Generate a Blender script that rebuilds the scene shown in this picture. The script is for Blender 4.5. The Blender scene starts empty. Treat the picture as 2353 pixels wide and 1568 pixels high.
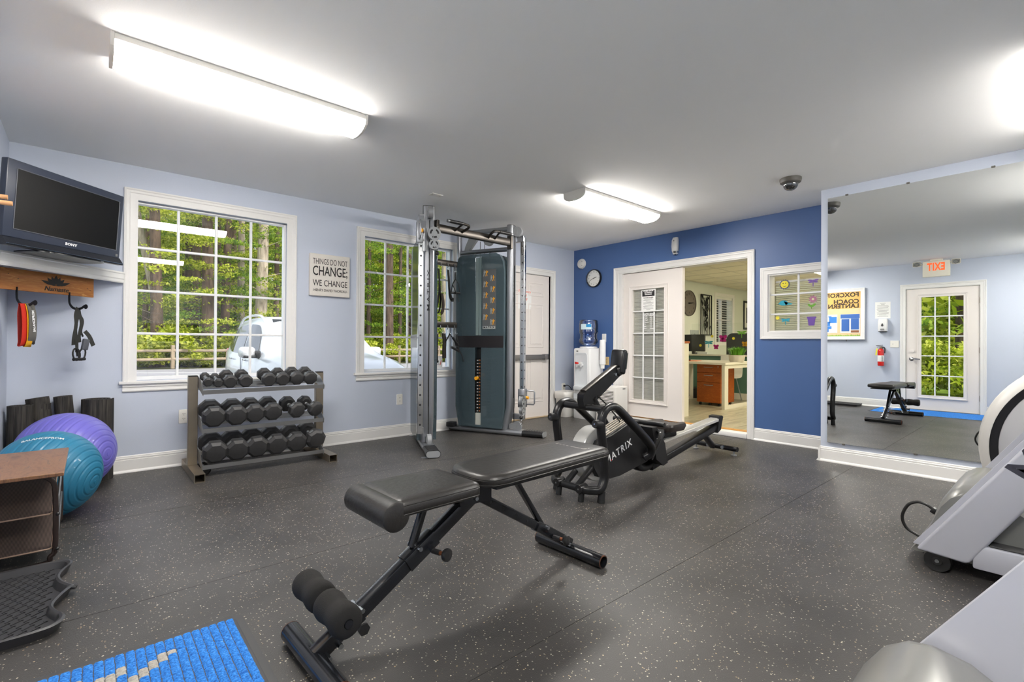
import bpy, bmesh, math, random
import numpy as np
from mathutils import Matrix, Vector
random.seed(7); RNG = np.random.default_rng(7)
S = bpy.context.scene
COL = S.collection
PI = math.pi
def lin(c):
    f = lambda v: v/12.92 if v <= .04045 else ((v+.055)/1.055)**2.4
    return tuple(f(v) for v in c)
def hexc(h): return lin(tuple(int(h[i:i+2],16)/255 for i in (0,2,4)))

# ------------------------------------------------------------------ camera
W_PX, H_PX, F_PX = 2353, 1568, 1113.24
CAM_R = Vector((0.75408559,-0.65675101,0.00574768)); CAM_U = Vector((-0.00802763,-0.00046596,0.99996767)); CAM_F = Vector((0.65672709,0.75410735,0.00562353))
CAM_P = Vector((0,0,1.0355))
cd = bpy.data.cameras.new('camera'); cam = bpy.data.objects.new('camera', cd); COL.objects.link(cam)
cd.sensor_fit = 'HORIZONTAL'; cd.sensor_width = 36; cd.lens = F_PX/W_PX*36; cd.clip_start = .02; cd.clip_end = 300
m = Matrix((CAM_R, CAM_U, -CAM_F)).transposed().to_4x4(); m.translation = CAM_P; cam.matrix_world = m
S.camera = cam
def ray(px, py):
    return CAM_F + CAM_R*((px-W_PX/2)/F_PX) - CAM_U*((py-H_PX/2)/F_PX)
def on_y(px, py, y): d = ray(px,py); return CAM_P + d*(y/d.y)
def on_x(px, py, x): d = ray(px,py); return CAM_P + d*(x/d.x)
def on_z(px, py, z): d = ray(px,py); return CAM_P + d*((z-CAM_P.z)/d.z)

# ------------------------------------------------------------------ world, sun, exposure
wd = bpy.data.worlds.new('world'); S.world = wd; wd.use_nodes = True
nt = wd.node_tree; nt.nodes.clear()
wo = nt.nodes.new('ShaderNodeOutputWorld'); bg = nt.nodes.new('ShaderNodeBackground')
sky = nt.nodes.new('ShaderNodeTexSky'); sky.sky_type = 'HOSEK_WILKIE'; sky.turbidity = 6; sky.ground_albedo = .4
sky.sun_direction = Vector((.25,-.62,.74)).normalized()
mixw = nt.nodes.new('ShaderNodeMix'); mixw.data_type = 'RGBA'; mixw.inputs['Factor'].default_value = .72
mixw.inputs['B'].default_value = (.80,.88,1.0,1)
nt.links.new(sky.outputs[0], mixw.inputs['A']); nt.links.new(mixw.outputs['Result'], bg.inputs['Color'])
bg.inputs['Strength'].default_value = 1.9
nt.links.new(bg.outputs[0], wo.inputs[0])
sl = bpy.data.lights.new('sun','SUN'); sl.energy = 4.1; sl.angle = math.radians(12); sl.color = (1,.95,.86)
so = bpy.data.objects.new('sun', sl); COL.objects.link(so)
so.rotation_euler = Vector((.25,-.62,.74)).to_track_quat('Z','Y').to_euler(); so.location = (0,-10,20)
S.view_settings.view_transform = 'Standard'; S.view_settings.look = 'None'; S.view_settings.gamma = 1
S.view_settings.use_curve_mapping = False
S.view_settings.exposure = 0.36
LAMP = 50.0            # radiance of the gym diffusers
OFFICE_LAMP = 26.0

# ------------------------------------------------------------------ materials
MATS = {}
def mat(name, col=(.8,.8,.8), rough=.5, metal=0., spec=.5, emit=None, es=0., coat=0., alpha=None, trans=0., ior=1.45,
        noise=None, bump=None, sheen=0., subs=0.):
    """noise=(scale, amount) brightness mottling; bump=(scale,strength)"""
    if name in MATS: return MATS[name]
    M = bpy.data.materials.new(name); M.use_nodes = True; MATS[name] = M
    n = M.node_tree; b = n.nodes['Principled BSDF']
    b.inputs['Base Color'].default_value = (*col,1); b.inputs['Roughness'].default_value = rough
    b.inputs['Metallic'].default_value = metal; b.inputs['Specular IOR Level'].default_value = spec
    b.inputs['Coat Weight'].default_value = coat; b.inputs['Coat Roughness'].default_value = .08
    b.inputs['Transmission Weight'].default_value = trans; b.inputs['IOR'].default_value = ior
    b.inputs['Sheen Weight'].default_value = sheen
    if emit: b.inputs['Emission Color'].default_value = (*emit,1); b.inputs['Emission Strength'].default_value = es
    if alpha is not None: b.inputs['Alpha'].default_value = alpha
    if noise or bump:
        tc = n.nodes.new('ShaderNodeTexCoord')
    if noise:
        nz = n.nodes.new('ShaderNodeTexNoise'); nz.inputs['Scale'].default_value = noise[0]; nz.inputs['Detail'].default_value = 5
        n.links.new(tc.outputs['Object'], nz.inputs['Vector'])
        mr = n.nodes.new('ShaderNodeMapRange'); mr.inputs['From Min'].default_value = .25; mr.inputs['From Max'].default_value = .75
        mr.inputs['To Min'].default_value = 1-noise[1]; mr.inputs['To Max'].default_value = 1+noise[1]
        n.links.new(nz.outputs['Fac'], mr.inputs['Value'])
        mx = n.nodes.new('ShaderNodeMix'); mx.data_type = 'RGBA'; mx.blend_type = 'MULTIPLY'; mx.inputs['Factor'].default_value = 1
        mx.inputs['A'].default_value = (*col,1); n.links.new(mr.outputs[0], mx.inputs['B']); n.links.new(mx.outputs['Result'], b.inputs['Base Color'])
    if bump:
        nb = n.nodes.new('ShaderNodeTexNoise'); nb.inputs['Scale'].default_value = bump[0]; nb.inputs['Detail'].default_value = 3
        n.links.new(tc.outputs['Object'], nb.inputs['Vector'])
        bp = n.nodes.new('ShaderNodeBump'); bp.inputs['Strength'].default_value = bump[1]; bp.inputs['Distance'].default_value = .01
        n.links.new(nb.outputs['Fac'], bp.inputs['Height']); n.links.new(bp.outputs[0], b.inputs['Normal'])
    return M
def nodes_of(M): return M.node_tree, M.node_tree.nodes['Principled BSDF']
def ramp(n, fac, stops):
    r = n.nodes.new('ShaderNodeValToRGB'); e = r.color_ramp.elements
    while len(e) < len(stops): e.new(.5)
    for k,(p,c) in zip(e, stops): k.position = p; k.color = (*c,1)
    n.links.new(fac, r.inputs[0]); return r.outputs[0]
def coords(n, scale=(1,1,1), rot=(0,0,0), which='Object'):
    tc = n.nodes.new('ShaderNodeTexCoord'); mp = n.nodes.new('ShaderNodeMapping')
    mp.inputs['Scale'].default_value = scale; mp.inputs['Rotation'].default_value = rot
    n.links.new(tc.outputs[which], mp.inputs[0]); return mp.outputs[0]
def noise_t(n, vec, scale, detail=4, rough=.5, dist=0.):
    z = n.nodes.new('ShaderNodeTexNoise'); z.inputs['Scale'].default_value = scale; z.inputs['Detail'].default_value = detail
    z.inputs['Roughness'].default_value = rough; z.inputs['Distortion'].default_value = dist
    n.links.new(vec, z.inputs['Vector']); return z.outputs['Fac']

def m_wood(name, c1, c2, axis_scale, rough=.45, c3=None):
    if name in MATS: return MATS[name]
    M = mat(name, c1, rough); n,b = nodes_of(M)
    v = coords(n, axis_scale); f = noise_t(n, v, 3.2, 6, .62, 1.2)
    st = [(.3,c1),(.55,c2)] + ([(.7,c3)] if c3 else [])
    n.links.new(ramp(n, f, st), b.inputs['Base Color']); return M
def m_glass(name, refl=.07, tint=(1,1,1), rough=0.0):
    if name in MATS: return MATS[name]
    M = bpy.data.materials.new(name); M.use_nodes = True; MATS[name] = M; n = M.node_tree; n.nodes.clear()
    o = n.nodes.new('ShaderNodeOutputMaterial'); t = n.nodes.new('ShaderNodeBsdfTransparent'); g = n.nodes.new('ShaderNodeBsdfGlossy')
    t.inputs['Color'].default_value = (*tint,1); g.inputs['Roughness'].default_value = rough; g.inputs['Color'].default_value = (1,1,1,1)
    lw = n.nodes.new('ShaderNodeFresnel'); lw.inputs['IOR'].default_value = 1.45
    ad = n.nodes.new('ShaderNodeMath'); ad.operation = 'ADD'; ad.use_clamp = True; ad.inputs[1].default_value = refl-.034
    n.links.new(lw.outputs[0], ad.inputs[0]); mx = n.nodes.new('ShaderNodeMixShader')
    n.links.new(ad.outputs[0], mx.inputs[0]); n.links.new(t.outputs[0], mx.inputs[1]); n.links.new(g.outputs[0], mx.inputs[2])
    n.links.new(mx.outputs[0], o.inputs[0]); return M

# ------------------------------------------------------------------ mesh helpers
def T(x=0,y=0,z=0): return Matrix.Translation((x,y,z))
def RZ(a): return Matrix.Rotation(a,4,'Z')
def RX(a): return Matrix.Rotation(a,4,'X')
def RY(a): return Matrix.Rotation(a,4,'Y')
def BM(): return bmesh.new()
def box(bm, c, s, rot=None, bev=0, seg=2):
    M = T(*c) @ (rot if rot else Matrix.Identity(4)) @ Matrix.Diagonal((*s,1))
    r = bmesh.ops.create_cube(bm, size=1, matrix=M)
    if bev:
        es = list({e for v in r['verts'] for e in v.link_edges})
        bmesh.ops.bevel(bm, geom=es, offset=min(bev, .49*min(s)), segments=seg, profile=.5, affect='EDGES')
    return bm
def bx(bm, x0,x1,y0,y1,z0,z1, bev=0, seg=2):
    return box(bm, ((x0+x1)/2,(y0+y1)/2,(z0+z1)/2), (abs(x1-x0),abs(y1-y0),abs(z1-z0)), None, bev, seg)
def ring_faces(bm, rings, closed_u=True, cap0=True, cap1=True, closed_v=False):
    n = len(rings[0])
    rr = rings + ([rings[0]] if closed_v else [])
    for a,b in zip(rr, rr[1:]):
        for i in range(n if closed_u else n-1):
            j = (i+1) % n
            try: bm.faces.new((a[i],a[j],b[j],b[i]))
            except ValueError: pass
    if not closed_v:
        if cap0 and closed_u: bm.faces.new(list(reversed(rings[0])))
        if cap1 and closed_u: bm.faces.new(rings[-1])
def sweep(bm, pts, sec, closed=False, caps=True, up=None, scale=None):
    """sweep a 2D section (list of (u,v)) along pts"""
    P = [Vector(p) for p in pts]; n = len(P); rings = []
    tang = []
    for i in range(n):
        a = P[i-1] if (i > 0 or closed) else P[i]; b = P[(i+1) % n] if (i < n-1 or closed) else P[i]
        t = (b-a); tang.append(t.normalized() if t.length > 1e-9 else Vector((0,0,1)))
    t0 = tang[0]; ref = Vector(up) if up else (Vector((0,0,1)) if abs(t0.z) < .9 else Vector((1,0,0)))
    nrm = (ref - t0*ref.dot(t0)).normalized()
    for i in range(n):
        t = tang[i]
        if up: ref = Vector(up); k = ref - t*ref.dot(t); nrm = k.normalized() if k.length > 1e-4 else nrm
        else: k = nrm - t*nrm.dot(t); nrm = k.normalized() if k.length > 1e-6 else nrm
        bn = t.cross(nrm); s = scale[i] if scale else 1
        # mitre
        rings.append([bm.verts.new(P[i] + bn*(u*s) + nrm*(v*s)) for u,v in sec])
    ring_faces(bm, rings, True, caps, caps, closed); return bm
def circ(r, n=12, ry=None): return [(r*math.cos(2*PI*i/n), (ry or r)*math.sin(2*PI*i/n)) for i in range(n)]
def rrect(w, h, r, k=3):
    o = []
    for cx,cy,a0 in ((w/2-r,h/2-r,0),(-w/2+r,h/2-r,PI/2),(-w/2+r,-h/2+r,PI),(w/2-r,-h/2+r,1.5*PI)):
        for i in range(k+1):
            a = a0+PI/2*i/k; o.append((cx+r*math.cos(a), cy+r*math.sin(a)))
    return o
def tube(bm, pts, r, n=10, closed=False, caps=True): return sweep(bm, pts, circ(r,n), closed, caps)
def cyl(bm, p0, p1, r0, r1=None, n=16):
    r1 = r0 if r1 is None else r1
    return sweep(bm, [p0,p1], circ(1,n), scale=[r0,r1])
def smooth(pts, k=6, closed=False):
    P = [Vector(p) for p in pts]; n = len(P); o = []
    for i in range(n if closed else n-1):
        p0 = P[i-1] if (i > 0 or closed) else P[0]*2-P[1]; p1 = P[i]; p2 = P[(i+1) % n]
        p3 = P[(i+2) % n] if (i+2 < n or closed) else P[-1]*2-P[-2]
        for j in range(k):
            t = j/k
            o.append(.5*((2*p1)+(-p0+p2)*t+(2*p0-5*p1+4*p2-p3)*t*t+(-p0+3*p1-3*p2+p3)*t**3))
    if not closed: o.append(P[-1])
    return o
def lathe(bm, prof, n=24, M=None, caps=True):
    M = M or Matrix.Identity(4); rings = []
    for r,z in prof:
        rings.append([bm.verts.new(M @ Vector((max(r,1e-5)*math.cos(2*PI*i/n), max(r,1e-5)*math.sin(2*PI*i/n), z))) for i in range(n)])
    ring_faces(bm, rings, True, caps, caps); return bm
def prism(bm, poly, d0, d1, M=None):
    """polygon in local xy extruded from z=d0 to d1"""
    M = M or Matrix.Identity(4)
    a = [bm.verts.new(M @ Vector((x,y,d0))) for x,y in poly]; b = [bm.verts.new(M @ Vector((x,y,d1))) for x,y in poly]
    n = len(poly)
    for i in range(n): bm.faces.new((a[i],a[(i+1)%n],b[(i+1)%n],b[i]))
    bm.faces.new(list(reversed(a))); bm.faces.new(b); return bm
def sphere(bm, c, r, u=20, v=12, sc=(1,1,1)):
    bmesh.ops.create_uvsphere(bm, u_segments=u, v_segments=v, radius=r, matrix=T(*c) @ Matrix.Diagonal((*sc,1))); return bm
# local-plane matrices: xz-plane things (facing -y), yz-plane things
def XZ(x,y,z): return Matrix(((1,0,0,x),(0,0,-1,y),(0,1,0,z),(0,0,0,1)))          # local x->X, local y->Z, local z->-Y (towards the room)
def YZm(x,y,z): return Matrix(((0,0,-1,x),(-1,0,0,y),(0,1,0,z),(0,0,0,1)))        # on a wall facing -X : local x->-Y (right as seen), y->Z, z->-X
def YZp(x,y,z): return Matrix(((0,0,1,x),(1,0,0,y),(0,1,0,z),(0,0,0,1)))          # on a wall facing +X : local x->+Y, y->Z, z->+X
def obj(name, bm, M, parent=None, sm=35, mats=None):
    bmesh.ops.recalc_face_normals(bm, faces=bm.faces)
    me = bpy.data.meshes.new(name); bm.to_mesh(me); bm.free()
    if sm:
        me.polygons.foreach_set('use_smooth', [True]*len(me.polygons)); me.set_sharp_from_angle(angle=math.radians(sm))
    o = bpy.data.objects.new(name, me); COL.objects.link(o)
    for k in (mats or [M]): me.materials.append(k if not isinstance(k,str) else MATS[k])
    if parent: o.parent = parent
    return o
def tag(o, label=None, cat=None, group=None, kind=None):
    if label: o['label'] = label
    if cat: o['category'] = cat
    if group: o['group'] = group
    if kind: o['kind'] = kind
    return o
def thing(name, label, cat, loc=(0,0,0), rotz=0, group=None, rot=None):
    o = bpy.data.objects.new(name, None); COL.objects.link(o); o.empty_display_size = .1
    o.location = loc; o.rotation_euler = rot if rot else (0,0,rotz)
    return tag(o, label, cat, group)
def struct(name, bm, M, parent=None, sm=30):
    o = obj(name, bm, M, parent, sm); 
    if not parent: o['kind'] = 'structure'
    return o
def sempty(name, loc=(0,0,0)):
    o = bpy.data.objects.new(name, None); COL.objects.link(o); o.location = loc; o['kind'] = 'structure'; return o
def dup(o, parent=None, loc=None, label=None, group=None, rot=None):
    c = o.copy(); COL.objects.link(c); c.parent = parent
    if loc is not None: c.location = loc
    if rot is not None: c.rotation_euler = rot
    if label: c['label'] = label
    if group: c['group'] = group
    for ch in [x for x in o.children]: dup(ch, c)
    return c
def text(s, size, M, mtx, parent=None, name='lettering', ext=.0006, sx=1., align='CENTER', shear=0., spacing=1., bold=0., line=1.):
    cu = bpy.data.curves.new('t','FONT'); cu.body = s; cu.size = size; cu.align_x = align; cu.align_y = 'CENTER'
    cu.extrude = ext; cu.resolution_u = 3; cu.shear = shear; cu.space_character = spacing; cu.offset = bold; cu.space_line = line
    t = bpy.data.objects.new('t', cu); COL.objects.link(t)
    dg = bpy.context.evaluated_depsgraph_get()
    me = bpy.data.meshes.new_from_object(t.evaluated_get(dg))
    bpy.data.objects.remove(t); bpy.data.curves.remove(cu)
    me.transform(mtx @ Matrix.Diagonal((sx,1,1,1)))
    me.materials.clear(); me.materials.append(M if not isinstance(M,str) else MATS[M]); me.name = name
    o = bpy.data.objects.new(name, me); COL.objects.link(o)
    if parent: o.parent = parent
    return o
def mesh_np(name, V, Fc, M, parent=None, smooth_=False):
    me = bpy.data.meshes.new(name); V = np.asarray(V,np.float32); Fc = np.asarray(Fc,np.int32)
    me.vertices.add(len(V)); me.vertices.foreach_set('co', V.ravel())
    k = Fc.shape[1]; me.loops.add(Fc.size); me.loops.foreach_set('vertex_index', Fc.ravel())
    me.polygons.add(len(Fc)); me.polygons.foreach_set('loop_start', np.arange(0,Fc.size,k,dtype=np.int32))
    me.update(calc_edges=True); me.materials.append(M)
    o = bpy.data.objects.new(name, me); COL.objects.link(o)
    if parent: o.parent = parent
    return o
# ================================================================== materials of the shell
D, B, M_, XL, YB, HC = 4.892, 5.492, 4.987, -.44, -2.0, 2.44
WHITE = mat('trim_white', lin((.90,.895,.885)), .35)
MUNT = mat('sash_white', lin((.93,.93,.93)), .3)
WALLM = mat('wall_pale_blue', lin((.755,.785,.845)), .55, bump=(220,.05))
BLUE = mat('wall_blue', lin((.29,.405,.60)), .42, bump=(220,.05))
CEIL = mat('ceiling_paint', lin((.965,.965,.965)), .9, bump=(150,.05))
GLASS = m_glass('window_glass', .075)
def rubber():
    M = mat('rubber_floor', (.03,.03,.03), .5); n,b = nodes_of(M)
    v = coords(n)
    f = noise_t(n, v, 2.2, 5)
    base = ramp(n, f, [(.3,(.036,.034,.033)),(.7,(.064,.060,.057))])
    vo = n.nodes.new('ShaderNodeTexVoronoi'); vo.inputs['Scale'].default_value = 125; vo.inputs['Randomness'].default_value = 1
    n.links.new(v, vo.inputs['Vector'])
    sep = n.nodes.new('ShaderNodeSeparateColor'); n.links.new(vo.outputs['Color'], sep.inputs[0])
    th = n.nodes.new('ShaderNodeMath'); th.operation = 'MULTIPLY'; th.inputs[1].default_value = .42     # radius limit per cell
    pw = n.nodes.new('ShaderNodeMath'); pw.operation = 'POWER'; pw.inputs[1].default_value = 4.2
    n.links.new(sep.outputs[0], pw.inputs[0]); n.links.new(pw.outputs[0], th.inputs[0])
    lt = n.nodes.new('ShaderNodeMath'); lt.operation = 'LESS_THAN'; n.links.new(vo.outputs['Distance'], lt.inputs[0]); n.links.new(th.outputs[0], lt.inputs[1])
    spc = ramp(n, sep.outputs[1], [(.0,lin((.66,.56,.42))),(.5,lin((.62,.60,.56))),(1,lin((.78,.74,.66)))])
    mx = n.nodes.new('ShaderNodeMix'); mx.data_type = 'RGBA'; n.links.new(lt.outputs[0], mx.inputs['Factor'])
    n.links.new(base, mx.inputs['A']); n.links.new(spc, mx.inputs['B']); n.links.new(mx.outputs['Result'], b.inputs['Base Color'])
    rr = noise_t(n, v, 1.6, 6)
    mr = n.nodes.new('ShaderNodeMapRange'); mr.inputs['To Min'].default_value = .30; mr.inputs['To Max'].default_value = .50
    n.links.new(rr, mr.inputs['Value']); n.links.new(mr.outputs[0], b.inputs['Roughness'])
    fb = noise_t(n, v, 260, 2); bp = n.nodes.new('ShaderNodeBump'); bp.inputs['Strength'].default_value = .25; bp.inputs['Distance'].default_value = .004
    n.links.new(fb, bp.inputs['Height']); n.links.new(bp.outputs[0], b.inputs['Normal'])
    return M
RUBBER = rubber()
# ================================================================== floor
bm = BM(); bx(bm, XL,B,YB,D, -.06,-.012)
floor = struct('floor', bm, mat('floor_slab', (.02,.02,.02), .8))
ys = [YB, -.015, 1.205, 2.43, 3.65, D]
for k,(a,b_) in enumerate(zip(ys, ys[1:])):
    bm = BM(); bx(bm, XL,B, a+.0012, b_-.0012, -.012, 0)
    obj('rubber_strip', bm, RUBBER, floor)
# ================================================================== walls
def wall(name, axis, v0, v1, u0, u1, z0, z1, holes, M, parent=None):
    bm = BM(); us = sorted({u0,u1,*[h[0] for h in holes],*[h[1] for h in holes]})
    for a,b_ in zip(us, us[1:]):
        zs = [(z0,z1)]
        for h in holes:
            if h[0] < (a+b_)/2 < h[1]:
                nz = []
                for p,q in zs:
                    if h[2] > p: nz.append((p,min(q,h[2])))
                    if h[3] < q: nz.append((max(p,h[3]),q))
                zs = nz
        for p,q in zs:
            if axis == 'y': bx(bm, a,b_, v0,v1, p,q)      # wall whose normal is y
            else: bx(bm, v0,v1, a,b_, p,q)
    bmesh.ops.remove_doubles(bm, verts=bm.verts, dist=1e-5)
    return struct(name, bm, M, parent, 0)
W1 = (.262,1.412,.722,2.17); W2 = (2.160,3.310,.722,2.17); XD = (4.0,4.985,0,2.02)
wall('wall_window', 'y', D,D+.16, XL-.16,B+.14, -.06,2.6, [W1,W2,XD], WALLM)
OPEN = (2.318,4.072,0,2.018); IW = (1.55,2.125,1.17,1.80)
wall('wall_blue', 'x', B,B+.14, YB-.16,D, -.06,2.6, [OPEN,IW], BLUE)
wall('wall_mirror', 'x', M_,B, YB,1.47, -.06,HC, [], WALLM)
ED = (.815,1.728,0,2.022)
wall('wall_left', 'x', XL-.16,XL, YB-.16,D, -.06,2.6, [ED], WALLM)
BWN = (.35,1.75,1.0,2.15)
wall('wall_back', 'y', YB-.16,YB, XL,B, -.06,2.6, [BWN], WALLM)
bm = BM(); bx(bm, XL-.16,B+.07,YB-.16,D+.16, HC,2.6); struct('ceiling', bm, CEIL)
# roof slab that keeps the sky out of the whole building
bm = BM(); bx(bm, XL-.75,14.6,YB-.6,D+1.1, 2.62,2.75); struct('roof', bm, mat('roof_shingle', (.08,.07,.065), .9, noise=(6,.2)))
# ------------------------------------------------------------------ baseboards
BBP = [(0,0),(.026,0),(.025,.008),(.019,.017),(.014,.02),(.014,.098),(.010,.102),(.012,.106),(.012,.114),(.007,.118),(.007,.126),(.003,.132),(0,.132)]
def baseboard(name, segs):
    """segs: list of (x0,y0,x1,y1, nx,ny): room-side normal"""
    bm = BM()
    for x0,y0,x1,y1,nx,ny in segs:
        r = []
        for x,y in ((x0,y0),(x1,y1)): r.append([bm.verts.new((x+nx*u, y+ny*u, z)) for u,z in BBP])
        ring_faces(bm, r)
    return struct(name, bm, WHITE, None, 25)
baseboard('baseboard_window', [(XL,D,3.90,D,0,-1),(5.074,D,B,D,0,-1)])
baseboard('baseboard_blue', [(B,4.147,B,D,-1,0),(B,1.47,B,2.256,-1,0)])
baseboard('baseboard_mirror', [(M_,YB,M_,1.470,-1,0),(M_-.026,1.47,B,1.47,0,1)])
baseboard('baseboard_left', [(XL,1.80,XL,D,1,0),(XL,YB,XL,.744,1,0)])
baseboard('baseboard_back', [(XL,YB,M_,YB,0,1)])
# ------------------------------------------------------------------ casing helper: frame with stepped profile
CASP = [(0,0),(0,.020),(.010,.022),(.016,.018),(.030,.018),(.036,.014),(.060,.012),(.070,.014),(.080,.013),(.080,0)]   # (in from outer edge, height)
def casing(bm, M, x0,x1,z0,z1, sides='LTR', w=.08):
    """frame outer rect x0..x1,z0..z1 in plane M (local z = out of the wall)"""
    k = w/.08
    cor = [(x0,z0),(x0,z1),(x1,z1),(x1,z0)]
    ins = [(1,1 if 'B' in sides else 0),(1,-1),(-1,-1),(-1,1 if 'B' in sides else 0)]
    seq = [0,1,2,3]
    rings = [[bm.verts.new(M @ Vector((cor[i][0]+ins[i][0]*u*k, cor[i][1]+ins[i][1]*u*k, h))) for u,h in CASP] for i in seq]
    ring_faces(bm, rings, True, 'B' not in sides, 'B' not in sides, 'B' in sides)
# ------------------------------------------------------------------ the two outside windows
def outside_window(name, x0, x1, z0, z1, cx0, cx1, cz1):
    root = sempty(name, (0,0,0))
    bm = BM(); casing(bm, XZ(0,D,0), cx0,cx1,.718,cz1, 'LTR', .088); obj('casing', bm, WHITE, root, 25)
    bm = BM(); bx(bm, cx0-.022,cx1+.022, D-.035,D+.10, .697,.720, .004); obj('sill', bm, WHITE, root)
    bm = BM()
    pr = [(0,.634),(.009,.634),(.016,.642),(.016,.650),(.010,.655),(.010,.668),(.018,.676),(.018,.697),(0,.697)]
    ring_faces(bm, [[bm.verts.new((x, D-u, z)) for u,z in pr] for x in (cx0,cx1)]); obj('apron', bm, WHITE, root, 25)
    # sash
    bm = BM(); t = .019
    for a in ((x0,x0+t,z0,z1),(x1-t,x1,z0,z1),(x0+t,x1-t,z0,z0+.03),(x0+t,x1-t,z1-t,z1)):
        bx(bm, a[0],a[1], D+.045,D+.105, a[2],a[3], .003, 1)
    obj('sash', bm, MUNT, root)
    gx0,gx1,gz0,gz1 = x0+t,x1-t,z0+.03,z1-t
    for i in range(1,4):
        x = gx0+(gx1-gx0)*i/4; bm = BM(); bx(bm, x-.010,x+.010, D+.064,D+.088, gz0,gz1, .004, 1); obj('muntin', bm, MUNT, root)
    for j in range(1,4):
        z = gz0+(gz1-gz0)*j/4; bm = BM(); bx(bm, gx0,gx1, D+.066,D+.086, z-.010,z+.010, .004, 1); obj('muntin', bm, MUNT, root)
    base = None
    for i in range(4):
        for j in range(4):
            w,h = (gx1-gx0)/4,(gz1-gz0)/4; cx,cz = gx0+w*(i+.5), gz0+h*(j+.5)
            if base is None:
                bm = BM(); vs = [bm.verts.new(p) for p in ((-w/2,0,-h/2),(w/2,0,-h/2),(w/2,0,h/2),(-w/2,0,h/2))]; bm.faces.new(vs)
                base = obj('pane', bm, GLASS, root, 0); base.location = (cx,D+.076,cz)
            else: dup(base, root, (cx,D+.076,cz))
    return root
outside_window('window_1', W1[0],W1[1],W1[2],W1[3], .194,1.493,2.255)
outside_window('window_2', W2[0],W2[1],W2[2],W2[3], 2.095,3.392,2.255)
# alarm-company sticker inside the second window
st = thing('alarm_sticker', 'small white alarm company sign standing in the corner of the window behind the cable machine', 'sign', (3.1,D+.06,.80))
bm = BM(); prism(bm, rrect(.20,.17,.012), 0,.002, XZ(0,0,0)); obj('card', bm, mat('paper_white',lin((.93,.93,.92)),.6), st)
bm = BM(); prism(bm, rrect(.20,.032,.004), .002,.003, XZ(0,0,-.068)); obj('band', bm, mat('navy_print',lin((.12,.16,.38)),.5), st)
text('Protection', .034, mat('navy_print2',lin((.25,.28,.45)),.5), XZ(-.018,-.003,-.012), st)
text('1', .08, mat('red_print',lin((.80,.25,.15)),.5), XZ(.068,-.003,.0), st, shear=.3)
text('847-367-7700', .018, 'paper_white', XZ(0,-.0035,-.068), st)
# ------------------------------------------------------------------ back-wall window (only its reflection shows)
root = sempty('window_4')
bm = BM(); casing(bm, Matrix(((-1,0,0,0),(0,0,1,YB),(0,1,0,0),(0,0,0,1))), -1.84,-.26,.92,2.24, 'LTRB', .088); obj('casing', bm, WHITE, root, 25)
bm = BM(); bx(bm, BWN[0],BWN[1], YB-.12,YB-.11, BWN[2],BWN[3]); obj('pane', bm, GLASS, root, 0)
bm = BM()
for k in range(44): box(bm, ((BWN[0]+BWN[1])/2, YB-.06, 1.01+k*.026), (1.36,.024,.0016), RX(.7))
tag(obj('blind_slats', bm, mat('blind_white', lin((.9,.9,.88)), .5), root, 0), kind='stuff')
# ================================================================== emergency exit door (window wall)
DOORM = mat('door_paint', lin((.90,.875,.855)), .4)
root = sempty('door_1')
bm = BM(); casing(bm, XZ(0,D,0), 3.915,5.073,0,2.09, 'LTR', .082); obj('casing', bm, WHITE, root, 25)
bm = BM(); bx(bm, 3.985,4.0, D-.004,D+.1, 0,2.02); bx(bm, 4.985,5.0, D-.004,D+.1, 0,2.02); bx(bm, 3.985,5.0, D-.004,D+.1, 2.005,2.02); obj('jamb', bm, WHITE, root)
bm = BM(); bx(bm, 4.006,4.978, D+.018,D+.062, .012,2.0, .002, 1); slab = obj('slab', bm, DOORM, root)
for px0,px1 in ((4.10,4.43),(4.56,4.87)):
    for z0,z1 in ((1.70,1.90),(.98,1.60),(.22,.86)):
        bm = BM(); M0 = XZ(0,D+.018,0)
        for o_,h_ in ((0,.005),(.026,.004),(.052,.009)):
            x0,x1,a,b_ = px0+o_,px1-o_,z0+o_,z1-o_
            if o_ == .026: continue
        rings = []
        for o_,h_ in ((0,0),(.006,.005),(.02,.005),(.026,0),(.05,.001),(.056,.007)):
            rings.append([bm.verts.new(M0 @ Vector(p)) for p in ((px0+o_,z0+o_,h_),(px1-o_,z0+o_,h_),(px1-o_,z1-o_,h_),(px0+o_,z1-o_,h_))])
        ring_faces(bm, rings, True, False, True); obj('panel', bm, DOORM, slab, 20)
GREYM = mat('grey_metal_bar', lin((.55,.54,.54)), .35, .8)
bm = BM(); bx(bm, 4.06,4.90, D-.045,D-.012, .822,.885, .006); pb = obj('push_bar', bm, GREYM, root)
bm = BM(); bx(bm, 4.84,4.915, D-.048,D+.018, .815,.892, .006); bx(bm, 4.05,4.13, D-.05,D+.018, .81,.895, .006); obj('bar_bracket', bm, GREYM, root)
bm = BM(); bx(bm, 4.0,4.985, D-.03,D+.1, 0,.014, .004, 1); obj('threshold', bm, mat('threshold_tan', lin((.72,.64,.52)),.5), root)
sg = thing('exit_notice', 'white sign with red lettering on the emergency door behind the cable machine', 'sign', (4.50,D+.016,1.645))
bm = BM(); prism(bm, rrect(.25,.26,.006), 0,.002, XZ(0,0,0)); obj('sheet', bm, 'paper_white' and MATS['paper_white'], sg)
text('Emergency\nExit\nOnly', .052, mat('orange_red', lin((.90,.33,.20)),.5), XZ(0,-.003,.06), sg, line=.95)
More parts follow.
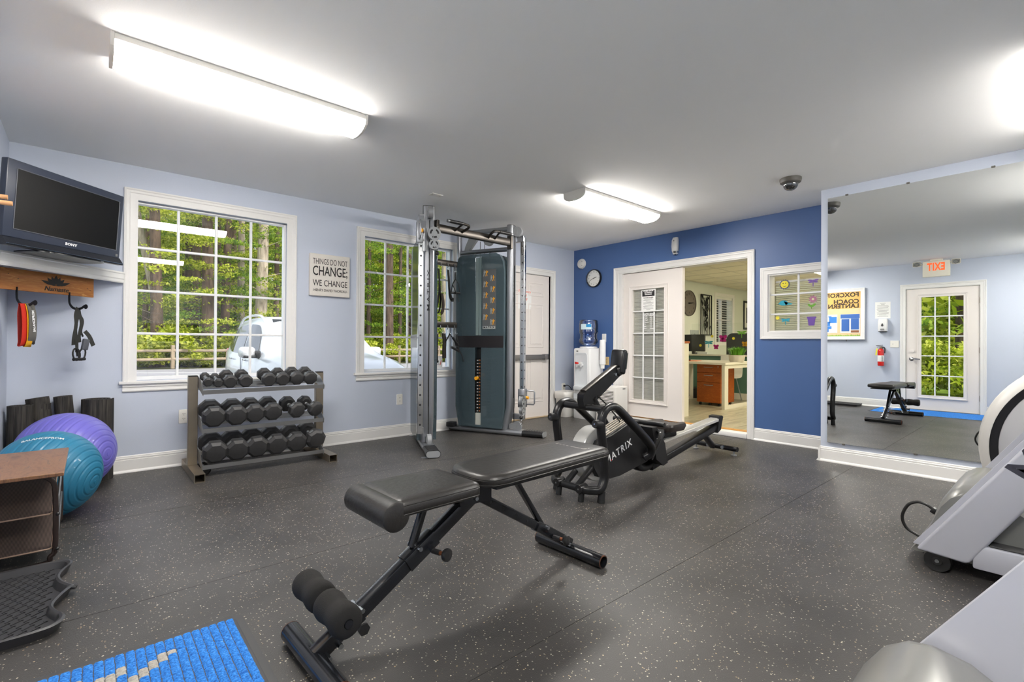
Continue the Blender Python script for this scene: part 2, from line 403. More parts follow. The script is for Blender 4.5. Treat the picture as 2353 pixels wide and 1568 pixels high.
# ================================================================== blue wall doorway with French door leaf
root = sempty('door_2')
Mb = YZm(B,0,0)
bm = BM(); casing(bm, Mb, -4.145,-2.257,0,2.087, 'LTR', .075); obj('casing', bm, WHITE, root, 25)
bm = BM(); bx(bm, B-.006,B+.14, 4.008,4.072, 0,2.018); bx(bm, B-.004,B+.14, 2.318,2.332, 0,2.018); bx(bm, B-.004,B+.14, 2.332,4.008, 2.000,2.018); obj('jamb', bm, WHITE, root)
bm = BM(); bx(bm, B-.03,B+.17, 2.332,4.008, 0,.052, .006); obj('sill', bm, WHITE, root)
bm = BM(); bx(bm, B+.10,B+.165, 2.332,4.008, .052,.064, .003,1); obj('wood_strip', bm, mat('strip_oak', lin((.80,.58,.30)),.4), root)
XD2 = B+.05
bm = BM()
dy0,dy1,dz0,dz1 = 3.150,4.006,.075,1.996
gy0,gy1,gz0,gz1 = 3.378,3.866,.302,1.772
for a in ((dy0,gy0,dz0,dz1),(gy1,dy1,dz0,dz1),(gy0,gy1,dz0,gz0),(gy0,gy1,gz1,dz1)): bx(bm, XD2-.02,XD2+.022, *a)
leaf = obj('door_leaf', bm, DOORM, root, 0)
bm = BM(); casing(bm, YZm(XD2-.02,0,0), -gy1-.045,-gy0+.045,gz0-.045,gz1+.045, 'LTRB', .05); obj('glazing_bead', bm, DOORM, leaf, 25)
bm = BM(); bx(bm, XD2-.03,XD2+.03, dy0-.02,dy0, dz0,dz1, .003,1); obj('edge_strip', bm, DOORM, leaf)
GH = []
for i in range(1,3):
    y = gy0+(gy1-gy0)*i/3; bm = BM(); bx(bm, XD2-.016,XD2+.0, y-.008,y+.008, gz0,gz1, .003,1); obj('muntin', bm, MUNT, leaf)
for j in range(1,5):
    z = gz0+(gz1-gz0)*j/5; bm = BM(); bx(bm, XD2-.015,XD2+.0, gy0,gy1, z-.008,z+.008, .003,1); obj('muntin', bm, MUNT, leaf)
base = None; w,h = (gy1-gy0)/3,(gz1-gz0)/5
for i in range(3):
    for j in range(5):
        if base is None:
            bm = BM(); bm.faces.new([bm.verts.new(p) for p in ((0,-w/2,-h/2),(0,w/2,-h/2),(0,w/2,h/2),(0,-w/2,h/2))]); base = obj('pane', bm, GLASS, leaf, 0)
            base.location = (XD2-.006, gy0+w*(i+.5), gz0+h*(j+.5))
        else: dup(base, leaf, (XD2-.006, gy0+w*(i+.5), gz0+h*(j+.5)))
BLIND = mat('blind_grey', lin((.80,.80,.77)), .5)
bm = BM()
for k in range(81): box(bm, (XD2+.018,(gy0+gy1)/2, gz0+.006+k*.018), (.0155,gy1-gy0-.006,.0012), RY(.55))
tag(obj('blind_slats', bm, BLIND, leaf, 0), kind='stuff')
bm = BM(); bx(bm, XD2+.028,XD2+.030, gy0,gy1, gz0,gz1); obj('blind_back', bm, BLIND, leaf, 0)
# notices on the door glass
DARK = mat('print_dark', lin((.13,.12,.13)), .6); PAPER = MATS['paper_white']; GREYP = mat('print_grey', lin((.45,.45,.45)), .6); PW = mat('print_white', lin((.95,.95,.95)), .6)
nt_ = thing('safety_notice', 'white printed safety notice with dark heading taped on the French door', 'notice', (XD2-.024,3.617,1.612))
Ml = YZm(0,0,0)
bm = BM(); prism(bm, rrect(.215,.29,.002), 0,.001, Ml); obj('sheet', bm, PAPER, nt_)
bm = BM(); prism(bm, rrect(.185,.078,.002), .001,.002, YZm(0,0,.096)); obj('heading_block', bm, DARK, nt_)
text('FITNESS CENTER\nRE-OPENING\nGUIDELINES', .020, PW, YZm(-.0025,0,.104), nt_, line=1.1, bold=.0006)
text('PLEASE BE ADVISED', .017, DARK, YZm(-.0015,0,.037), nt_, bold=.0006)
bm = BM()
for k,wd_ in enumerate((.12,.15,.08,.155,.15,.11,.155,.14,.15,.06)): prism(bm, [(-wd_/2,-.002),(wd_/2,-.002),(wd_/2,.002),(-wd_/2,.002)], .001,.0016, YZm(0,0,.020-k*.0155))
obj('text_lines', bm, GREYP, nt_, 0)
hr = thing('opening_hours', 'white opening hours lettering on the middle pane of the French door', 'lettering', (XD2-.018,3.615,1.335))
text('HOURS', .048, PW, YZm(0,.005,.095), hr, bold=.001)
text('Mon:\nTues:\nWed:\nThurs:\nFri:\nSat:\nSun:', .027, PW, YZm(0,.075,-.005), hr, align='LEFT', bold=.0008)
text('9-5\n9-5\n9-5\n9-5\n9-5\n9-5\nClosed', .027, PW, YZm(0,-.015,-.005), hr, align='LEFT', bold=.0008)
text('Or by appointment\nany time', .015, PW, YZm(0,.0,-.118), hr)
# ================================================================== small interior window in the blue wall
root = sempty('window_3')
bm = BM(); casing(bm, Mb, -2.194,-1.482,1.102,1.869, 'LTRB', .075); obj('casing', bm, WHITE, root, 25)
bm = BM()
for a in ((1.55,1.57,1.17,1.80),(2.105,2.125,1.17,1.80),(1.57,2.105,1.17,1.19),(1.57,2.105,1.78,1.80)): bx(bm, B+.0,B+.14, *a)
obj('jamb', bm, WHITE, root, 0)
bm = BM(); bx(bm, B+.03,B+.05, 1.825,1.843, 1.19,1.78, .003,1); obj('muntin', bm, MUNT, root)
for z in (1.575,1.366): bm = BM(); bx(bm, B+.032,B+.048, 1.57,2.105, z-.009,z+.009, .003,1); obj('muntin', bm, MUNT, root)
base = None
for (ya,yb) in ((1.57,1.825),(1.843,2.105)):
    for (za,zb) in ((1.19,1.357),(1.375,1.566),(1.584,1.78)):
        bm = BM(); bm.faces.new([bm.verts.new(p) for p in ((B+.04,ya,za),(B+.04,yb,za),(B+.04,yb,zb),(B+.04,ya,zb))]); obj('pane', bm, GLASS, root, 0)
bm = BM()
for k in range(27): box(bm, (B+.10,1.83, 1.20+k*.019), (.021,.49,.0013), RY(.35))
tag(obj('blind_slats', bm, mat('blind_cream', lin((.86,.88,.82)), .5), root, 0), kind='stuff')
bm = BM(); bx(bm, B+.085,B+.12, 1.585,2.075, 1.705,1.725); obj('blind_rail', bm, BLIND, root, 0)
# ================================================================== fluorescent ceiling lights
LBODY = mat('lamp_body', lin((.90,.89,.87)), .4)
DIFF = mat('lamp_diffuser', (1,.97,.92), .5, emit=(1,.955,.89), es=LAMP)
def ceiling_light(cx, cy, label):
    t = thing('ceiling_light', label, 'ceiling light', (cx,cy,HC), 0, 'fluorescent wrap lights on the gym ceiling')
    bm = BM(); bx(bm, -.60,.60, -.128,.128, -.032,0, .004,1); obj('base_plate', bm, LBODY, t)
    pr = [(-.124,-.032),(-.124,-.042),(-.116,-.057),(-.095,-.072),(-.06,-.085),(0,-.090),(.06,-.085),(.095,-.072),(.116,-.057),(.124,-.042),(.124,-.032)]
    bm = BM(); ring_faces(bm, [[bm.verts.new((x,y,z)) for y,z in pr] for x in (-.597,.597)]); obj('diffuser', bm, DIFF, t, 25)
    for s in (-1,1):
        pe = [(y*1.035, z*1.03-.0 if z < -.03 else -.0) for y,z in pr]; pe = [(-.133,0)]+[(y*1.03,z*1.03) for y,z in pr[1:-1]]+[(.133,0)]
        bm = BM(); ring_faces(bm, [[bm.verts.new((x,y,z)) for y,z in pe] for x in (s*.598,s*.612)]); obj('end_cap', bm, LBODY, t, 25)
ceiling_light(.67,2.965,'long lit ceiling light nearest the camera, above the dumbbell side of the room')
ceiling_light(3.935,2.965,'lit ceiling light near the blue wall, beyond the cable machine')
ceiling_light(.60,-.10,'lit ceiling light seen only as the lower reflection in the large window')
ceiling_light(3.935,-.10,'ceiling light above the row of cardio machines, outside the view')
# small blank plate on the ceiling
t = thing('ceiling_plate', 'small white blank cover plate on the ceiling above the cable machine', 'cover plate', (2.455,3.925,HC))
bm = BM(); bx(bm, -.060,.060,-.037,.037,-.006,0,.003,1); obj('plate', bm, LBODY, t)
for s in (-1,1): bm = BM(); cyl(bm, (s*.042,0,-.0075),(s*.042,0,-.005),.004,n=8); obj('screw', bm, mat('screw_dark',(.1,.1,.1),.4,.8), t)
# dome camera
t = thing('dome_camera', 'grey dome security camera on the ceiling beside the mirror', 'security camera', (4.437,1.535,HC))
DG = mat('camera_grey', lin((.36,.35,.33)), .45)
bm = BM(); lathe(bm, [(.001,0),(.082,0),(.083,-.012),(.078,-.034),(.068,-.042),(.050,-.044)], 32); obj('housing', bm, DG, t)
bm = BM(); lathe(bm, [(.058,-.042),(.058,-.052),(.054,-.068),(.045,-.083),(.03,-.094),(.012,-.100),(.0005,-.101)], 28, None, False); obj('dome', bm, m_glass('dome_glass',.16,(.45,.45,.46)), t)
bm = BM(); sphere(bm, (0,0,-.050), .042, 18, 10); cyl(bm, (0,-.02,-.06),(-.01,-.046,-.075),.014,.012); obj('lens_ball', bm, mat('camera_black',(.01,.01,.011),.25), t)
# ================================================================== mirror
def mirror_x(y, z): return (4.97908493-math.sin(.00711135)*y-math.sin(-.00229682)*z)/(math.cos(.00711135)*math.cos(.00229682))
t = thing('wall_mirror', 'tall frameless wall mirror reflecting the entrance door', 'mirror', (M_,0,0))
y0,y1,z0,z1 = -.42,1.414,.174,2.352
bm = BM(); f = [bm.verts.new((mirror_x(y,z)-M_,y,z)) for y,z in ((y0,z0),(y1,z0),(y1,z1),(y0,z1))]; b_ = [bm.verts.new((-.001,y,z)) for y,z in ((y0,z0),(y1,z0),(y1,z1),(y0,z1))]
bm.faces.new(f); bm.faces.new(list(reversed(b_)))
for i in range(4): bm.faces.new((f[i],b_[i],b_[(i+1)%4],f[(i+1)%4]))
obj('glass', bm, mat('mirror_silver', (.90,.92,.91), 0.0, 1.0), t, 0)
for y,z in ((1.29,.172),(.80,.172),(.3,.172),(1.27,2.354),(.85,2.354),(.36,2.354)):
    bm = BM(); box(bm, (mirror_x(y,z)-M_-.002,y,z), (.006,.022,.014), None, .002,1); obj('clip', bm, mat('clip_grey', lin((.45,.44,.42)),.4,.6), t)
# ================================================================== things on the blue wall
CL = mat('clock_black', (.012,.012,.013), .35)
def wall_clock(M, R, t, face, rim, hands, num, ang_h, ang_m, rimw=.12):
    bm = BM(); lathe(bm, [(R*.0001,0),(R,0),(R,.028),(R*.97,.036),(R*(1-rimw*.5),.038),(R*(1-rimw),.024)], 40, M, False); obj('rim', bm, rim, t)
    bm = BM(); lathe(bm, [(.0001,.018),(R*(1-rimw)+.002,.018)], 40, M, False); obj('dial', bm, face, t)
    for k in range(1,13):
        a = PI/2-k*PI/6; text(str(k), R*.21, num, M @ T(R*.72*math.cos(a),R*.72*math.sin(a),.0195), t, 'numeral')
    for a,l,w in ((ang_h,R*.42,.012*R*9),(ang_m,R*.62,.008*R*9)):
        bm = BM(); A = M @ RZ(-a); prism(bm, [(-w/2,-R*.12),(w/2,-R*.12),(w*.3,l),(-w*.3,l)], .021,.023, A); obj('hand', bm, hands, t)
t = thing('wall_clock', 'round white wall clock with black rim on the blue wall above the water cooler', 'clock', (0,0,0))
wall_clock(YZm(B,4.497,1.987), .130, t, mat('clock_face',lin((.92,.92,.90)),.5), CL, CL, CL, math.radians(75), math.radians(-112))
bm = BM(); lathe(bm, [(.0001,.034),(.118,.034)], 32, YZm(B,4.497,1.987), False); obj('lens', bm, m_glass('clock_glass',.05), t)
t = thing('smoke_detector', 'white round smoke detector high on the blue wall near the corner', 'smoke detector', (0,0,0))
bm = BM(); Mt = YZm(B,4.735,2.225); lathe(bm, [(.0001,0),(.075,0),(.075,.012),(.066,.030),(.050,.038),(.0001,.040)], 32, Mt); obj('body', bm, LBODY, t)
for dz in (-.03,.03): bm = BM(); cyl(bm, Mt @ Vector((0.03,dz,.03)), Mt @ Vector((0.03,dz,.041)), .006, n=10); obj('vent_dot', bm, GREYM, t)
t = thing('air_freshener', 'white and silver air freshener dispenser on the blue wall above the doorway', 'dispenser', (0,0,0))
Mt = YZm(B,3.20,2.26)
bm = BM(); rings = []
for z,w,d in ((-.10,.060,.050),(-.07,.074,.062),(.0,.082,.066),(.07,.080,.060),(.105,.066,.044)):
    rings.append([bm.verts.new(Mt @ Vector((u,z,v+d/2))) for u,v in rrect(w,d,.022)])
ring_faces(bm, rings); obj('body', bm, mat('freshener_grey', lin((.80,.80,.80)), .35), t, 45)
bm = BM(); rings = []
for z,w,d in ((-.108,.054,.045),(-.072,.075,.0635),(-.068,.0755,.064)): rings.append([bm.verts.new(Mt @ Vector((u,z,v+d/2))) for u,v in rrect(w,d,.022)])
ring_faces(bm, rings); obj('base_cup', bm, mat('chrome', lin((.78,.78,.78)), .18, 1.), t, 45)
bm = BM(); prism(bm, circ(.008,14), .066,.068, Mt @ T(0,.06,0)); obj('indicator', bm, GREYM, t)
def switch_plate(name, label, cat, Mt, w=.072, h=.116, kind='switch', col=None, parts=True, gang=1):
    t = thing(name, label, cat, (0,0,0)); P = col or mat('plate_white', lin((.92,.91,.88)), .35)
    bm = BM(); rings = [[bm.verts.new(Mt @ Vector((u*k,v*k2,z))) for u,v in rrect(w,h,.006)] for k,k2,z in ((1,1,0),(1,1,.003),(.94,.96,.006))]
    ring_faces(bm, rings); obj('cover_plate', bm, P, t, 30)
    if kind == 'switch':
        bm = BM(); box(bm, (0,0,0), (.010,.022,.012), None, .002,1); bmesh.ops.transform(bm, matrix=Mt @ T(w*.2*(gang-1),.0,.009) @ RX(.35), verts=bm.verts); obj('toggle', bm, P, t)
    if kind == 'outlet':
        for s in (-1,1):
            bm = BM(); prism(bm, rrect(.034,.028,.010), .006,.0075, Mt @ T(0,s*.02,0)); sk = obj('socket', bm, P, t)
            bm = BM()
            for u,a,b_ in ((-.007,.0015,.008),(.007,.0015,.0065)): prism(bm, [(u-a,-.001),(u+a,-.001),(u+a,b_),(u-a,b_)], .0074,.0079, Mt @ T(0,s*.02,0))
            prism(bm, circ(.0025,8), .0074,.0079, Mt @ T(0,s*.02-.008,0)); obj('slot', bm, CL, sk)
    return t
switch_plate('light_switch','white light switch plate on the blue wall beside the doorway','light switch', YZm(B,4.318,1.125))
switch_plate('wall_outlet','small cream outlet plate low on the blue wall behind the rower console','outlet', YZm(B,4.265,.80), kind='outlet', col=mat('plate_cream', lin((.86,.76,.56)),.4))
switch_plate('wall_outlet','white double outlet on the pale wall behind the left end of the dumbbell rack','outlet', XZ(.60,D,.408), kind='outlet')
switch_plate('wall_outlet','white double outlet on the pale wall between the two windows','outlet', XZ(2.604,D,.408), kind='outlet')
switch_plate('wall_outlet','white outlet with a black plug above the waste bin','outlet', XZ(5.27,D,.40), kind='outlet')
# ================================================================== quote canvas
t = thing('quote_sign', 'square off-white canvas sign with a black quotation between the windows', 'sign', (1.811,D,1.706))
bm = BM(); box(bm, (0,-.018,0), (.398,.036,.415), None, .003,1); obj('canvas', bm, mat('canvas', lin((.86,.84,.81)), .7, noise=(9,.05)), t)
INK = mat('ink_black', (.012,.011,.011), .6)
def sgtxt(s, size, z, width, **k):
    o = text(s, size, INK, Matrix.Identity(4), t, **k)
    xs = [v.co.x for v in o.data.vertices]; sc = width/(max(xs)-min(xs)); cx = (max(xs)+min(xs))/2
    o.data.transform(XZ(0,-.0375,z) @ Matrix.Diagonal((sc,1,1,1)) @ T(-cx,0,0)); return o
sgtxt('THINGS DO NOT', .082, .130, .345, bold=-.0003)
sgtxt('CHANGE;', .132, .035, .345, bold=.001)
sgtxt('WE CHANGE', .088, -.083, .345)
sgtxt('-HENRY DAVID THOREAU-', .036, -.152, .345)
for zz in ():
    pass
# ================================================================== left wall: entrance door and what hangs beside it
root = sempty('door_3'); Ml3 = YZp(XL,0,0)
bm = BM(); casing(bm, Ml3, .746,1.798,0,2.092, 'LTR', .072); obj('casing', bm, WHITE, root, 25)
bm = BM(); bx(bm, XL-.12,XL+.003, .800,.818, 0,2.03); bx(bm, XL-.12,XL+.003, 1.725,1.743, 0,2.03); bx(bm, XL-.12,XL+.003, .818,1.725, 2.012,2.03); obj('jamb', bm, WHITE, root)
gy0,gy1,gz0,gz1 = 1.003,1.527,.25,1.872; dy0,dy1,dz0,dz1 = .823,1.720,.014,2.008; XD3 = XL-.03
bm = BM()
for a in ((dy0,gy0,dz0,dz1),(gy1,dy1,dz0,dz1),(gy0,gy1,dz0,gz0),(gy0,gy1,gz1,dz1)): bx(bm, XD3-.022,XD3+.022, *a)
leaf = obj('door_leaf', bm, DOORM, root, 0)
bm = BM(); casing(bm, YZp(XD3+.022,0,0), gy0-.045,gy1+.045,gz0-.045,gz1+.045, 'LTRB', .05); obj('glazing_bead', bm, DOORM, leaf, 25)
for i in range(1,3):
    y = gy0+(gy1-gy0)*i/3; bm = BM(); bx(bm, XD3,XD3+.018, y-.009,y+.009, gz0,gz1, .003,1); obj('muntin', bm, MUNT, leaf)
for j in range(1,5):
    z = gz0+(gz1-gz0)*j/5; bm = BM(); bx(bm, XD3,XD3+.017, gy0,gy1, z-.009,z+.009, .003,1); obj('muntin', bm, MUNT, leaf)
base = None; w,h = (gy1-gy0)/3,(gz1-gz0)/5
for i in range(3):
    for j in range(5):
        if base is None:
            bm = BM(); bm.faces.new([bm.verts.new(p) for p in ((0,-w/2,-h/2),(0,w/2,-h/2),(0,w/2,h/2),(0,-w/2,h/2))]); base = obj('pane', bm, m_glass('door_glass',.03), leaf, 0)
            base.location = (XD3+.006, gy0+w*(i+.5), gz0+h*(j+.5))
        else: dup(base, leaf, (XD3+.006, gy0+w*(i+.5), gz0+h*(j+.5)))
for z in (.25,1.0,1.78): bm = BM(); cyl(bm, (XL+.004,.820,z-.045),(XL+.004,.820,z+.045),.007,n=10); obj('hinge', bm, mat('hinge_metal', lin((.62,.58,.52)),.35,.9), root)
CHR = MATS['chrome']
bm = BM(); Mh = YZp(XD3+.022,1.648,.845); lathe(bm, [(.0001,0),(.033,0),(.033,.008),(.012,.012),(.012,.045),(.0001,.045)], 20, Mh)
tube(bm, smooth([Mh @ Vector(p) for p in ((0,0,.04),(-.03,.004,.046),(-.07,.002,.046),(-.115,-.004,.044))],4), .010, 8); obj('lever_handle', bm, CHR, leaf)
bm = BM(); lathe(bm, [(.0001,0),(.032,0),(.03,.012),(.0001,.014)], 20, YZp(XD3+.022,1.644,.98)); obj('deadbolt', bm, DOORM, leaf)
bm = BM(); bx(bm, XL-.14,XL+.02, .818,1.725, -.01,.014, .003,1); obj('threshold', bm, GREYM, root)
# notice board
t = thing('notice_board', 'white framed notice board with paper lettering and leaflets, seen in the mirror', 'notice board', (XL,2.785,1.631))
Wb,Hb = .99,.922; Mb3 = YZp(0,0,0)
bm = BM(); casing(bm, Mb3 @ T(0,0,.03), -Wb/2,Wb/2,-Hb/2,Hb/2, 'LTRB', .06); bx(bm, 0,.03, -Wb/2,Wb/2, -Hb/2,Hb/2); obj('frame', bm, mat('board_frame', lin((.93,.93,.93)),.3), t, 25)
bm = BM(); prism(bm, rrect(Wb-.12,Hb-.12,.001), .031,.033, Mb3); obj('backing', bm, mat('board_paper', lin((.88,.76,.60)), .7, noise=(5,.06)), t, 0)
bm = BM(); prism(bm, rrect(Wb-.12,.30,.001), .033,.034, Mb3 @ T(0,.251,0)); obj('banner', bm, mat('board_tan', lin((.83,.66,.36)),.6), t, 0)
BLK = mat('letter_brown', lin((.20,.15,.13)), .7)
for s_,y_,z_ in (('FOXCROFT',-.43+.02,.345),('COACH',-.43+.02,.225),('LANTERN',-.43+.02,.145)):
    text(s_, .105, BLK, Mb3 @ T(y_,z_,.0345), t, align='LEFT', bold=.004, spacing=1.05)
# (as hung, letters read left to right towards +y)
BLP = mat('leaflet_blue', lin((.20,.47,.78)), .5)
lf = None
bm = BM(); prism(bm, rrect(.30,.34,.002), .034,.0355, Mb3 @ T(.07,-.17,0)); lf = obj('leaflet', bm, PAPER, t, 0)
bm = BM()
for x_,y_,w_,h_ in ((-.0,.07,.12,.11),(.13,.0,.12,.08),(.09,-.07,.10,.05),(.14,-.12,.09,.06),(.06,.13,.05,.02)): prism(bm, rrect(w_,h_,.002), .0355,.037, Mb3 @ T(.07-.05+x_*.8-.03,-.17+y_,0))
obj('leaflet_print', bm, BLP, lf, 0)
bm = BM(); prism(bm, rrect(.055,.07,.002), .0355,.037, Mb3 @ T(.14,-.09,0)); obj('leaflet_photo', bm, mat('photo_skin', lin((.72,.5,.42)),.6), lf, 0)
bm = BM(); prism(bm, rrect(.30,.34,.002), .034,.0355, Mb3 @ T(-.275,-.17,0)); lf2 = obj('leaflet', bm, PAPER, t, 0)
bm = BM()
for x_,y_,w_,h_ in ((0,.13,.29,.075),(.07,-.03,.12,.22),(-.075,-.01,.12,.20)): prism(bm, rrect(w_,h_,.002), .0355,.037, Mb3 @ T(-.275+x_,-.17+y_,0))
obj('leaflet_print', bm, mat('leaflet_blue2', lin((.20,.38,.66)),.5), lf2, 0)
bm = BM(); prism(bm, rrect(.12,.04,.002), .0355,.037, Mb3 @ T(-.35,-.315,0)); obj('leaflet_photo', bm, mat('photo_brown', lin((.55,.36,.24)),.6), lf2, 0)
bm = BM()
for k in range(60): x_ = -.42+k*.0143; prism(bm, [(x_-.008,0),(x_+.008,0),(x_+RNG.uniform(-.006,.006),RNG.uniform(.02,.042))], .034,.036, Mb3 @ T(0,-.40,0))
tag(obj('paper_grass', bm, mat('paper_green', lin((.50,.70,.25)),.6), t, 0), kind='stuff')
bm = BM()
for k in range(10):
    a = 2*PI*k/10; prism(bm, [(0.018*math.cos(a+o_)*(1 if abs(o_)>.1 else 2.2),.018*math.sin(a+o_)*(1 if abs(o_)>.1 else 2.2)) for o_ in (-.3,0,.3)], .035,.0365, Mb3 @ T(.185,.22,0))
obj('paper_flower', bm, mat('paper_blue', lin((.25,.40,.60)),.6), t, 0)
bm = BM(); lathe(bm, [(.0001,.037),(.014,.037),(.014,.035)], 14, Mb3 @ T(.185,.22,0)); obj('flower_centre', bm, mat('paper_red', lin((.75,.30,.22)),.6), t)
bm = BM(); prism(bm, [(-.004,-.10),(.004,-.10),(.006,0),(-.002,0)], .035,.036, Mb3 @ T(.19,.20,0)); prism(bm, [(0,-.06),(.03,-.03),(.035,.0),(.012,-.02)], .035,.036, Mb3 @ T(.19,.20,0)); obj('flower_stem', bm, MATS['paper_green'], t, 0)
bm = BM(); box(bm, (.015,-.22,-Hb/2-.018), (.008,.014,.03), None,.002,1); obj('lock', bm, GREYM, t)
# notice sheet
t = thing('instruction_sheet', 'white instruction sheet taped above the soap dispenser, seen in the mirror', 'notice', (XL,2.038,1.68))
bm = BM(); prism(bm, rrect(.216,.285,.002), 0,.002, Mb3); obj('sheet', bm, PAPER, t, 0)
bm = BM()
for k in range(12): w_ = (.08,.05,.16,.17,.15,.17,.16,.12,.17,.16,.10,.15)[k]; prism(bm, [(-w_/2,-.0025),(w_/2,-.0025),(w_/2,.0025),(-w_/2,.0025)], .002,.003, Mb3 @ T(0,.12-k*.0205,0))
obj('text_lines', bm, GREYP, t, 0)
# soap dispenser
t = thing('soap_dispenser', 'white push soap dispenser on the pale wall, seen in the mirror', 'dispenser', (XL,2.028,1.418))
bm = BM(); rings = []
for z,w,d in ((-.105,.120,.085),(-.06,.130,.10),(.06,.132,.085),(.108,.126,.065)): rings.append([bm.verts.new((v+d/2,u,z)) for u,v in rrect(w,d,.014)])
ring_faces(bm, rings); obj('body', bm, mat('soap_white', lin((.90,.90,.90)),.3), t, 40)
bm = BM(); prism(bm, [(0,.035),(.014,.008),(.017,-.008),(.011,-.022),(0,-.026),(-.011,-.022),(-.017,-.008),(-.014,.008)], .094,.099, YZp(0,0,.0)); obj('drop_window', bm, mat('soap_grey', lin((.28,.28,.28)),.3), t)
bm = BM(); box(bm, (.086,0,-.072), (.03,.06,.032), None, .008); obj('push_lever', bm, mat('soap_lever', lin((.58,.58,.58)),.35), t)
bm = BM(); box(bm, (.045,0,-.108), (.088,.12,.010), None,.003,1); obj('drip_edge', bm, CL, t)
switch_plate('light_switch','white double switch plate beside the entrance door, seen in the mirror','light switch', YZp(XL,1.873,1.092), .122, .118, gang=-.0+2)
# fire extinguisher
t = thing('fire_extinguisher', 'red fire extinguisher with yellow tag on the wall, seen in the mirror', 'fire extinguisher', (XL+.065,2.053,.714))
RED = mat('extinguisher_red', lin((.80,.10,.07)), .25, coat=.4)
bm = BM(); lathe(bm, [(.0001,0),(.040,0),(.044,.006),(.045,.02),(.045,.255),(.040,.275),(.028,.290),(.016,.297),(.016,.305)], 28); obj('cylinder', bm, RED, t)
bm = BM(); lathe(bm, [(.0455,.075),(.0458,.076),(.0458,.180),(.0455,.181)], 28, None, False); obj('label_band', bm, PAPER, t)
bm = BM()
for k in range(7): box(bm, (.036,-.028+.0*k,.165-k*.013), (.022,.02,.004), RZ(-.65))
obj('label_print', bm, GREYP, t, 0)
bm = BM(); lathe(bm, [(.018,.300),(.018,.318),(.012,.322),(.012,.335)], 16); obj('valve', bm, mat('valve_metal', lin((.6,.55,.45)),.35,.9), t)
bm = BM(); box(bm, (0,.012,.333), (.022,.085,.008), RX(-.22), .003,1); obj('carry_handle', bm, CL, t)
bm = BM(); box(bm, (0,.018,.352), (.022,.100,.008), RX(-.10), .003,1); obj('squeeze_lever', bm, CL, t)
bm = BM(); tube(bm, smooth([(0,-.018,.322),(0,-.045,.32),(.0,-.058,.29),(.0,-.055,.22)],4), .008, 8); obj('hose', bm, CL, t)
bm = BM(); prism(bm, [(-.010,0),(.010,0),(.024,-.115),(.004,-.12)], .012,.013, YZp(.03,.045,.30)); obj('inspection_tag', bm, mat('tag_yellow', lin((.92,.90,.25)),.6), t, 0)
bm = BM(); bx(bm, -.065,-.04, -.02,.02, .10,.33); obj('wall_bracket', bm, GREYM, t)
# exit sign with twin lamps
t = thing('exit_sign', 'white exit sign with orange letters and two emergency lamps above the entrance door', 'exit sign', (-.18,1.303,HC))
ESM = mat('exit_white', lin((.88,.86,.80)), .4)
bm = BM(); bx(bm, -.03,.03, -.165,.165, -.276,-.028, .006); obj('housing', bm, ESM, t)
bm = BM(); bx(bm, -.04,.04, -.075,.075, -.028,0, .004,1); obj('canopy', bm, ESM, t)
ex = text('EXIT', .165, mat('exit_orange', lin((.95,.38,.16)), .5, emit=lin((.95,.33,.12)), es=.7), YZp(.031,0,-.125), t, bold=.006, spacing=1.1)
xs = [v.co.y for v in ex.data.vertices]; k = .215/(max(xs)-min(xs)); ex.data.transform(T(0,.0,0) @ Matrix.Diagonal((1,k,1,1)))
for s in (-1,1):
    bm = BM(); rings = [[bm.verts.new((z,s*.235+u,-.062+v)) for u,v in rrect(w,h,.014)] for w,h,z in ((.075,.055,-.03),(.105,.075,.02),(.11,.08,.035))]
    ring_faces(bm, rings); lamp = obj('lamp_head', bm, ESM, t, 40)
    bm = BM(); prism(bm, rrect(.095,.066,.012), .035,.039, YZp(0,s*.235,-.062)); obj('lamp_lens', bm, m_glass('lens_glass',.2,(.9,.9,.9)), lamp, 0)
    bm = BM(); lathe(bm, [(.0001,.030),(.02,.032),(.032,.037)], 20, YZp(0.0015,s*.235,-.066), False); obj('lamp_bulb', bm, CHR, lamp)
    bm = BM(); cyl(bm, (0,s*.16,-.06),(0,s*.19,-.062),.014); obj('lamp_arm', bm, ESM, t)
# ================================================================== corner shelf with TV
A45 = math.atan2(.67,.60)
SHW = mat('shelf_white', lin((.90,.90,.89)), .35)
t = thing('corner_shelf', 'white corner shelf with moulded front edge under the television', 'shelf', (0,0,0))
zt = 1.578
P0, P1 = Vector((-.44,4.165)), Vector((.188,4.866))
bm = BM(); prism(bm, [(P0.x,P0.y),(P1.x,P1.y),(P1.x,D-.001),(XL+.001,D-.001)], zt-.022, zt); obj('board', bm, SHW, t, 0)
d_ = (P1-P0).normalized(); nrm = Vector((d_.y,-d_.x))
bm = BM(); pr = [(0,0),(.020,0),(.022,-.012),(.016,-.018),(.016,-.052),(.010,-.060),(.010,-.078),(.004,-.086),(0,-.086)]
ring_faces(bm, [[bm.verts.new((p.x+nrm.x*u-d_.x*0, p.y+nrm.y*u, zt+z)) for u,z in pr] for p in (P0+d_*.03,P1)]); obj('front_moulding', bm, SHW, t, 20)
bm = BM(); bx(bm, XL+.001,XL+.02, 4.20,D-.02, zt-.07,zt-.022); bx(bm, XL+.02,.15, D-.02,D-.001, zt-.07,zt-.022); obj('wall_cleat', bm, SHW, t, 0)
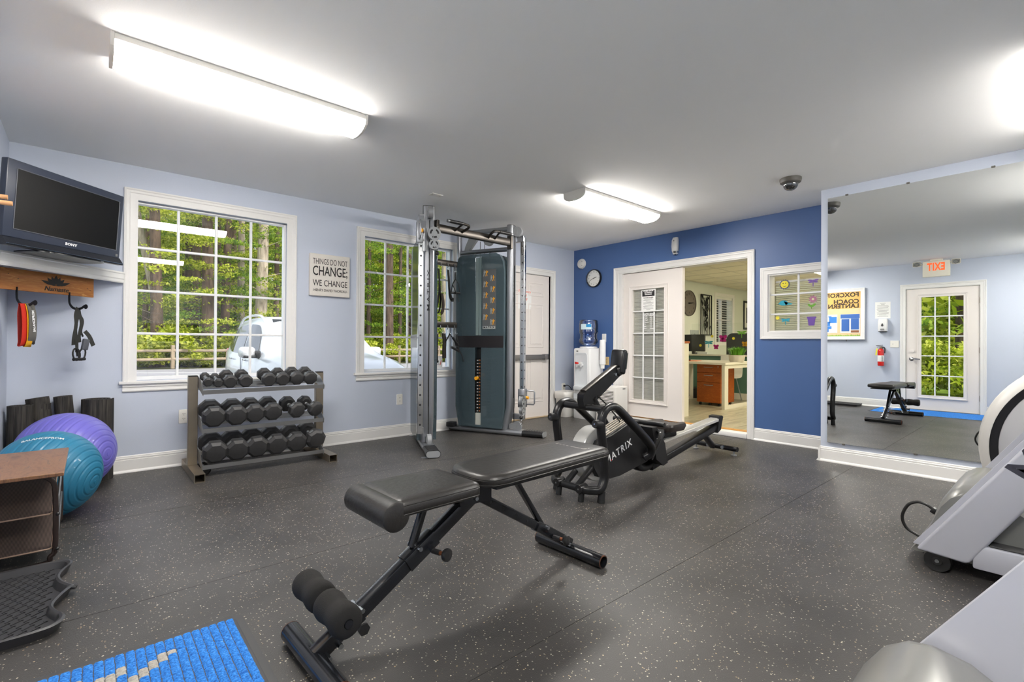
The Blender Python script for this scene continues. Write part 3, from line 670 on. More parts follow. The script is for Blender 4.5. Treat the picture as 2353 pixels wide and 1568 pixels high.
# television: local x along the screen, -y towards the viewer
TVB = mat('tv_bezel', lin((.20,.225,.285)), .32); TVD = mat('tv_dark', lin((.10,.11,.14)), .3)
tv = thing('television', 'dark grey flat television tilted forward on the corner shelf', 'television', (-.122,4.297,zt), math.atan2(.52,.537))
tilt = T(0,0,.066) @ RX(math.radians(4.2)); Wt,Ht = .757,.452
bm = BM(); box(bm, (0,.012,Ht/2), (Wt,.044,Ht), None, .006); box(bm, (.03,.075,Ht/2), (Wt*.62,.10,Ht*.7), None, .03); bmesh.ops.transform(bm, matrix=tilt, verts=bm.verts); body = obj('body', bm, TVB, tv)
bm = BM(); x0,x1,z0,z1 = -.326,.345,.052,.405
bm.faces.new([bm.verts.new(tilt @ Vector(p)) for p in ((x0,-.0112,z0),(x1,-.0112,z0),(x1,-.0112,z1),(x0,-.0112,z1))])
obj('screen', bm, mat('tv_screen', (.003,.003,.0035), .28), tv, 0)
bm = BM()
for a,b_ in (((x0,z0),(x1,z0)),((x1,z0),(x1,z1)),((x1,z1),(x0,z1)),((x0,z1),(x0,z0))): cyl(bm, tilt @ Vector((a[0],-.012,a[1])), tilt @ Vector((b_[0],-.012,b_[1])), .0025, n=6)
obj('screen_edge', bm, mat('tv_edge', lin((.36,.37,.40)),.3), tv)
bm = BM(); pr = [(-.010,0),(-.020,-.012),(-.042,-.040),(-.040,-.050),(0,-.052),(.03,-.03),(.03,0)]
ring_faces(bm, [[bm.verts.new(tilt @ Vector((x,y,z))) for y,z in pr] for x in (-Wt/2,Wt/2)]); obj('speaker_bar', bm, TVD, tv, 20)
bm = BM(); cyl(bm, tilt @ Vector((-Wt/2,-.0425,-.041)), tilt @ Vector((Wt/2,-.0425,-.041)), .003, n=6); obj('chrome_line', bm, mat('tv_chrome', lin((.55,.62,.70)),.2,1.), tv)
bm = BM(); rings = [[bm.verts.new((u,v+.03,z)) for u,v in rrect(.46*k,.24*k,.08)] for k,z in ((1,.001),(1,.008),(.5,.014))]; ring_faces(bm, rings); bx(bm, -.06,.06, .03,.06, .01,.06); obj('stand', bm, mat('tv_stand', lin((.08,.085,.10)),.15), tv, 30)
text('SONY', .022, PW, tilt @ XZ(.02,-.0112,.026), tv, bold=.0008, sx=1.25, spacing=1.1)
bm = BM(); prism(bm, rrect(.016,.018,.002), .0,.0006, tilt @ XZ(.352,-.0112,.018)); obj('badge', bm, GREYP, tv, 0)
# ================================================================== wooden hook board
WOODB = m_wood('pine_board', lin((.66,.45,.22)), lin((.56,.34,.15)), (2.2,2.2,16), .5, lin((.72,.52,.28)))
b0,b1 = Vector((-.425,4.37)), Vector((.019,4.77)); ab = math.atan2(b1.y-b0.y,b1.x-b0.x); Lb = (b1-b0).length
mid = (b0+b1)/2; zb = 1.362
hb = thing('hook_board', 'wooden wall board with black lotus emblem and two iron hooks', 'hook board', (mid.x,mid.y,zb), ab)
bm = BM(); box(bm, (0,.011,.068), (Lb,.020,.137), None, .002,1); obj('board', bm, WOODB, hb)
for x,z in ((-.255,.10),(.27,.048),(-.20,.075),(.25,.06)): bm = BM(); cyl(bm, (x,-.0005,z),(x,.004,z),.0028,n=8); obj('nail', bm, CL, hb)
bm = BM(); bx(bm, -.2,-.17, .02,.16, .06,.10); bx(bm, .17,.20, .02,.09, .06,.10); obj('mount_block', bm, SHW, hb)
def petal(bm, a, l, w, base, o=0):
    c,s = math.cos(a),math.sin(a); pts = []
    for k in range(13):
        tt = k/12; y = l*tt; x = w*math.sin(PI*tt**.9)*(1-.25*tt); pts.append((x,y))
    for k in range(11,0,-1):
        tt = k/12; pts.append((-w*math.sin(PI*tt**.9)*(1-.25*tt), l*tt))
    prism(bm, [(1.5*(base[0]+x*c-y*s), 1.15*(base[1]+x*s+y*c)) for x,y in pts], .0004+o*.00008,.0009+o*.00008, XZ(.030,0,.058))
bm = BM()
for k,(a,l,w,bx_) in enumerate(((-1.15,.056,.0095,.012),(1.15,.056,.0095,-.012),(-.62,.050,.010,.008),(.62,.050,.010,-.008),(-.28,.052,.010,.004),(.28,.052,.010,-.004))): petal(bm, a, l, w, (bx_,.0), k)
petal(bm, 0, .056, .011, (0,.004), 7)
petal(bm, -1.32, .03, .006, (.0,-.001), 8); petal(bm, 1.32, .03, .006, (.0,-.001), 9)
obj('lotus_emblem', bm, INK, hb, 0)
text('Namaste', .042, INK, XZ(.034,-.0003,.030), hb, shear=.25, bold=.0008, sx=1.05)
IRON = mat('iron_black', (.02,.022,.026), .4, .6)
hooks = []
for hx in (-.21,.118):
    q = [(hx,-.003,.02),(hx,-.003,-.03),(hx+.001,-.006,-.06),(hx+.006,-.02,-.085),(hx+.012,-.045,-.098),(hx+.018,-.075,-.094),(hx+.022,-.098,-.078),(hx+.023,-.112,-.072),(hx+.023,-.118,-.082),(hx+.022,-.110,-.090),(hx+.022,-.103,-.084)]
    bm = BM(); sweep(bm, smooth(q,4), rrect(.017,.004,.0015,1), up=(1,0,.001)); hk = obj('hook', bm, IRON, hb); hooks.append(q)
Mhb = T(mid.x,mid.y,zb) @ RZ(ab)
def ribbon(bm, pts, w, th=.0016, up=(1,0,0)):
    sweep(bm, smooth(pts,5), [(-th/2,-w/2),(th/2,-w/2),(th/2,w/2),(-th/2,w/2)], up=up)
# resistance bands: red/yellow band under a grey printed one
hx = -.21; top = (hx+.014,-.055,-.094)
def band(name, label, M, off, L, w, wd, extra=None, dz=0.):
    o = thing(name, label, 'exercise band', (mid.x,mid.y,zb), ab)
    bm = BM(); x,y,z = top
    pts = [(x+off,y-.004,z+dz+.003),(x+off-.003,y-.022-wd,z-.05),(x+off-.008,y-.034-wd,z-L*.5),(x+off-.010,y-.032-wd,z-L*.85),(x+off-.002,y-.008,z-L),(x+off+.010,y+.018,z-L*.86),(x+off+.010,y+.022,z-L*.5),(x+off+.004,y+.016,z-.05)]
    sweep(bm, smooth(pts,4,True), [(-.0015,-w/2),(.0015,-w/2),(.0015,w/2),(-.0015,w/2)], closed=True, up=(1,.25,0)); obj('band', bm, M, o, 40); return o
BGREY = mat('band_grey', lin((.36,.35,.33)), .6); BRED = mat('band_red', lin((.74,.16,.10)), .6); BYEL = mat('band_yellow', lin((.90,.66,.10)), .6)
band('exercise_band','red resistance loop band on the hook nearest the room corner', BRED, -.016, .262, .060, 0, dz=.002)
band('exercise_band','yellow resistance loop band showing behind the grey one on the hook', BYEL, .004, .268, .040, .004, dz=.0035)
bg_ = band('exercise_band','grey resistance loop band with white lettering on the corner hook', BGREY, .016, .250, .056, .008, dz=.005)
tx_ = text('BALANCEFROM', .019, PW, Matrix.Identity(4), bg_, bold=.0005, spacing=1.05)
x,y,z = top; tx_.data.transform(T(x+.008,y-.048,z-.105) @ RX(-.10) @ XZ(0,0,0) @ RZ(PI/2))
# black suspension straps
BST = mat('strap_black', lin((.17,.17,.16)), .8, bump=(400,.2)); BPL = mat('plastic_black', (.014,.014,.015), .35)
t = thing('suspension_straps', 'tangled black suspension straps with handles hanging on the right hook', 'exercise straps', (mid.x,mid.y,zb), ab)
hx = .118; x,y,z = hx+.013,-.055,-.094
rr = random.Random(3)
for k,(dx,L,w) in enumerate(((-.018,.26,.032),(.0,.31,.030),(.014,.24,.030),(-.006,.34,.026),(.022,.20,.018))):
    bm = BM(); sx = (k-2)*.010
    pts = [(x+dx*.5,y-.012+k*.006,z+.004),(x+dx+sx*.6,y-.02+k*.008,z-.05),(x+dx+sx-.012*((k%2)*2-1),y-.02+k*.009,z-L*.45),(x+dx+sx,y-.016+k*.008,z-L*.8),(x+dx+sx*1.2+.006,y-.01+k*.006,z-L)]
    ribbon(bm, pts, w, .002, (1,.3,0)); obj('strap', bm, BST, t, 40)
for (cx_,cz_,w,h,a) in ((-.022,-.325,.05,.085,.15),(.018,-.325,.045,.085,-.25)):
    bm = BM(); pts = [(x+cx_+w/2*math.cos(q)*math.cos(a)-h/2*math.sin(q)*math.sin(a), y-.02, z+cz_+w/2*math.cos(q)*math.sin(a)+h/2*math.sin(q)*math.cos(a)) for q in [2*PI*i/14 for i in range(14)]]
    sweep(bm, pts, rrect(.012,.006,.002,1), closed=True, up=(0,1,0)); obj('handle_loop', bm, BPL, t)
    bm = BM(); cyl(bm, (x+cx_-w*.42,y-.02,z+cz_-h*.42),(x+cx_+w*.42,y-.02,z+cz_-h*.40),.011,n=10); obj('handle_grip', bm, BPL, t)
bm = BM(); ribbon(bm, [(x+.045,y-.01,z-.16),(x+.07,y-.02,z-.20),(x+.095,y-.025,z-.265)], .035, .003, (1,.2,.3)); obj('door_anchor', bm, BST, t, 40)
bm = BM(); box(bm, (x+.04,y-.02,z-.255), (.045,.02,.08), RY(.2), .008); obj('foot_cradle', bm, mat('cradle_grey', lin((.30,.31,.34)),.6), t)
# ================================================================== pegs on the left wall and the left-edge bits
t = thing('wooden_peg_rail', 'two pale wooden pegs at the left edge of the view beside the television', 'pegs', (XL,0,0))
PEGW = mat('peg_wood', lin((.80,.60,.42)), .5)
for px,py,yy in ((18,454,3.78),(29,468.5,3.70)):
    q = on_y(px,py,yy)
    bm = BM(); cyl(bm, (0.0,yy,q.z),(q.x-XL,yy,q.z),.0125,n=14); obj('peg', bm, PEGW, t)
bm = BM(); bx(bm, 0,.018, 3.62,3.86, 1.95,2.22, .004,1); obj('rail', bm, PEGW, t)
switch_plate('wall_outlet','white wall plate at the far left edge below the hook board','outlet', YZp(XL,4.12,1.13), .075,.16, kind='blank')
# ================================================================== rolled mats behind the balls
def foam():
    M = mat('foam_mat', (.02,.02,.02), .85); n,b = nodes_of(M); v = coords(n,(1,1,.06))
    n.links.new(ramp(n, noise_t(n,v,90,3), [(.35,lin((.12,.115,.11))),(.7,lin((.27,.255,.235)))]), b.inputs['Base Color']); return M
FOAM = foam()
def kxp(px): d = ray(px,784); return d.x/d.y
def rolled_mat(label, x, y, R, h, lean=(0,0), turns=3.2, inner=.014, start=0.):
    o = thing('exercise_mat', label, 'exercise mat', (x,y,0), 0, 'rolled exercise mats in the corner')
    n = int(turns*22); sec = []; th = .0085
    a = np.linspace(0,turns*2*PI,n)+start; r_ = np.linspace(inner,R-th/2,n)
    out = [((r+th*.46)*math.cos(q),(r+th*.46)*math.sin(q)) for r,q in zip(r_,a)]; inn = [((r-th*.46)*math.cos(q),(r-th*.46)*math.sin(q)) for r,q in zip(r_,a)]
    bm = BM(); Mx = RX(lean[1]) @ RY(lean[0])
    va = [[bm.verts.new(Mx @ Vector((*p,z))) for p in out] for z in (0,h)]; vb = [[bm.verts.new(Mx @ Vector((*p,z))) for p in inn] for z in (0,h)]
    for i in range(n-1):
        bm.faces.new((va[0][i],va[0][i+1],va[1][i+1],va[1][i])); bm.faces.new((vb[0][i+1],vb[0][i],vb[1][i],vb[1][i+1]))
        bm.faces.new((va[1][i],va[1][i+1],vb[1][i+1],vb[1][i])); bm.faces.new((va[0][i+1],va[0][i],vb[0][i],vb[0][i+1]))
    for i in (0,n-1): bm.faces.new((va[0][i],va[1][i],vb[1][i],vb[0][i]))
    lo = min(v.co.z for v in bm.verts); bmesh.ops.translate(bm, vec=(0,0,-lo), verts=bm.verts)
    obj('roll', bm, FOAM, o, 40); return o
rolled_mat('leftmost black rolled foam mat, partly cut by the picture edge', -.362,4.725, .074, .592, (0,0))
rolled_mat('narrow black rolled foam mat leaning between the two leftmost mats', kxp(77)*4.79,4.79, .062, .590, (.06,-.02))
rolled_mat('black rolled foam mat with slanted top leaning behind the purple ball', kxp(121)*4.795,4.795, .070, .628, (-.13,-.02))
rolled_mat('black rolled foam mat second from the right, leaning left behind the purple ball', kxp(166)*4.82,4.82, .058, .632, (-.08,0))
rolled_mat('widest black rolled foam mat at the right end, standing upright against the wall', kxp(224)*4.785,4.785, .100, .605, (0,0), 4.)
# ================================================================== exercise balls
def ball(label, c, R, col, axis, rough=.35):
    o = thing('exercise_ball', label, 'exercise ball', c)
    prof = []
    n = 240
    for i in range(n+1):
        ph = PI*i/n; lat = math.degrees(ph); r_ = R
        d = abs((ph/PI*20+.5) % 1 -.5)
        if d < .09: r_ = R-.0030
        prof.append((r_*math.sin(ph), -r_*math.cos(ph)))
    q = Vector(axis).to_track_quat('Z','Y').to_matrix().to_4x4()
    bm = BM(); lathe(bm, prof, 80, T(0,0,R) @ q, False); obj('shell', bm, mat('ball_'+label.split()[1], col, rough, noise=(7,.10), coat=.15), o, 60)
    bm = BM(); cyl(bm, T(0,0,R) @ q @ Vector((0,0,R-.006)), T(0,0,R) @ q @ Vector((0,0,R+.002)), .012, n=14); obj('valve', bm, mat('ballvalve_'+label.split()[1], col, .5), o); return o, q
ball('large purple exercise ball in front of the rolled mats', (-.118,4.455,.003), .272, lin((.42,.40,.74)), (.80,-.60,-.02))
tb,q = ball('large teal exercise ball in front of the purple one, behind the small rack', (-.182,3.905,.003), .252, lin((.12,.42,.55)), (.84,-.50,-.20), .5)
tx_ = text('BALANCEFROM', .026, PW, Matrix.Identity(4), tb, bold=.0008)
for v in tx_.data.vertices:
    R = .2528; u,w = v.co.x/R, v.co.y/R + .0
    v.co = Vector((R*math.sin(u), -R*math.cos(u)*math.sin(.42-w), R+R*math.cos(u)*math.cos(.42-w)))
tx_.data.transform(T(0,0,.252) @ RZ(-.15) @ T(0,0,-.252))
# ================================================================== small rack with wooden top
RUST = m_wood('rustic_top', lin((.34,.22,.15)), lin((.52,.37,.25)), (10,2.5,3), .32, lin((.30,.25,.22)))
TBR = mat('tube_brown', lin((.22,.18,.17)), .4, .5)
def meshm():
    M = mat('rack_mesh', (.05,.04,.035), .75); n,b = nodes_of(M); v = coords(n)
    wv = n.nodes.new('ShaderNodeTexWave'); wv.inputs['Scale'].default_value = 70; wv.inputs['Distortion'].default_value = .4; wv.bands_direction = 'X'
    n.links.new(v, wv.inputs['Vector']); n.links.new(ramp(n, wv.outputs['Fac'], [(.2,lin((.16,.13,.12))),(.8,lin((.36,.30,.27)))]), b.inputs['Base Color']); return M
MESHM = meshm()
t = thing('storage_rack', 'low rack with rustic wooden top and two woven shelves at the left edge', 'rack', (0,0,0))
rx0,rx1,ry0,ry1 = XL+.022,-.100,3.075,3.615
bm = BM(); box(bm, ((rx0+rx1+.016)/2,3.31,.437), (rx1-rx0+.016,.68,.016), None, .002,1); obj('top_board', bm, RUST, t)
for yy in (ry0,ry1):
    bm = BM(); pts = [(rx0+.012,yy,.016),(rx0+.012,yy,.33),(rx0+.022,yy,.385),(rx0+.07,yy,.418),(rx1-.085,yy,.418),(rx1-.035,yy,.400),(rx1-.016,yy,.340),(rx1-.014,yy,.09),(rx1-.03,yy,.045),(rx1-.06,yy,.016),(rx0+.012,yy,.012)]
    tube(bm, smooth(pts,5), .0105, 10); obj('end_frame', bm, TBR, t)
STL = mat('tube_steel', lin((.45,.44,.43)), .3, .9)
for (z0,z1) in ((.243,.345),(.083,.205)):
    bm = BM(); vs = []
    for yy,zz in ((ry0-.012,z0),(ry1-.01,z1)):
        vs.append([bm.verts.new((x,yy,zz+o_)) for x,o_ in ((rx0+.026,.003),(rx1-.03,.003),(rx1-.03,-.003),(rx0+.026,-.003))])
    ring_faces(bm, vs); sh = obj('woven_shelf', bm, MESHM, t, 0)
    bm = BM(); pts = [(rx0+.03,ry0-.012,z0),(rx1-.034,ry0-.012,z0),(rx1-.026,ry0-.004,z0+.002),(rx1-.026,ry1-.02,z1)]
    tube(bm, pts, .0035, 8); obj('shelf_rim', bm, mat('rim_tan', lin((.52,.43,.37)),.5), sh)
    bm = BM(); cyl(bm, (rx1-.012,ry0+.02,z0-.03),(rx1-.012,ry1-.02,z1+.01), .007, n=8); obj('side_rail', bm, STL, t)
    bm = BM(); sphere(bm, (rx1-.006,ry0-.010,z0-.005), .008, 10, 6); obj('bolt', bm, mat('bolt_dark',(.06,.06,.06),.3,.9), t)
# ================================================================== boot tray
BTM = mat('boot_tray_rubber', lin((.21,.21,.22)), .42)
t = thing('boot_tray', 'black rubber boot tray with scalloped end lying beside the left wall', 'tray', (0,0,0))
def tray_outline(off):
    e = []; x_ = -.062
    side = [(2.325,-.155),(2.335,-.10),(2.37,-.068),(2.42,-.066),(2.47,-.088),(2.53,-.100),(2.60,-.082),(2.655,-.058),(2.68,-.046),(2.705,-.058),(2.76,-.082),(2.83,-.092),(2.90,-.076),(2.95,-.056),(2.99,-.062),(3.015,-.09),(3.02,-.15)]
    pts = [Vector((x,y,0)) for y,x in side]; pts = smooth(pts,4)
    L = [(XL+.030,3.02),(XL+.030,2.325)]
    o = [(p.x,p.y) for p in pts] + L
    c = Vector((-.24,2.67)); return [((x-c.x)*(1-off/.17)+c.x, (y-c.y)*(1-off/.34)+c.y) for x,y in o]
bm = BM(); rings = [[bm.verts.new((x,y,z)) for x,y in tray_outline(o_)] for o_,z in ((.012,.0005),(.0,.030),(-.004,.036),(.004,.040),(.012,.036),(.022,.008))]
ring_faces(bm, rings, True, True, True); obj('tray_body', bm, BTM, t, 40)
bm = BM()
for i in range(9):
    for j in range(19):
        x_,y_ = XL+.075+i*.034+(.017 if j%2 else 0), 2.375+j*.034
        if x_ < -.125: 
            box(bm, (x_,y_,.0095), (.034,.004,.004), RZ(.72)); box(bm, (x_+.013,y_+.012,.0095), (.012,.005,.005), RZ(-.3))
tag(obj('tread_pattern', bm, BTM, t, 0), kind='stuff')
bm = BM()
for a in (-.6,-.3,0,.3,.6): box(bm, (-.060+.012*math.cos(a),2.68+.02*math.sin(a),.030), (.034,.009,.012), RZ(a), .003,1)
obj('leaf_ornament', bm, BTM, t)
# ================================================================== blue entrance mat
def carpet():
    M = mat('mat_blue', (.05,.2,.6), .95); n,b = nodes_of(M); v = coords(n)
    c = ramp(n, noise_t(n,v,160,4), [(.3,lin((.10,.32,.60))),(.6,lin((.20,.52,.84))),(.8,lin((.45,.66,.86)))]); n.links.new(c, b.inputs['Base Color']); return M
CARP = carpet(); CARPG = mat('mat_grey_pile', lin((.66,.64,.60)), .95, noise=(160,.25))
t = thing('entrance_mat', 'blue ribbed entrance mat with pale lettering and black border on the floor', 'floor mat', (0,0,0))
mx0,mx1,my0,my1 = XL+.03,.442,.56,2.075
bm = BM(); rings = [[bm.verts.new(((mx0+mx1)/2+u,(my0+my1)/2+v,z)) for u,v in rrect(mx1-mx0-o_,my1-my0-o_,.03)] for o_,z in ((0,.0005),(.002,.003),(.05,.006),(.056,.004))]
ring_faces(bm, rings); obj('rubber_border', bm, mat('mat_rubber', lin((.25,.25,.255)),.6), t, 30)
nx,ny = 30,56; px_,py_ = (mx1-mx0-.066)/nx,(my1-my0-.066)/ny
# lettering mask on the mat (slanted strokes near its upper end)
def stroke_mask(i,j):
    u = mx0+.033+(i+.5)*px_; v = my0+.033+(j+.5)*py_
    for k in range(5):
        uc = .145-k*.115; s_ = (v-1.955)
        if abs(v-1.90) < .075 and abs((u-uc) - (v-1.90)*1.0) < .030 - max(0,(v-1.93))*.35: return True
    return False
def knots(sel, name, M):
    V = []; Fc = []; base = np.array([(-.46,-.42,0),(.46,-.42,0),(.46,.42,0),(-.46,.42,0),(-.30,-.22,1),(.30,-.22,1),(.30,.22,1),(-.30,.22,1)])
    fq = np.array([(0,1,5,4),(1,2,6,5),(2,3,7,6),(3,0,4,7),(4,5,6,7)])
    for i in range(nx):
        for j in range(ny*2):
            if stroke_mask(i,j//2) == sel:
                c = np.array((mx0+.033+(i+.5)*px_, my0+.033+(j+.5)*py_/2, .005)); s_ = np.array((px_, py_/2, .0055*RNG.uniform(.8,1.2)))
                Fc.append(fq+len(V)*8); V.append(base*s_+c+RNG.normal(0,.0004,3))
    o = mesh_np(name, np.concatenate(V), np.concatenate(Fc), M, t); o['kind'] = 'stuff'; return o
knots(False,'blue_pile',CARP); knots(True,'pale_pile',CARPG)
# ================================================================== dumbbell rack
NI = mat('rack_nickel', lin((.56,.52,.46)), .34, .85, noise=(14,.08))
SILV = mat('rack_silver', lin((.70,.71,.72)), .3, .9)
t = thing('dumbbell_rack', 'three tier brushed metal dumbbell rack under the large window', 'dumbbell rack', (0,0,0))
for sx,x in ((-1,.616),(1,1.600)):
    bm = BM(); rings = []
    Y0,Y1 = 4.19,4.845; o = [(-.034,0),(.034,0),(.034,.062),(-.034,.062)]; i_ = [(-.030,.004),(.030,.004),(.030,.058),(-.030,.058)]
    for sec,y in ((o,Y1),(o,Y0),(i_,Y0),(i_,Y0+.2)): rings.append([bm.verts.new((x+u,y,z)) for u,z in sec])
    ring_faces(bm, rings); obj('foot', bm, NI, t, 30)
    bm = BM(); box(bm, (x,4.555,.410), (.066,.050,.70), None, .003,1); post = obj('post', bm, NI, t)
    bm = BM(); box(bm, (x,4.555,.764), (.066,.050,.010), None, .004,1); obj('end_cap', bm, BPL, post)
for zc in (.640,.345,.066):
    sl_ = math.radians(13); Ms = T(0,4.345,zc) @ RX(sl_)
    tr = None
    for y,zz,flip in ((0,0,1),(.165,0.,-1)):
        bm = BM(); bx(bm, .655,1.560, y-.018,y+.018, zz-.002,zz+.002); bx(bm, .655,1.560, y-.020*flip,y-.016*flip, zz-.002,zz+.032); bmesh.ops.transform(bm, matrix=Ms, verts=bm.verts); obj('shelf_rail', bm, SILV, t, 0)
    for x in (.652,1.563):
        bm = BM(); prism(bm, [(-.028,-.010),(.215,-.010),(.235,.075),(.10,.075),(-.028,.028)], -.002,.002, Ms @ Matrix(((0,0,1,x),(1,0,0,0),(0,1,0,0),(0,0,0,1)))); obj('side_plate', bm, SILV, t, 0)
# ------------------------------------------------------------------ dumbbells
RUB = mat('dumbbell_rubber', lin((.185,.185,.19)), .48, noise=(30,.12))
PRT = mat('dumbbell_print', lin((.42,.43,.44)), .6)
DBC = {}
def octo(R): return [(R/math.cos(PI/8)*math.cos(PI/8+k*PI/4), R/math.cos(PI/8)*math.sin(PI/8+k*PI/4)) for k in range(8)]
def head_bm(R, hl, y0, sgn):
    """octagonal head, outer face at y0, extends towards sgn*+y"""
    bm = BM(); rings = []
    for s_,o_ in ((.74,0),(.76,.0005),(.985,hl*.22),(1,hl*.26),(1,hl*.80),(.97,hl*.86),(.70,hl*.98),(.68,hl)):
        rings.append([bm.verts.new((u*s_, y0+sgn*o_, v*s_)) for u,v in octo(R)])
    ring_faces(bm, rings); return bm
names_t = ['smallest dumbbell at the left end of the top tier','small dumbbell second from left on the top tier','dumbbell third from left on the top tier','dumbbell fourth from left on the top tier','dumbbell fifth from left on the top tier','dumbbell sixth from left on the top tier','dumbbell seventh from left on the top tier','dumbbell at the right end of the top tier']
names_m = ['large black octagonal dumbbell at the left end of the middle tier','large black octagonal dumbbell second on the middle tier','black octagonal dumbbell third on the middle tier','black octagonal dumbbell fourth on the middle tier','turned black octagonal dumbbell fifth on the middle tier','turned black octagonal dumbbell at the right end of the middle tier']
names_b = ['biggest dumbbell at the left end of the bottom tier','big dumbbell second on the bottom tier','big dumbbell third on the bottom tier','big dumbbell fourth on the bottom tier','big dumbbell fifth on the bottom tier','tilted big dumbbell at the right end of the bottom tier']
def dumbbell(label, x, z, R, L, tilt, yaw, roll, yf=4.33):
    o = thing('dumbbell', label, 'dumbbell', (x,yf,z), 0, 'dumbbells on the rack'); hl = R*.95+.008
    o.rotation_euler = (Matrix.Rotation(yaw,3,'Z') @ Matrix.Rotation(tilt,3,'X') @ Matrix.Rotation(roll,3,'Y')).to_euler()
    key = (round(R,3),L)
    if key not in DBC:
        a = obj('head', head_bm(R,hl,-hl*.5,1), RUB, o, 25); b_ = obj('head', head_bm(R,hl,L+hl*.5,-1), RUB, o, 25)
        bm = BM(); tube(bm, smooth([(0,hl*.35,0),(0,hl*.5+.006,0),(0,L*.5,0),(0,L-hl*.5-.006,0),(0,L-hl*.35,0)],3), .0125, 12); h_ = obj('handle', bm, SILV, o)
        cc = []
        for y_ in (hl*.47,L-hl*.47): bm = BM(); cyl(bm, (0,y_-.006,0),(0,y_+.006,0), .018, n=14); cc.append(obj('collar', bm, CHR, o))
        bm = BM(); a_ = 3*PI/4
        for y_ in (0.0,L): box(bm, (R*1.0005*math.cos(a_),y_,R*1.0005*math.sin(a_)), (R*.42,hl*.30,.0012), RY(-a_+PI/2))
        p_ = obj('weight_mark', bm, PRT, o, 0)
        DBC[key] = [a,b_,h_,p_]+cc
    else:
        for k in DBC[key]:
            c = k.copy(); COL.objects.link(c); c.parent = o
    return o
TL = math.radians(13)
for (x,z,R),n_ in zip(((.684,.728,.033),(.752,.719,.033),(.833,.727,.049),(.942,.727,.049),(1.114,.730,.053),(1.221,.729,.053),(1.335,.731,.055),(1.446,.730,.055)), names_t):
    dumbbell('black '+n_ if 'dumbbell' in n_ else n_, x, z, R, .150 if R < .04 else .155, TL, .0, RNG.choice([0,.03,-.03]))
for (x,z,R,yw,rl),n_ in zip(((.724,.460,.077,0,0),(.879,.458,.076,0,0),(1.010,.462,.072,0,.0),(1.145,.464,.070,0,.0),(1.336,.460,.064,.20,.05),(1.491,.458,.061,.26,.12)), names_m):
    dumbbell(n_, x, z, R, .175, TL, yw, rl)
for (x,z,R,yw,rl),n_ in zip(((.735,.188,.083,0,0),(.886,.187,.083,0,.02),(1.029,.190,.081,0,-.05),(1.178,.190,.081,0,.03),(1.335,.190,.080,0,.05),(1.493,.198,.080,.10,.22)), names_b):
    dumbbell('black '+n_, x, z, R, .195, TL, yw, rl)
dumbbell('lone small black dumbbell lying on the floor under the rack', .690,.036,.034,.15, 0, .0, 0, 4.43)
# ================================================================== weight bench
BLK_PAINT = mat('bench_black', (.010,.011,.014), .22, coat=.3)
VINYL = mat('bench_vinyl', lin((.155,.148,.142)), .36, bump=(60,.12), noise=(6,.10))
FOAMB = mat('roller_foam', lin((.115,.11,.105)), .95, bump=(500,.3)); RUSTC = mat('copper_rust', lin((.50,.30,.20)), .5, .7)
BOLT = mat('bolt_steel', lin((.70,.72,.74)), .25, 1.)
wb = thing('weight_bench', 'black adjustable sit-up bench with foam rollers in the middle of the room', 'weight bench', (1.2,1.59,0), math.radians(2.2))
LX = -1.2   # local x offset (profile numbers below are room x)
def pad(name, outline, z0, z1, M=None, rnd=.018, tilt=0., Mx=None):
    bm = BM(); rings = []
    cx_ = sum(p[0] for p in outline)/len(outline)
    def ins(o_): 
        w_ = max(p[0] for p in outline)-min(p[0] for p in outline); h_ = max(p[1] for p in outline)-min(p[1] for p in outline)
        c0 = (max(p[0] for p in outline)+min(p[0] for p in outline))/2
        return [((p[0]-c0)*(1-2*o_/w_)+c0, p[1]*(1-2*o_/h_)) for p in outline]
    for o_,z in ((.012,z0),(.003,z0+.004),(0,z0+.010),(.0015,z0+.012),(0,z0+.014),(0,z1-rnd-.004),(.0022,z1-rnd-.002),(.0006,z1-rnd),(.005,z1-rnd*.4),(.016,z1-rnd*.06),(.04,z1),(.07,z1+.001)):
        rings.append([bm.verts.new((x,y,z)) for x,y in ins(o_)])
    ring_faces(bm, rings)
    if Mx: bmesh.ops.transform(bm, matrix=Mx, verts=bm.verts)
    return obj(name, bm, VINYL, wb, 50)
# seat with roll
s_out = [(x+(.927),y) for x,y in rrect(.352,.298,.022,3)]
sp = pad('seat_pad', [(x+LX,y) for x,y in s_out], .462,.520)
bm = BM(); rl = [(-.1485,0.0),(-.148,.040),(-.142,.049),(.142,.049),(.148,.040),(.1485,0.0)]
lathe(bm, [(r_,z) for z,r_ in rl], 24, T(.748+LX,0,.470) @ RX(PI/2), False); obj('seat_roll', bm, VINYL, sp, 40)
bm = BM(); bx(bm, .80+LX,1.09+LX, -.11,.11, .452,.464); obj('seat_underboard', bm, BPL, sp, 0)
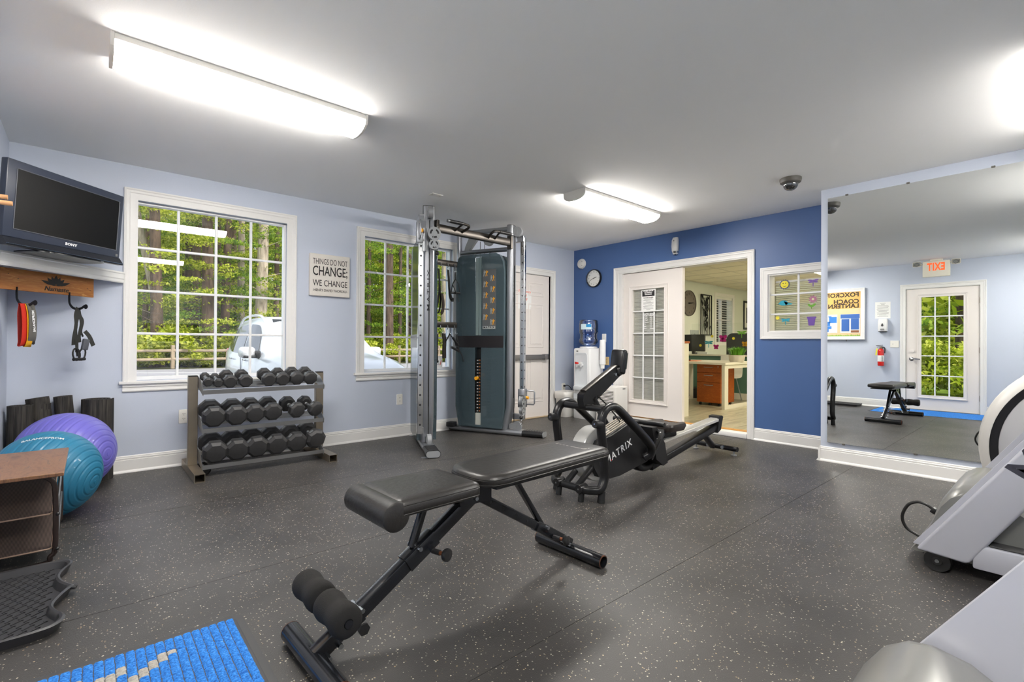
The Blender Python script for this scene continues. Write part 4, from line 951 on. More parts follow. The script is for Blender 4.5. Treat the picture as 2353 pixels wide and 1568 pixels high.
# backrest
o_ = [(1.135,0),(1.137,-.06),(1.148,-.105),(1.18,-.138),(1.24,-.150),(1.50,-.150),(1.86,-.150),(1.905,-.147),(1.918,-.13),(1.922,0)]
o_ = o_ + [(x,-y) for x,y in reversed(o_[1:-1])]
bp_ = pad('back_pad', [(x+LX,y) for x,y in o_], .474,.524, Mx=T(-.06,0,.48) @ RY(-.012) @ T(.06,0,-.48))
bm = BM(); bx(bm, 1.20+LX,1.88+LX, -.12,.12, .462,.476); obj('back_underboard', bm, BPL, bp_, 0)
lg = text('FITNESS', .052, mat('logo_grey', lin((.62,.60,.58)), .6), T(1.80+LX,.0,.5325) @ RZ(-PI/2) , bp_, bold=.003, ext=.0003, shear=.2)
bm = BM(); prism(bm, [(-.05,0),(-.012,.016),(.02,.012),(.05,.026),(.03,.004),(.0,-.004),(-.02,.004)], .5318,.5328, T(1.855+LX,0,0) @ RZ(-PI/2)); obj('logo_figure', bm, MATS['logo_grey'], bp_, 0)
def rtube(name, a, b_, w, h, M=BLK_PAINT, parent=wb, r=.006):
    bm = BM(); sweep(bm, [(a[0]+LX,0 if len(a) < 3 else a[2],a[1]),(b_[0]+LX,0 if len(b_) < 3 else b_[2],b_[1])], rrect(w,h,r,2)); return obj(name, bm, M, parent)
def ytube(name, x, z, y0, y1, r, M=BLK_PAINT, parent=wb, n=18): 
    bm = BM(); cyl(bm, (x+LX,y0,z),(x+LX,y1,z), r, n=n); return obj(name, bm, M, parent)
for nm,x,r_ in (('rear_foot',.540,.033),('front_foot',1.785,.030)):
    bm = BM(); R1,R2 = r_,r_-.004
    lathe(bm, [(R2,-.17),(R2,-.205),(R1,-.205),(R1,.205),(R2,.205),(R2,.17)], 24, T(x+LX,0,r_+.001) @ RX(PI/2), True); ft = obj(nm, bm, BLK_PAINT, wb)
    for s_ in (-1,1): bm = BM(); lathe(bm, [(R1,s_*.2052),(R1+.0004,s_*.203),(R2,s_*.2055)], 24, T(x+LX,0,r_+.001) @ RX(PI/2), False); obj('worn_rim', bm, RUSTC, ft)
rtube('main_tube', (.545,.045), (1.175,.418), .044, .050)
rtube('sleeve', (.865,.237), (.985,.308), .056, .060)
rtube('roller_clamp', (.630,.098), (.690,.133), .054, .058)
rtube('front_leg', (1.215,.405), (1.70,.110), .026, .040)
rtube('front_sleeve', (1.545,.205), (1.782,.060), .040, .048)
rtube('back_strut', (1.395,.465), (1.592,.186), .030, .022)
rtube('seat_strut', (.955,.455), (.893,.290), .030, .024)
bm = BM(); bx(bm, 1.095+LX,1.25+LX, -.032,-.026, .395,.462); bx(bm, 1.095+LX,1.25+LX, .026,.032, .395,.462); obj('hinge_plate', bm, BLK_PAINT, wb)
for i,(x,z) in enumerate(((1.168,.415),(.908,.288),(1.592,.190),(.612,.062),(.575,.036),(1.745,.072),(1.70,.10),(.685,.148))):
    ytube('bolt', x, z, -.040,.040, .0085, BOLT, wb, 8)
for x,z,l in ((.968,.262,.10),(1.640,.132,.085)):
    bm = BM(); Mk = T(x+LX,-.025,z) @ RX(PI/2) @ RY(.25); lathe(bm, [(.010,0),(.010,.035),(.007,.036),(.007,.05),(.012,.052),(.022,.06),(.0245,.068),(.022,.076),(.0001,.079)], 18, Mk); kn = obj('pull_knob', bm, BPL, wb)
    bm = BM(); lathe(bm, [(.0075,.036),(.0078,.050)], 12, Mk, False); obj('knob_spring', bm, RUSTC, kn)
for k in range(5):
    f_ = .10+.15*k; x,z = 1.215+(1.70-1.215)*f_, .405+(.110-.405)*f_
    ytube('leg_hole', x, z, -.0138,.0138, .006, CL, wb, 10)
ytube('roller_bar', .575, .205, -.175,.175, .0125)
for y0 in (-.172,.012):
    bm = BM(); lathe(bm, [(.014,0),(.040,.002),(.048,.010),(.050,.030),(.046,.062),(.0435,.08),(.046,.098),(.050,.130),(.048,.150),(.040,.158),(.014,.16)], 26, T(.575+LX,y0+.16,.205) @ RX(PI/2), False); obj('foam_roller', bm, FOAMB, wb, 60)
rtube('roller_post', (.665,.125), (.580,.205), .022,.030)
bm = BM(); lathe(bm, [(.008,0),(.008,.03),(.02,.034),(.02,.044),(.0001,.046)], 6, T(.675+LX,-.028,.105) @ RX(PI/2)); obj('clamp_knob', bm, BPL, wb)
bm = BM(); box(bm, (.660+LX,-.0285,.135), (.03,.002,.02), RY(-.5)); obj('rust_patch', bm, mat('rust_orange', lin((.62,.36,.16)),.8), wb)
# ================================================================== functional trainer
STEEL = mat('ft_silver', lin((.62,.63,.65)), .32, .75); CHROME = mat('ft_chrome', lin((.80,.81,.82)), .16, 1.); GUN = mat('ft_gunmetal', lin((.27,.255,.24)), .3, .75)
PULL = mat('ft_pulley_grey', lin((.60,.61,.62)), .4, .3); YEL = mat('ft_yellow', lin((.95,.66,.12)), .4); CABLE = mat('ft_cable', (.012,.012,.012), .45)
def smoked():
    M = bpy.data.materials.new('smoked_teal'); M.use_nodes = True; MATS['smoked_teal'] = M; n = M.node_tree; n.nodes.clear()
    o = n.nodes.new('ShaderNodeOutputMaterial'); t_ = n.nodes.new('ShaderNodeBsdfTransparent'); t_.inputs[0].default_value = (.46,.54,.57,1)
    d = n.nodes.new('ShaderNodeBsdfDiffuse'); d.inputs[0].default_value = (*lin((.37,.44,.47)),1)
    m1 = n.nodes.new('ShaderNodeMixShader'); m1.inputs[0].default_value = .55; n.links.new(t_.outputs[0], m1.inputs[1]); n.links.new(d.outputs[0], m1.inputs[2])
    g = n.nodes.new('ShaderNodeBsdfGlossy'); g.inputs['Roughness'].default_value = .08; fr = n.nodes.new('ShaderNodeFresnel'); fr.inputs[0].default_value = 1.5
    m2 = n.nodes.new('ShaderNodeMixShader'); n.links.new(fr.outputs[0], m2.inputs[0]); n.links.new(m1.outputs[0], m2.inputs[1]); n.links.new(g.outputs[0], m2.inputs[2])
    n.links.new(m2.outputs[0], o.inputs[0]); return M
SMK = smoked()
ft = thing('cable_machine', 'tall silver dual cable machine with smoked teal weight shrouds by the second window', 'cable machine', (0,0,0))
def towerM(P0, P1, out):
    s_ = (Vector(P1)-Vector(P0)).normalized(); t_ = Vector((s_.y,-s_.x)) if out > 0 else Vector((-s_.y,s_.x))
    return Matrix(((s_.x,t_.x,0,P0[0]),(s_.y,t_.y,0,P0[1]),(0,0,1,0),(0,0,0,1)))
def tower(Mt, carriage_z, front_view):
    def P(name, bm, M, parent=None, sm=35):
        bmesh.ops.transform(bm, matrix=Mt, verts=bm.verts); return obj(name, bm, M, parent or ft, sm)
    # base beam with rubber-ended front
    bm = BM(); sweep(bm, [(.24,0,.036),(1.19,0,.036)], rrect(.13,.062,.03,5)); P('base_beam', bm, STEEL)
    bm = BM(); sweep(bm, [(.0,0,.036),(.245,0,.036)], rrect(.136,.066,.032,5)); bt = P('base_end', bm, BPL)
    bm = BM()
    for k in range(7): bx(bm, .03+k*.03,.045+k*.03, -.045,.045, .068,.0715, .001,1)
    P('grip_ribs', bm, BPL, bt)
    bm = BM(); sweep(bm, [(-.006,0,.036),(.002,0,.036)], rrect(.126,.058,.028,5)); P('end_cap', bm, PULL, bt)
    bm = BM(); bx(bm, .02,.06, .05,.10, .0,.006); bx(bm, 1.10,1.15, .05,.10, 0,.006); P('floor_plate', bm, STEEL)
    # bent posts
    for nm,pts in (('front_post',[(.470,0,.06),(.440,0,.20),(.415,0,.31),(.411,0,.36),(.411,0,2.375)]),('rear_post',[(1.040,0,.06),(1.070,0,.19),(1.092,0,.28),(1.096,0,.34),(1.096,0,2.375)])):
        bm = BM(); sweep(bm, pts, rrect(.118 if nm == 'front_post' else .075,.074 if nm == 'front_post' else .05,.024,4), up=(1,0,0)); po = P(nm, bm, STEEL)
        bm = BM(); sweep(bm, [(pts[-1][0],0,2.375),(pts[-1][0],0,2.381)], rrect(.114 if nm == 'front_post' else .072,.070 if nm == 'front_post' else .047,.022,4), up=(1,0,0)); P('post_cap', bm, BPL, po)
    bm = BM(); sweep(bm, [(.44,0,2.345),(1.08,0,2.345)], circ(.028,14)); P('top_rail', bm, STEEL)
    bm = BM(); sweep(bm, [(.44,0,2.115),(1.08,0,2.115)], circ(.026,14)); P('lower_rail', bm, STEEL)
    # perforated column in front of the post, on the outer side
    cs,ct = .302,.088
    bm = BM(); bx(bm, cs-.026,cs+.026, ct-.026,ct+.026, .17,2.25, .004,1); pc = P('perforated_column', bm, CHROME)
    z = .26
    while z < 2.2:
        bm = BM(); cyl(bm, (cs-.0266,ct,z),(cs-.020,ct,z), .0095, n=12); P('hole', bm, CL, pc)
        bm = BM(); cyl(bm, (cs,ct-.0266,z),(cs,ct-.020,z), .0075, n=10); P('hole', bm, CL, pc)
        z += .0945
    for za,zb in ((.17,.235),(2.20,2.27)): bm = BM(); bx(bm, cs-.02,.411, ct-.035,ct+.02, za,zb, .004,1); P('column_bracket', bm, STEEL)
    # cable slot and cables on the post
    bm = BM(); cyl(bm, (.366,-.005,.12),(.366,-.005,2.30), .004, n=8); P('cable', bm, CABLE)
    bm = BM(); bx(bm, .369,.376, -.010,.0, .42,1.92); P('cable_slot', bm, CL)
    # carriage with double pulley
    cz = carriage_z
    bm = BM(); bx(bm, cs-.042,cs+.042, ct-.042,ct+.042, cz-.02,cz+.19, .006); ca = P('carriage', bm, STEEL)
    bm = BM(); tube(bm, [(cs-.045,ct+.02,cz+.17),(cs-.13,ct+.02,cz+.17),(cs-.14,ct+.02,cz+.155),(cs-.14,ct+.02,cz+.03),(cs-.13,ct+.02,cz+.015),(cs-.045,ct+.02,cz+.015)], .009, 10); P('adjust_handle', bm, STEEL, ca)
    bm = BM(); cyl(bm, (cs-.042,ct,cz+.09),(cs-.075,ct,cz+.09), .017, n=16); P('pop_pin', bm, YEL, ca)
    pc2 = (cs-.03,ct-.085,cz+.02)
    bm = BM(); cyl(bm, (pc2[0],ct-.03,pc2[2]+.10),(pc2[0],ct-.03,pc2[2]-.12), .020, n=14); P('swivel_tube', bm, STEEL, ca)
    for dz,r_ in ((.05,.062),(-.055,.050)):
        Mp = T(pc2[0]-.02,ct-.120,pc2[2]+dz) @ RY(-PI/2)
        bm = BM(); lathe(bm, [(.0001,-.02),(r_,-.02),(r_*.93,-.006),(r_*.93,.006),(r_,.02),(.0001,.02)], 30, Mp); pw = P('pulley', bm, PULL, ca)
        bm = BM()
        for k in range(3):
            a0 = 2*PI*k/3+.5
            prism(bm, [(r_*.72*math.cos(a0+u),r_*.72*math.sin(a0+u)) for u in np.linspace(0,1.2,7)]+[(r_*.45*math.cos(a0+u),r_*.45*math.sin(a0+u)) for u in np.linspace(1.2,0,7)], .0195,.0205, Mp)
        P('spoke_gap', bm, CL, pw, 0)
    bm = BM(); pts = [(pc2[0]-.02,ct-.155+.045*math.cos(a),pc2[2]+.0+.115*math.sin(a)) for a in np.linspace(PI*.5,-PI*.5,14)]
    sweep(bm, pts, rrect(.004,.05,.001,1), up=(1,0,0)); P('pulley_guard', bm, PULL, ca)
    bm = BM(); sphere(bm, (pc2[0]-.02,ct-.15,pc2[2]-.135), .021, 14, 8); P('cable_ball', bm, BPL, ca)
    bm = BM(); tube(bm, [(pc2[0]-.02+.011*math.cos(a),ct-.15,pc2[2]-.185+.028*math.sin(a)) for a in np.linspace(0,2*PI,15)[:-1]], .0035, 6, True); cyl(bm, (pc2[0]-.02,ct-.15,pc2[2]-.135),(pc2[0]-.02,ct-.15,pc2[2]-.16),.005,n=8); P('carabiner', bm, CHROME, ca)
    # fixed pulleys top and bottom
    for z_,s0 in ((2.30,.33),(.105,.325)):
        Mp = T(s0,-.005,z_) @ RX(PI/2); bm = BM(); lathe(bm, [(.0001,-.02),(.055,-.02),(.055,.02),(.0001,.02)], 26, Mp)
        box(bm, (s0+.045,-.005,z_), (.09,.05,.05)); P('guide_pulley', bm, PULL)
    bm = BM(); prism(bm, [(.04,-.05),(.085,-.02),(.075,.02),(-.0,.17),(-.05,.19),(-.085,.15),(-.085,.10)], -.022,.022, T(.93,0,2.16) @ Matrix(((1,0,0,0),(0,0,1,0),(0,1,0,0),(0,0,0,1)))); P('pulley_plate', bm, PULL)
    Mp = T(.70,0,2.235) @ RX(PI/2); bm = BM(); lathe(bm, [(.0001,-.02),(.062,-.02),(.062,.02),(.0001,.02)], 26, Mp); P('guide_pulley', bm, PULL)
    for s0 in (.755,.815): bm = BM(); cyl(bm, (s0,0,.95),(s0,0,2.23),.003,n=6); P('cable', bm, CABLE)
    # shroud: inner and outer smoked panels with a slot in the inner one
    def panel(name, poly, t0, t1): 
        bm = BM(); prism(bm, poly, t0, t1, Matrix(((1,0,0,0),(0,0,1,0),(0,1,0,0),(0,0,0,1)))); return P(name, bm, SMK, None, 0)
    ol = [(.480,.075),(.457,.33),(.457,1.86),(.475,1.97),(.515,2.045),(.56,2.065)]; orr = [(1.0,2.065),(1.04,2.045),(1.068,1.97),(1.078,1.86),(1.078,.30),(1.035,.075)]
    a_,b_ = .742,.822
    for t0 in (-.098,):
        panel('shroud_panel', ol+[(a_,2.065),(a_,.075)], t0, t0+.004); panel('shroud_panel', [(b_,.075),(b_,2.065)]+orr, t0, t0+.004)
        panel('shroud_panel', [(a_,2.035),(a_,2.065),(b_,2.065),(b_,2.035)], t0, t0+.004); panel('shroud_panel', [(a_,.075),(a_,.10),(b_,.10),(b_,.075)], t0, t0+.004)
    panel('shroud_panel', ol+orr, .094, .098)
    # side returns of the shroud
    for pl_ in (ol,orr):
        bm = BM(); rings = [[bm.verts.new((x,t0,z)) for x,z in pl_] for t0 in (-.098,-.03)]
        for i in range(len(pl_)-1): bm.faces.new((rings[0][i],rings[0][i+1],rings[1][i+1],rings[1][i]))
        P('shroud_edge', bm, SMK, None, 40)
        bm = BM(); rings = [[bm.verts.new((x,t0,z)) for x,z in pl_] for t0 in (.098,.03)]
        for i in range(len(pl_)-1): bm.faces.new((rings[0][i],rings[0][i+1],rings[1][i+1],rings[1][i]))
        P('shroud_edge', bm, SMK, None, 40)
    bm = BM(); bx(bm, .459,1.076, -.1005,-.098, .99,1.124); bx(bm, .459,1.076, .098,.1005, .99,1.124); P('dark_band', bm, mat('ft_band', lin((.16,.15,.16)),.35))
    for sa,sb in ((.745,.779),(.785,.819)): bm = BM(); bx(bm, sa,sb, -.088,-.084, 1.13,2.03); P('slot_insert', bm, mat('ft_insert', lin((.52,.58,.58)),.3), None, 0)
    # weight stack
    ws = None; zz = .24
    for k in range(17):
        bm = BM(); bx(bm, .63,.935, -.065,.065, zz,zz+.034, .003,1); o = P('weight_plate', bm, mat('stack_black', (.012,.012,.013), .5)); zz += .0365
        bm = BM(); bx(bm, .795,.812, -.0665,-.065, zz-.026,zz-.016); P('plate_number', bm, PW, o, 0)
        bm = BM(); cyl(bm, (.776,-.0662,zz-.0195),(.776,-.065,zz-.0195),.0085,n=10); P('pin_hole', bm, mat('pin_orange', lin((.72,.42,.20)),.5), o, 0)
    bm = BM(); bx(bm, .74,.83, -.05,.05, zz,zz+.16, .01); P('selector_head', bm, MATS['stack_black'])
    bm = BM(); bx(bm, .745,.82, -.09,-.06, .10,.235, .004,1); P('stack_foot', bm, mat('ft_cream', lin((.74,.75,.72)),.5))
    bm = BM(); cyl(bm, (.80,-.066,.635),(.80,-.115,.635),.021,n=16); P('selector_pin', bm, YEL)
    for s0 in (.69,.88): bm = BM(); cyl(bm, (s0,0,.06),(s0,0,2.1),.012,n=10); P('guide_rod', bm, CHROME)
    text_m = Mt @ Matrix(((0,-.0,0,0),(0,0,0,0),(0,0,0,0),(0,0,0,1)))
    # MATRIX lettering running up the front post
    bmx = text('MATRIX', .066, mat('ft_letter', (.02,.02,.022), .5), Matrix.Identity(4), None, bold=.001, spacing=1.35)
    xs = [v.co.x for v in bmx.data.vertices]; k_ = .40/(max(xs)-min(xs)); sgn = 1 if front_view else -1
    # local: text x -> z up, text y -> towards -t (left tower) on the face s = .374
    bmx.data.transform(Mt @ Matrix(((0,0,-1,.3735),(0,sgn,0,0.0),(1,0,0,1.55),(0,0,0,1))) @ Matrix.Diagonal((k_,.62,1,1)))
    bmx.parent = ft
MR = towerM((3.78,3.79),(3.30,4.85),1); MLt = towerM((2.335,3.75),(2.805,4.83),-1)
tower(MR, .33, False); tower(MLt, 2.01, True)
# exercise chart on the right-hand shroud
MC = MR @ Matrix(((-1,0,0,0),(0,0,-1,-.0985),(0,1,0,0),(0,0,0,1)))       # local x -> -s, y -> z, z -> -t (towards the room)
bm = BM(); prism(bm, [(-.728,1.20),(-.556,1.20),(-.556,1.885),(-.728,1.885)], 0,.002, MC); ch = obj('exercise_chart', bm, mat('ft_chart', lin((.36,.37,.38)),.4), ft, 0)
bm = BM(); prism(bm, [(-.722,1.203),(-.562,1.203),(-.562,1.235),(-.722,1.235)], .002,.0025, MC); obj('chart_footer', bm, mat('ft_footer', lin((.72,.74,.74)),.4), ch, 0)
text('MATRIX', .034, DARK, MC @ T(-.642,1.219,.003), ch, spacing=1.2, bold=.0008)
for k in range(10):
    x_,y_ = (-.690 if k % 2 == 0 else -.600), 1.845-(k//2)*.125-(.058 if k % 2 else 0)
    for c_,dx_,nm in ((YEL,.012,'chart_figure'),(mat('ft_chart_grey', lin((.66,.68,.68)),.5),-.016,'chart_figure')):
        bm = BM(); Mf = MC @ T(x_+dx_,y_,.002); prism(bm, circ(.006,8), 0,.0008, Mf @ T(0,.022,0)); prism(bm, [(-.006,-.012),(.006,-.012),(.007,.014),(-.007,.014)], 0,.0008, Mf)
        prism(bm, [(-.006,-.012),(-.001,-.012),(-.006,-.04),(-.012,-.04)], 0,.0008, Mf); prism(bm, [(.001,-.012),(.006,-.012),(.013,-.036),(.008,-.040)], 0,.0008, Mf); prism(bm, [(.005,.012),(.02,.004+RNG.uniform(0,.02)),(.02,.0),(.005,.004)], 0,.0008, Mf)
        obj(nm, bm, c_, ch, 0)
# front crossbar with pull-up handles, rear bars
def mid(M, s, t, z): return M @ Vector((s,t,z))
a_,b_ = mid(MLt,.395,-.075,2.172), mid(MR,.395,-.075,2.172)
bm = BM(); sweep(bm, [a_,b_], rrect(.05,.080,.010,2)); cb = obj('crossbar', bm, GUN, ft)
for p in (a_,b_):
    bm = BM(); box(bm, p, (.03,.07,.15), RZ(0), .004,1); obj('crossbar_plate', bm, GUN, ft)
for gx,sg_ in ((0,1),(1,-1)):
    q = a_.lerp(b_, .30 if gx == 0 else .66); f_ = (b_-a_).normalized()*(1 if gx else -1)
    n_ = Vector((0,-1,0))
    pts = [q+Vector((0,-.02,.0)), q+n_*.11-f_*.02+Vector((0,0,.035)), q+n_*.13+f_*.03+Vector((0,0,.055)), q+n_*.13+f_*.25+Vector((0,0,.055))]
    bm = BM(); tube(bm, smooth(pts,5), .0135, 10); obj('pullup_handle', bm, GUN, ft)
    bm = BM(); cyl(bm, q+n_*.02+f_*.09, q+n_*.13+f_*.07+Vector((0,0,.05)), .010, n=8); obj('handle_brace', bm, GUN, ft)
    bm = BM(); cyl(bm, pts[-2]+f_*.04, pts[-1]-f_*.02, .018, n=14); gr = obj('handle_grip', bm, BPL, ft)
    bm = BM(); cyl(bm, pts[-1]-f_*.022, pts[-1]+f_*.004, .0165, n=14); obj('grip_end', bm, STEEL, gr)
for z_ in (1.965,1.25):
    a_,b_ = mid(MLt,1.07,-.04,z_), mid(MR,1.07,-.04,z_)
    bm = BM(); sweep(bm, [a_,b_], rrect(.045,.065,.006,2)); br = obj('attachment_bar', bm, GUN, ft)
    bm = BM()
    for p in (a_,b_): box(bm, p, (.02,.065,.16), None, .003,1)
    obj('bar_plate', bm, GUN, br)
    for k in range(4):
        p = a_.lerp(b_, .2+.2*k); bm = BM(); tube(bm, [p+Vector((0,-.024,-.0)),p+Vector((0,-.045,-.012)),p+Vector((0,-.05,-.04)),p+Vector((0,-.035,-.055))], .0045, 6); obj('hanging_hook', bm, CHROME, br)
bm = BM(); box(bm, mid(MR,1.13,-.10,.085), (.10,.09,.055), RZ(.4), .008); obj('control_box', bm, BPL, ft)
# ------------------------------------------------------------------ hanging attachments
HA = 4.665
def hang(name, label, x, z): return thing(name, label, 'cable attachment', (x,HA,z), 0, 'attachments hanging inside the cable machine')
WEB = mat('webbing_black', lin((.13,.13,.125)), .8, bump=(300,.2))
def ring_top(t): bm = BM(); tube(bm, [(.012*math.cos(a),0,-.012+.014*math.sin(a)) for a in np.linspace(0,2*PI,13)[:-1]], .003, 6, True); obj('ring', bm, CHROME, t)
t = hang('ankle_strap','long black webbing strap at the left of the upper bar', 2.955,1.90); ring_top(t)
bm = BM(); ribbon(bm, [(0,0,-.02),(.006,-.01,-.15),(.0,-.015,-.30),(-.02,-.02,-.42),(-.035,-.02,-.48),(-.02,-.01,-.52),(.005,-.015,-.50),(.018,-.02,-.38),(.014,-.01,-.18),(.004,0,-.02)], .032, .003, (.9,.5,0)); obj('strap', bm, WEB, t, 45)
bm = BM(); ribbon(bm, [(.03,-.03,-.30),(.045,-.035,-.42),(.04,-.03,-.50),(.02,-.03,-.53)], .055, .008, (.9,.5,0)); obj('padded_cuff', bm, mat('cuff_brown', lin((.20,.17,.155)),.85), t, 45)
t = hang('ankle_strap','black webbing strap with buckle in the middle of the upper bar', 3.085,1.90); ring_top(t)
bm = BM(); ribbon(bm, [(0,0,-.02),(.005,-.01,-.14),(.012,-.012,-.26),(.02,-.015,-.34),(.05,-.02,-.38),(.055,-.02,-.34)], .048, .004, (.9,.5,0)); obj('strap', bm, WEB, t, 45)
bm = BM(); ribbon(bm, [(.0,-.025,-.2),(.03,-.03,-.33),(.06,-.03,-.36)], .02, .004, (.9,.5,0)); obj('tail', bm, WEB, t, 45)
t = hang('stirrup_handle','black stirrup handle at the right of the upper bar', 3.185,1.88); ring_top(t)
bm = BM(); ribbon(bm, [(0,0,-.02),(0,-.004,-.11)], .02, .004, (.9,.5,0)); ribbon(bm, [(0,-.004,-.10),(-.04,-.004,-.17),(-.055,-.004,-.26)], .018, .004, (.9,.5,0)); ribbon(bm, [(0,-.004,-.10),(.045,-.004,-.16),(.06,-.004,-.26)], .018, .004, (.9,.5,0)); obj('strap', bm, WEB, t, 45)
bm = BM(); cyl(bm, (-.06,-.004,-.26),(.064,-.004,-.258),.013,n=12); obj('grip', bm, BPL, t)
bm = BM(); ribbon(bm, [(-.05,-.02,-.17),(-.01,-.025,-.25),(.04,-.02,-.36)], .018, .003, (.9,.5,0)); obj('tail', bm, WEB, t, 45)
t = hang('triceps_rope','braided black rope hanging at the left of the lower bar', 2.935,1.165); ring_top(t)
bm = BM(); R_ = .012
for ph in (0,2*PI/3,4*PI/3): tube(bm, [(R_*.6*math.cos(ph+k*.75),-.01+R_*.6*math.sin(ph+k*.75),-.03-k*.0085) for k in range(36)], .0085, 6)
obj('rope', bm, WEB, t, 60)
bm = BM(); lathe(bm, [(.0001,-.35),(.022,-.345),(.022,-.325),(.014,-.315)], 14, T(0,-.01,0)); obj('rope_end', bm, BPL, t)
t = hang('ab_strap','wide black padded strap in the middle of the lower bar', 3.03,1.165); ring_top(t)
bm = BM(); ribbon(bm, [(0,0,-.015),(.006,-.01,-.10),(.0,-.015,-.20),(.004,-.012,-.30)], .072, .012, (.9,.5,0)); obj('strap', bm, mat('leather_black', lin((.16,.145,.13)),.6), t, 45)
t = hang('stirrup_handle','pair-grip black stirrup handle at the right of the lower bar', 3.115,1.165); ring_top(t)
bm = BM(); ribbon(bm, [(0,0,-.02),(.05,-.02,-.10),(.075,-.02,-.16)], .02, .004, (.9,.5,0)); ribbon(bm, [(0,0,-.02),(-.05,-.02,-.08),(-.075,-.02,-.12)], .02, .004, (.9,.5,0)); obj('strap', bm, WEB, t, 45)
bm = BM(); cyl(bm, (.02,-.025,-.06),(.10,-.025,-.15),.014,n=12); cyl(bm, (.0,-.025,-.17),(.10,-.025,-.215),.014,n=12); obj('grip', bm, BPL, t)
t = hang('stirrup_handle','long black strap handle at the right end of the lower bar', 3.205,1.165); ring_top(t)
bm = BM(); ribbon(bm, [(0,0,-.02),(.01,-.02,-.10),(.02,-.02,-.18),(.06,-.03,-.27),(.085,-.03,-.34)], .018, .004, (.9,.5,0)); obj('strap', bm, WEB, t, 45)
bm = BM(); cyl(bm, (.0,-.02,-.16),(.03,-.02,-.23),.013,n=12); obj('grip', bm, BPL, t)
# ================================================================== rowing machine
RB = mat('rower_black', lin((.135,.135,.14)), .30, .3); RBM = mat('rower_matte', lin((.115,.115,.12)), .5); RS = mat('rower_silver', lin((.80,.80,.79)), .3, .6)
rw = thing('rowing_machine', 'black rowing machine with silver rail and flywheel behind the bench', 'rowing machine', (0,0,0))
YC = 2.205
def rp(name, bm, M=RB, parent=None, sm=35): return obj(name, bm, M, parent or rw, sm)
XZP = lambda y: Matrix(((1,0,0,0),(0,0,-1,y),(0,1,0,0),(0,0,0,1)))
for s_ in (-1,1):
    yl = YC+s_*.20
    pts = [(2.455,YC+s_*.115,.078),(2.475,YC+s_*.165,.080),(2.515,yl,.088),(2.553,yl,.140),(2.560,yl,.21),(2.545,yl,.34),(2.522,yl,.475),(2.530,yl,.555),(2.570,yl,.603),(2.635,yl,.617),(2.70,yl,.598),(2.80,yl,.528),(2.92,yl,.440),(3.06,yl,.332),(3.125,yl-s_*.01,.275),(3.135,yl-s_*.03,.225),(3.10,yl-s_*.06,.195)]
    bm = BM(); sweep(bm, smooth(pts,5), rrect(.056,.050,.018,3)); rp('loop_frame', bm)
    bm = BM(); cyl(bm, (2.525,yl,0.0),(2.535,yl,.075), .026,.022); rp('rubber_foot', bm, RBM)
    bm = BM(); cyl(bm, (2.44,YC+s_*.10,.0),(2.45,YC+s_*.10,.06), .020,.02); rp('rubber_foot', bm, RBM)
    Mk = T(2.415,YC+s_*.10,.085) @ RY(PI/2); bm = BM(); lathe(bm, [(.0001,0),(.028,.0),(.030,.006),(.030,.07),(.0001,.07)], 20, Mk); kn = rp('joint_cap', bm)
    bm = BM(); lathe(bm, [(.0001,-.003),(.006,-.003),(.006,.001)], 10, Mk); rp('bolt', bm, BOLT, kn)
    bm = BM(); cyl(bm, (2.46,YC+s_*.05,.085),(2.70,YC+s_*.05,.25), .021, n=12); rp('front_strut', bm)
    Mk = T(2.455,yl,.520) @ RY(PI/2+.1); bm = BM(); lathe(bm, [(.0001,0),(.024,0),(.027,.006),(.030,.06),(.0001,.062)], 18, Mk); kn = rp('handle_rest', bm, RBM)
    bm = BM(); lathe(bm, [(.0001,-.002),(.006,-.002),(.006,.001)], 10, Mk); rp('bolt', bm, BOLT, kn)
    # foot plates
    bm = BM(); prism(bm, [(-.05,-.13),(.05,-.13),(.052,.10),(.035,.14),(-.035,.14),(-.052,.10)], -.008,.008, T(3.26,YC+s_*.115,.27) @ RZ(-PI/2) @ RX(PI/2-.75)); fp = rp('foot_plate', bm, RBM)
    bm = BM()
    for k in range(4): prism(bm, circ(.006,8), .008,.010, T(3.26,YC+s_*.115,.27) @ RZ(-PI/2) @ RX(PI/2-.75) @ T(.02*(k%2*2-1),.02+.03*k,0))
    rp('plate_marks', bm, PW, fp, 0)
    bm = BM(); ribbon(bm, [(3.20,YC+s_*.17,.27),(3.25,YC+s_*.175,.34),(3.30,YC+s_*.13,.36),(3.31,YC+s_*.07,.34)], .03, .003, (.6,0,-.8)); rp('foot_strap', bm, WEB, fp, 40)
bm = BM(); cyl(bm, (2.455,YC-.12,.078),(2.455,YC+.12,.078), .024, n=14); rp('front_crossbar', bm)
bm = BM(); cyl(bm, (2.585,YC-.20,.600),(2.585,YC+.20,.600), .022, n=14); rp('upper_crossbar', bm)
# flywheel and cover
bm = BM(); Mf = T(2.715,YC+.02,.262) @ RX(PI/2); lathe(bm, [(.150,-.055),(.186,-.055),(.190,-.05),(.190,.05),(.186,.055),(.150,.055)], 48, Mf); rp('flywheel_ring', bm, RS)
bm = BM(); lathe(bm, [(.0001,-.05),(.152,-.05),(.152,.05),(.0001,.05)], 40, Mf); rp('flywheel_disc', bm, RBM)
cov = [(2.66,.115),(2.60,.20),(2.605,.30),(2.66,.365),(2.80,.385),(3.02,.452),(3.12,.44),(3.22,.36),(3.31,.235),(3.33,.18),(3.24,.135),(2.90,.085),(2.78,.085)]
bm = BM(); prism(bm, cov, -.075,.075, XZP(YC)); cv = rp('drive_cover', bm, RBM, None, 20)
a0 = math.atan2(.20,.41)
tx_ = text('MATRIX', .075, PW, Matrix.Identity(4), cv, bold=.001, spacing=1.25)
tx_.data.transform(XZP(YC-.0755) @ T(2.885,.262,0) @ RZ(.32))
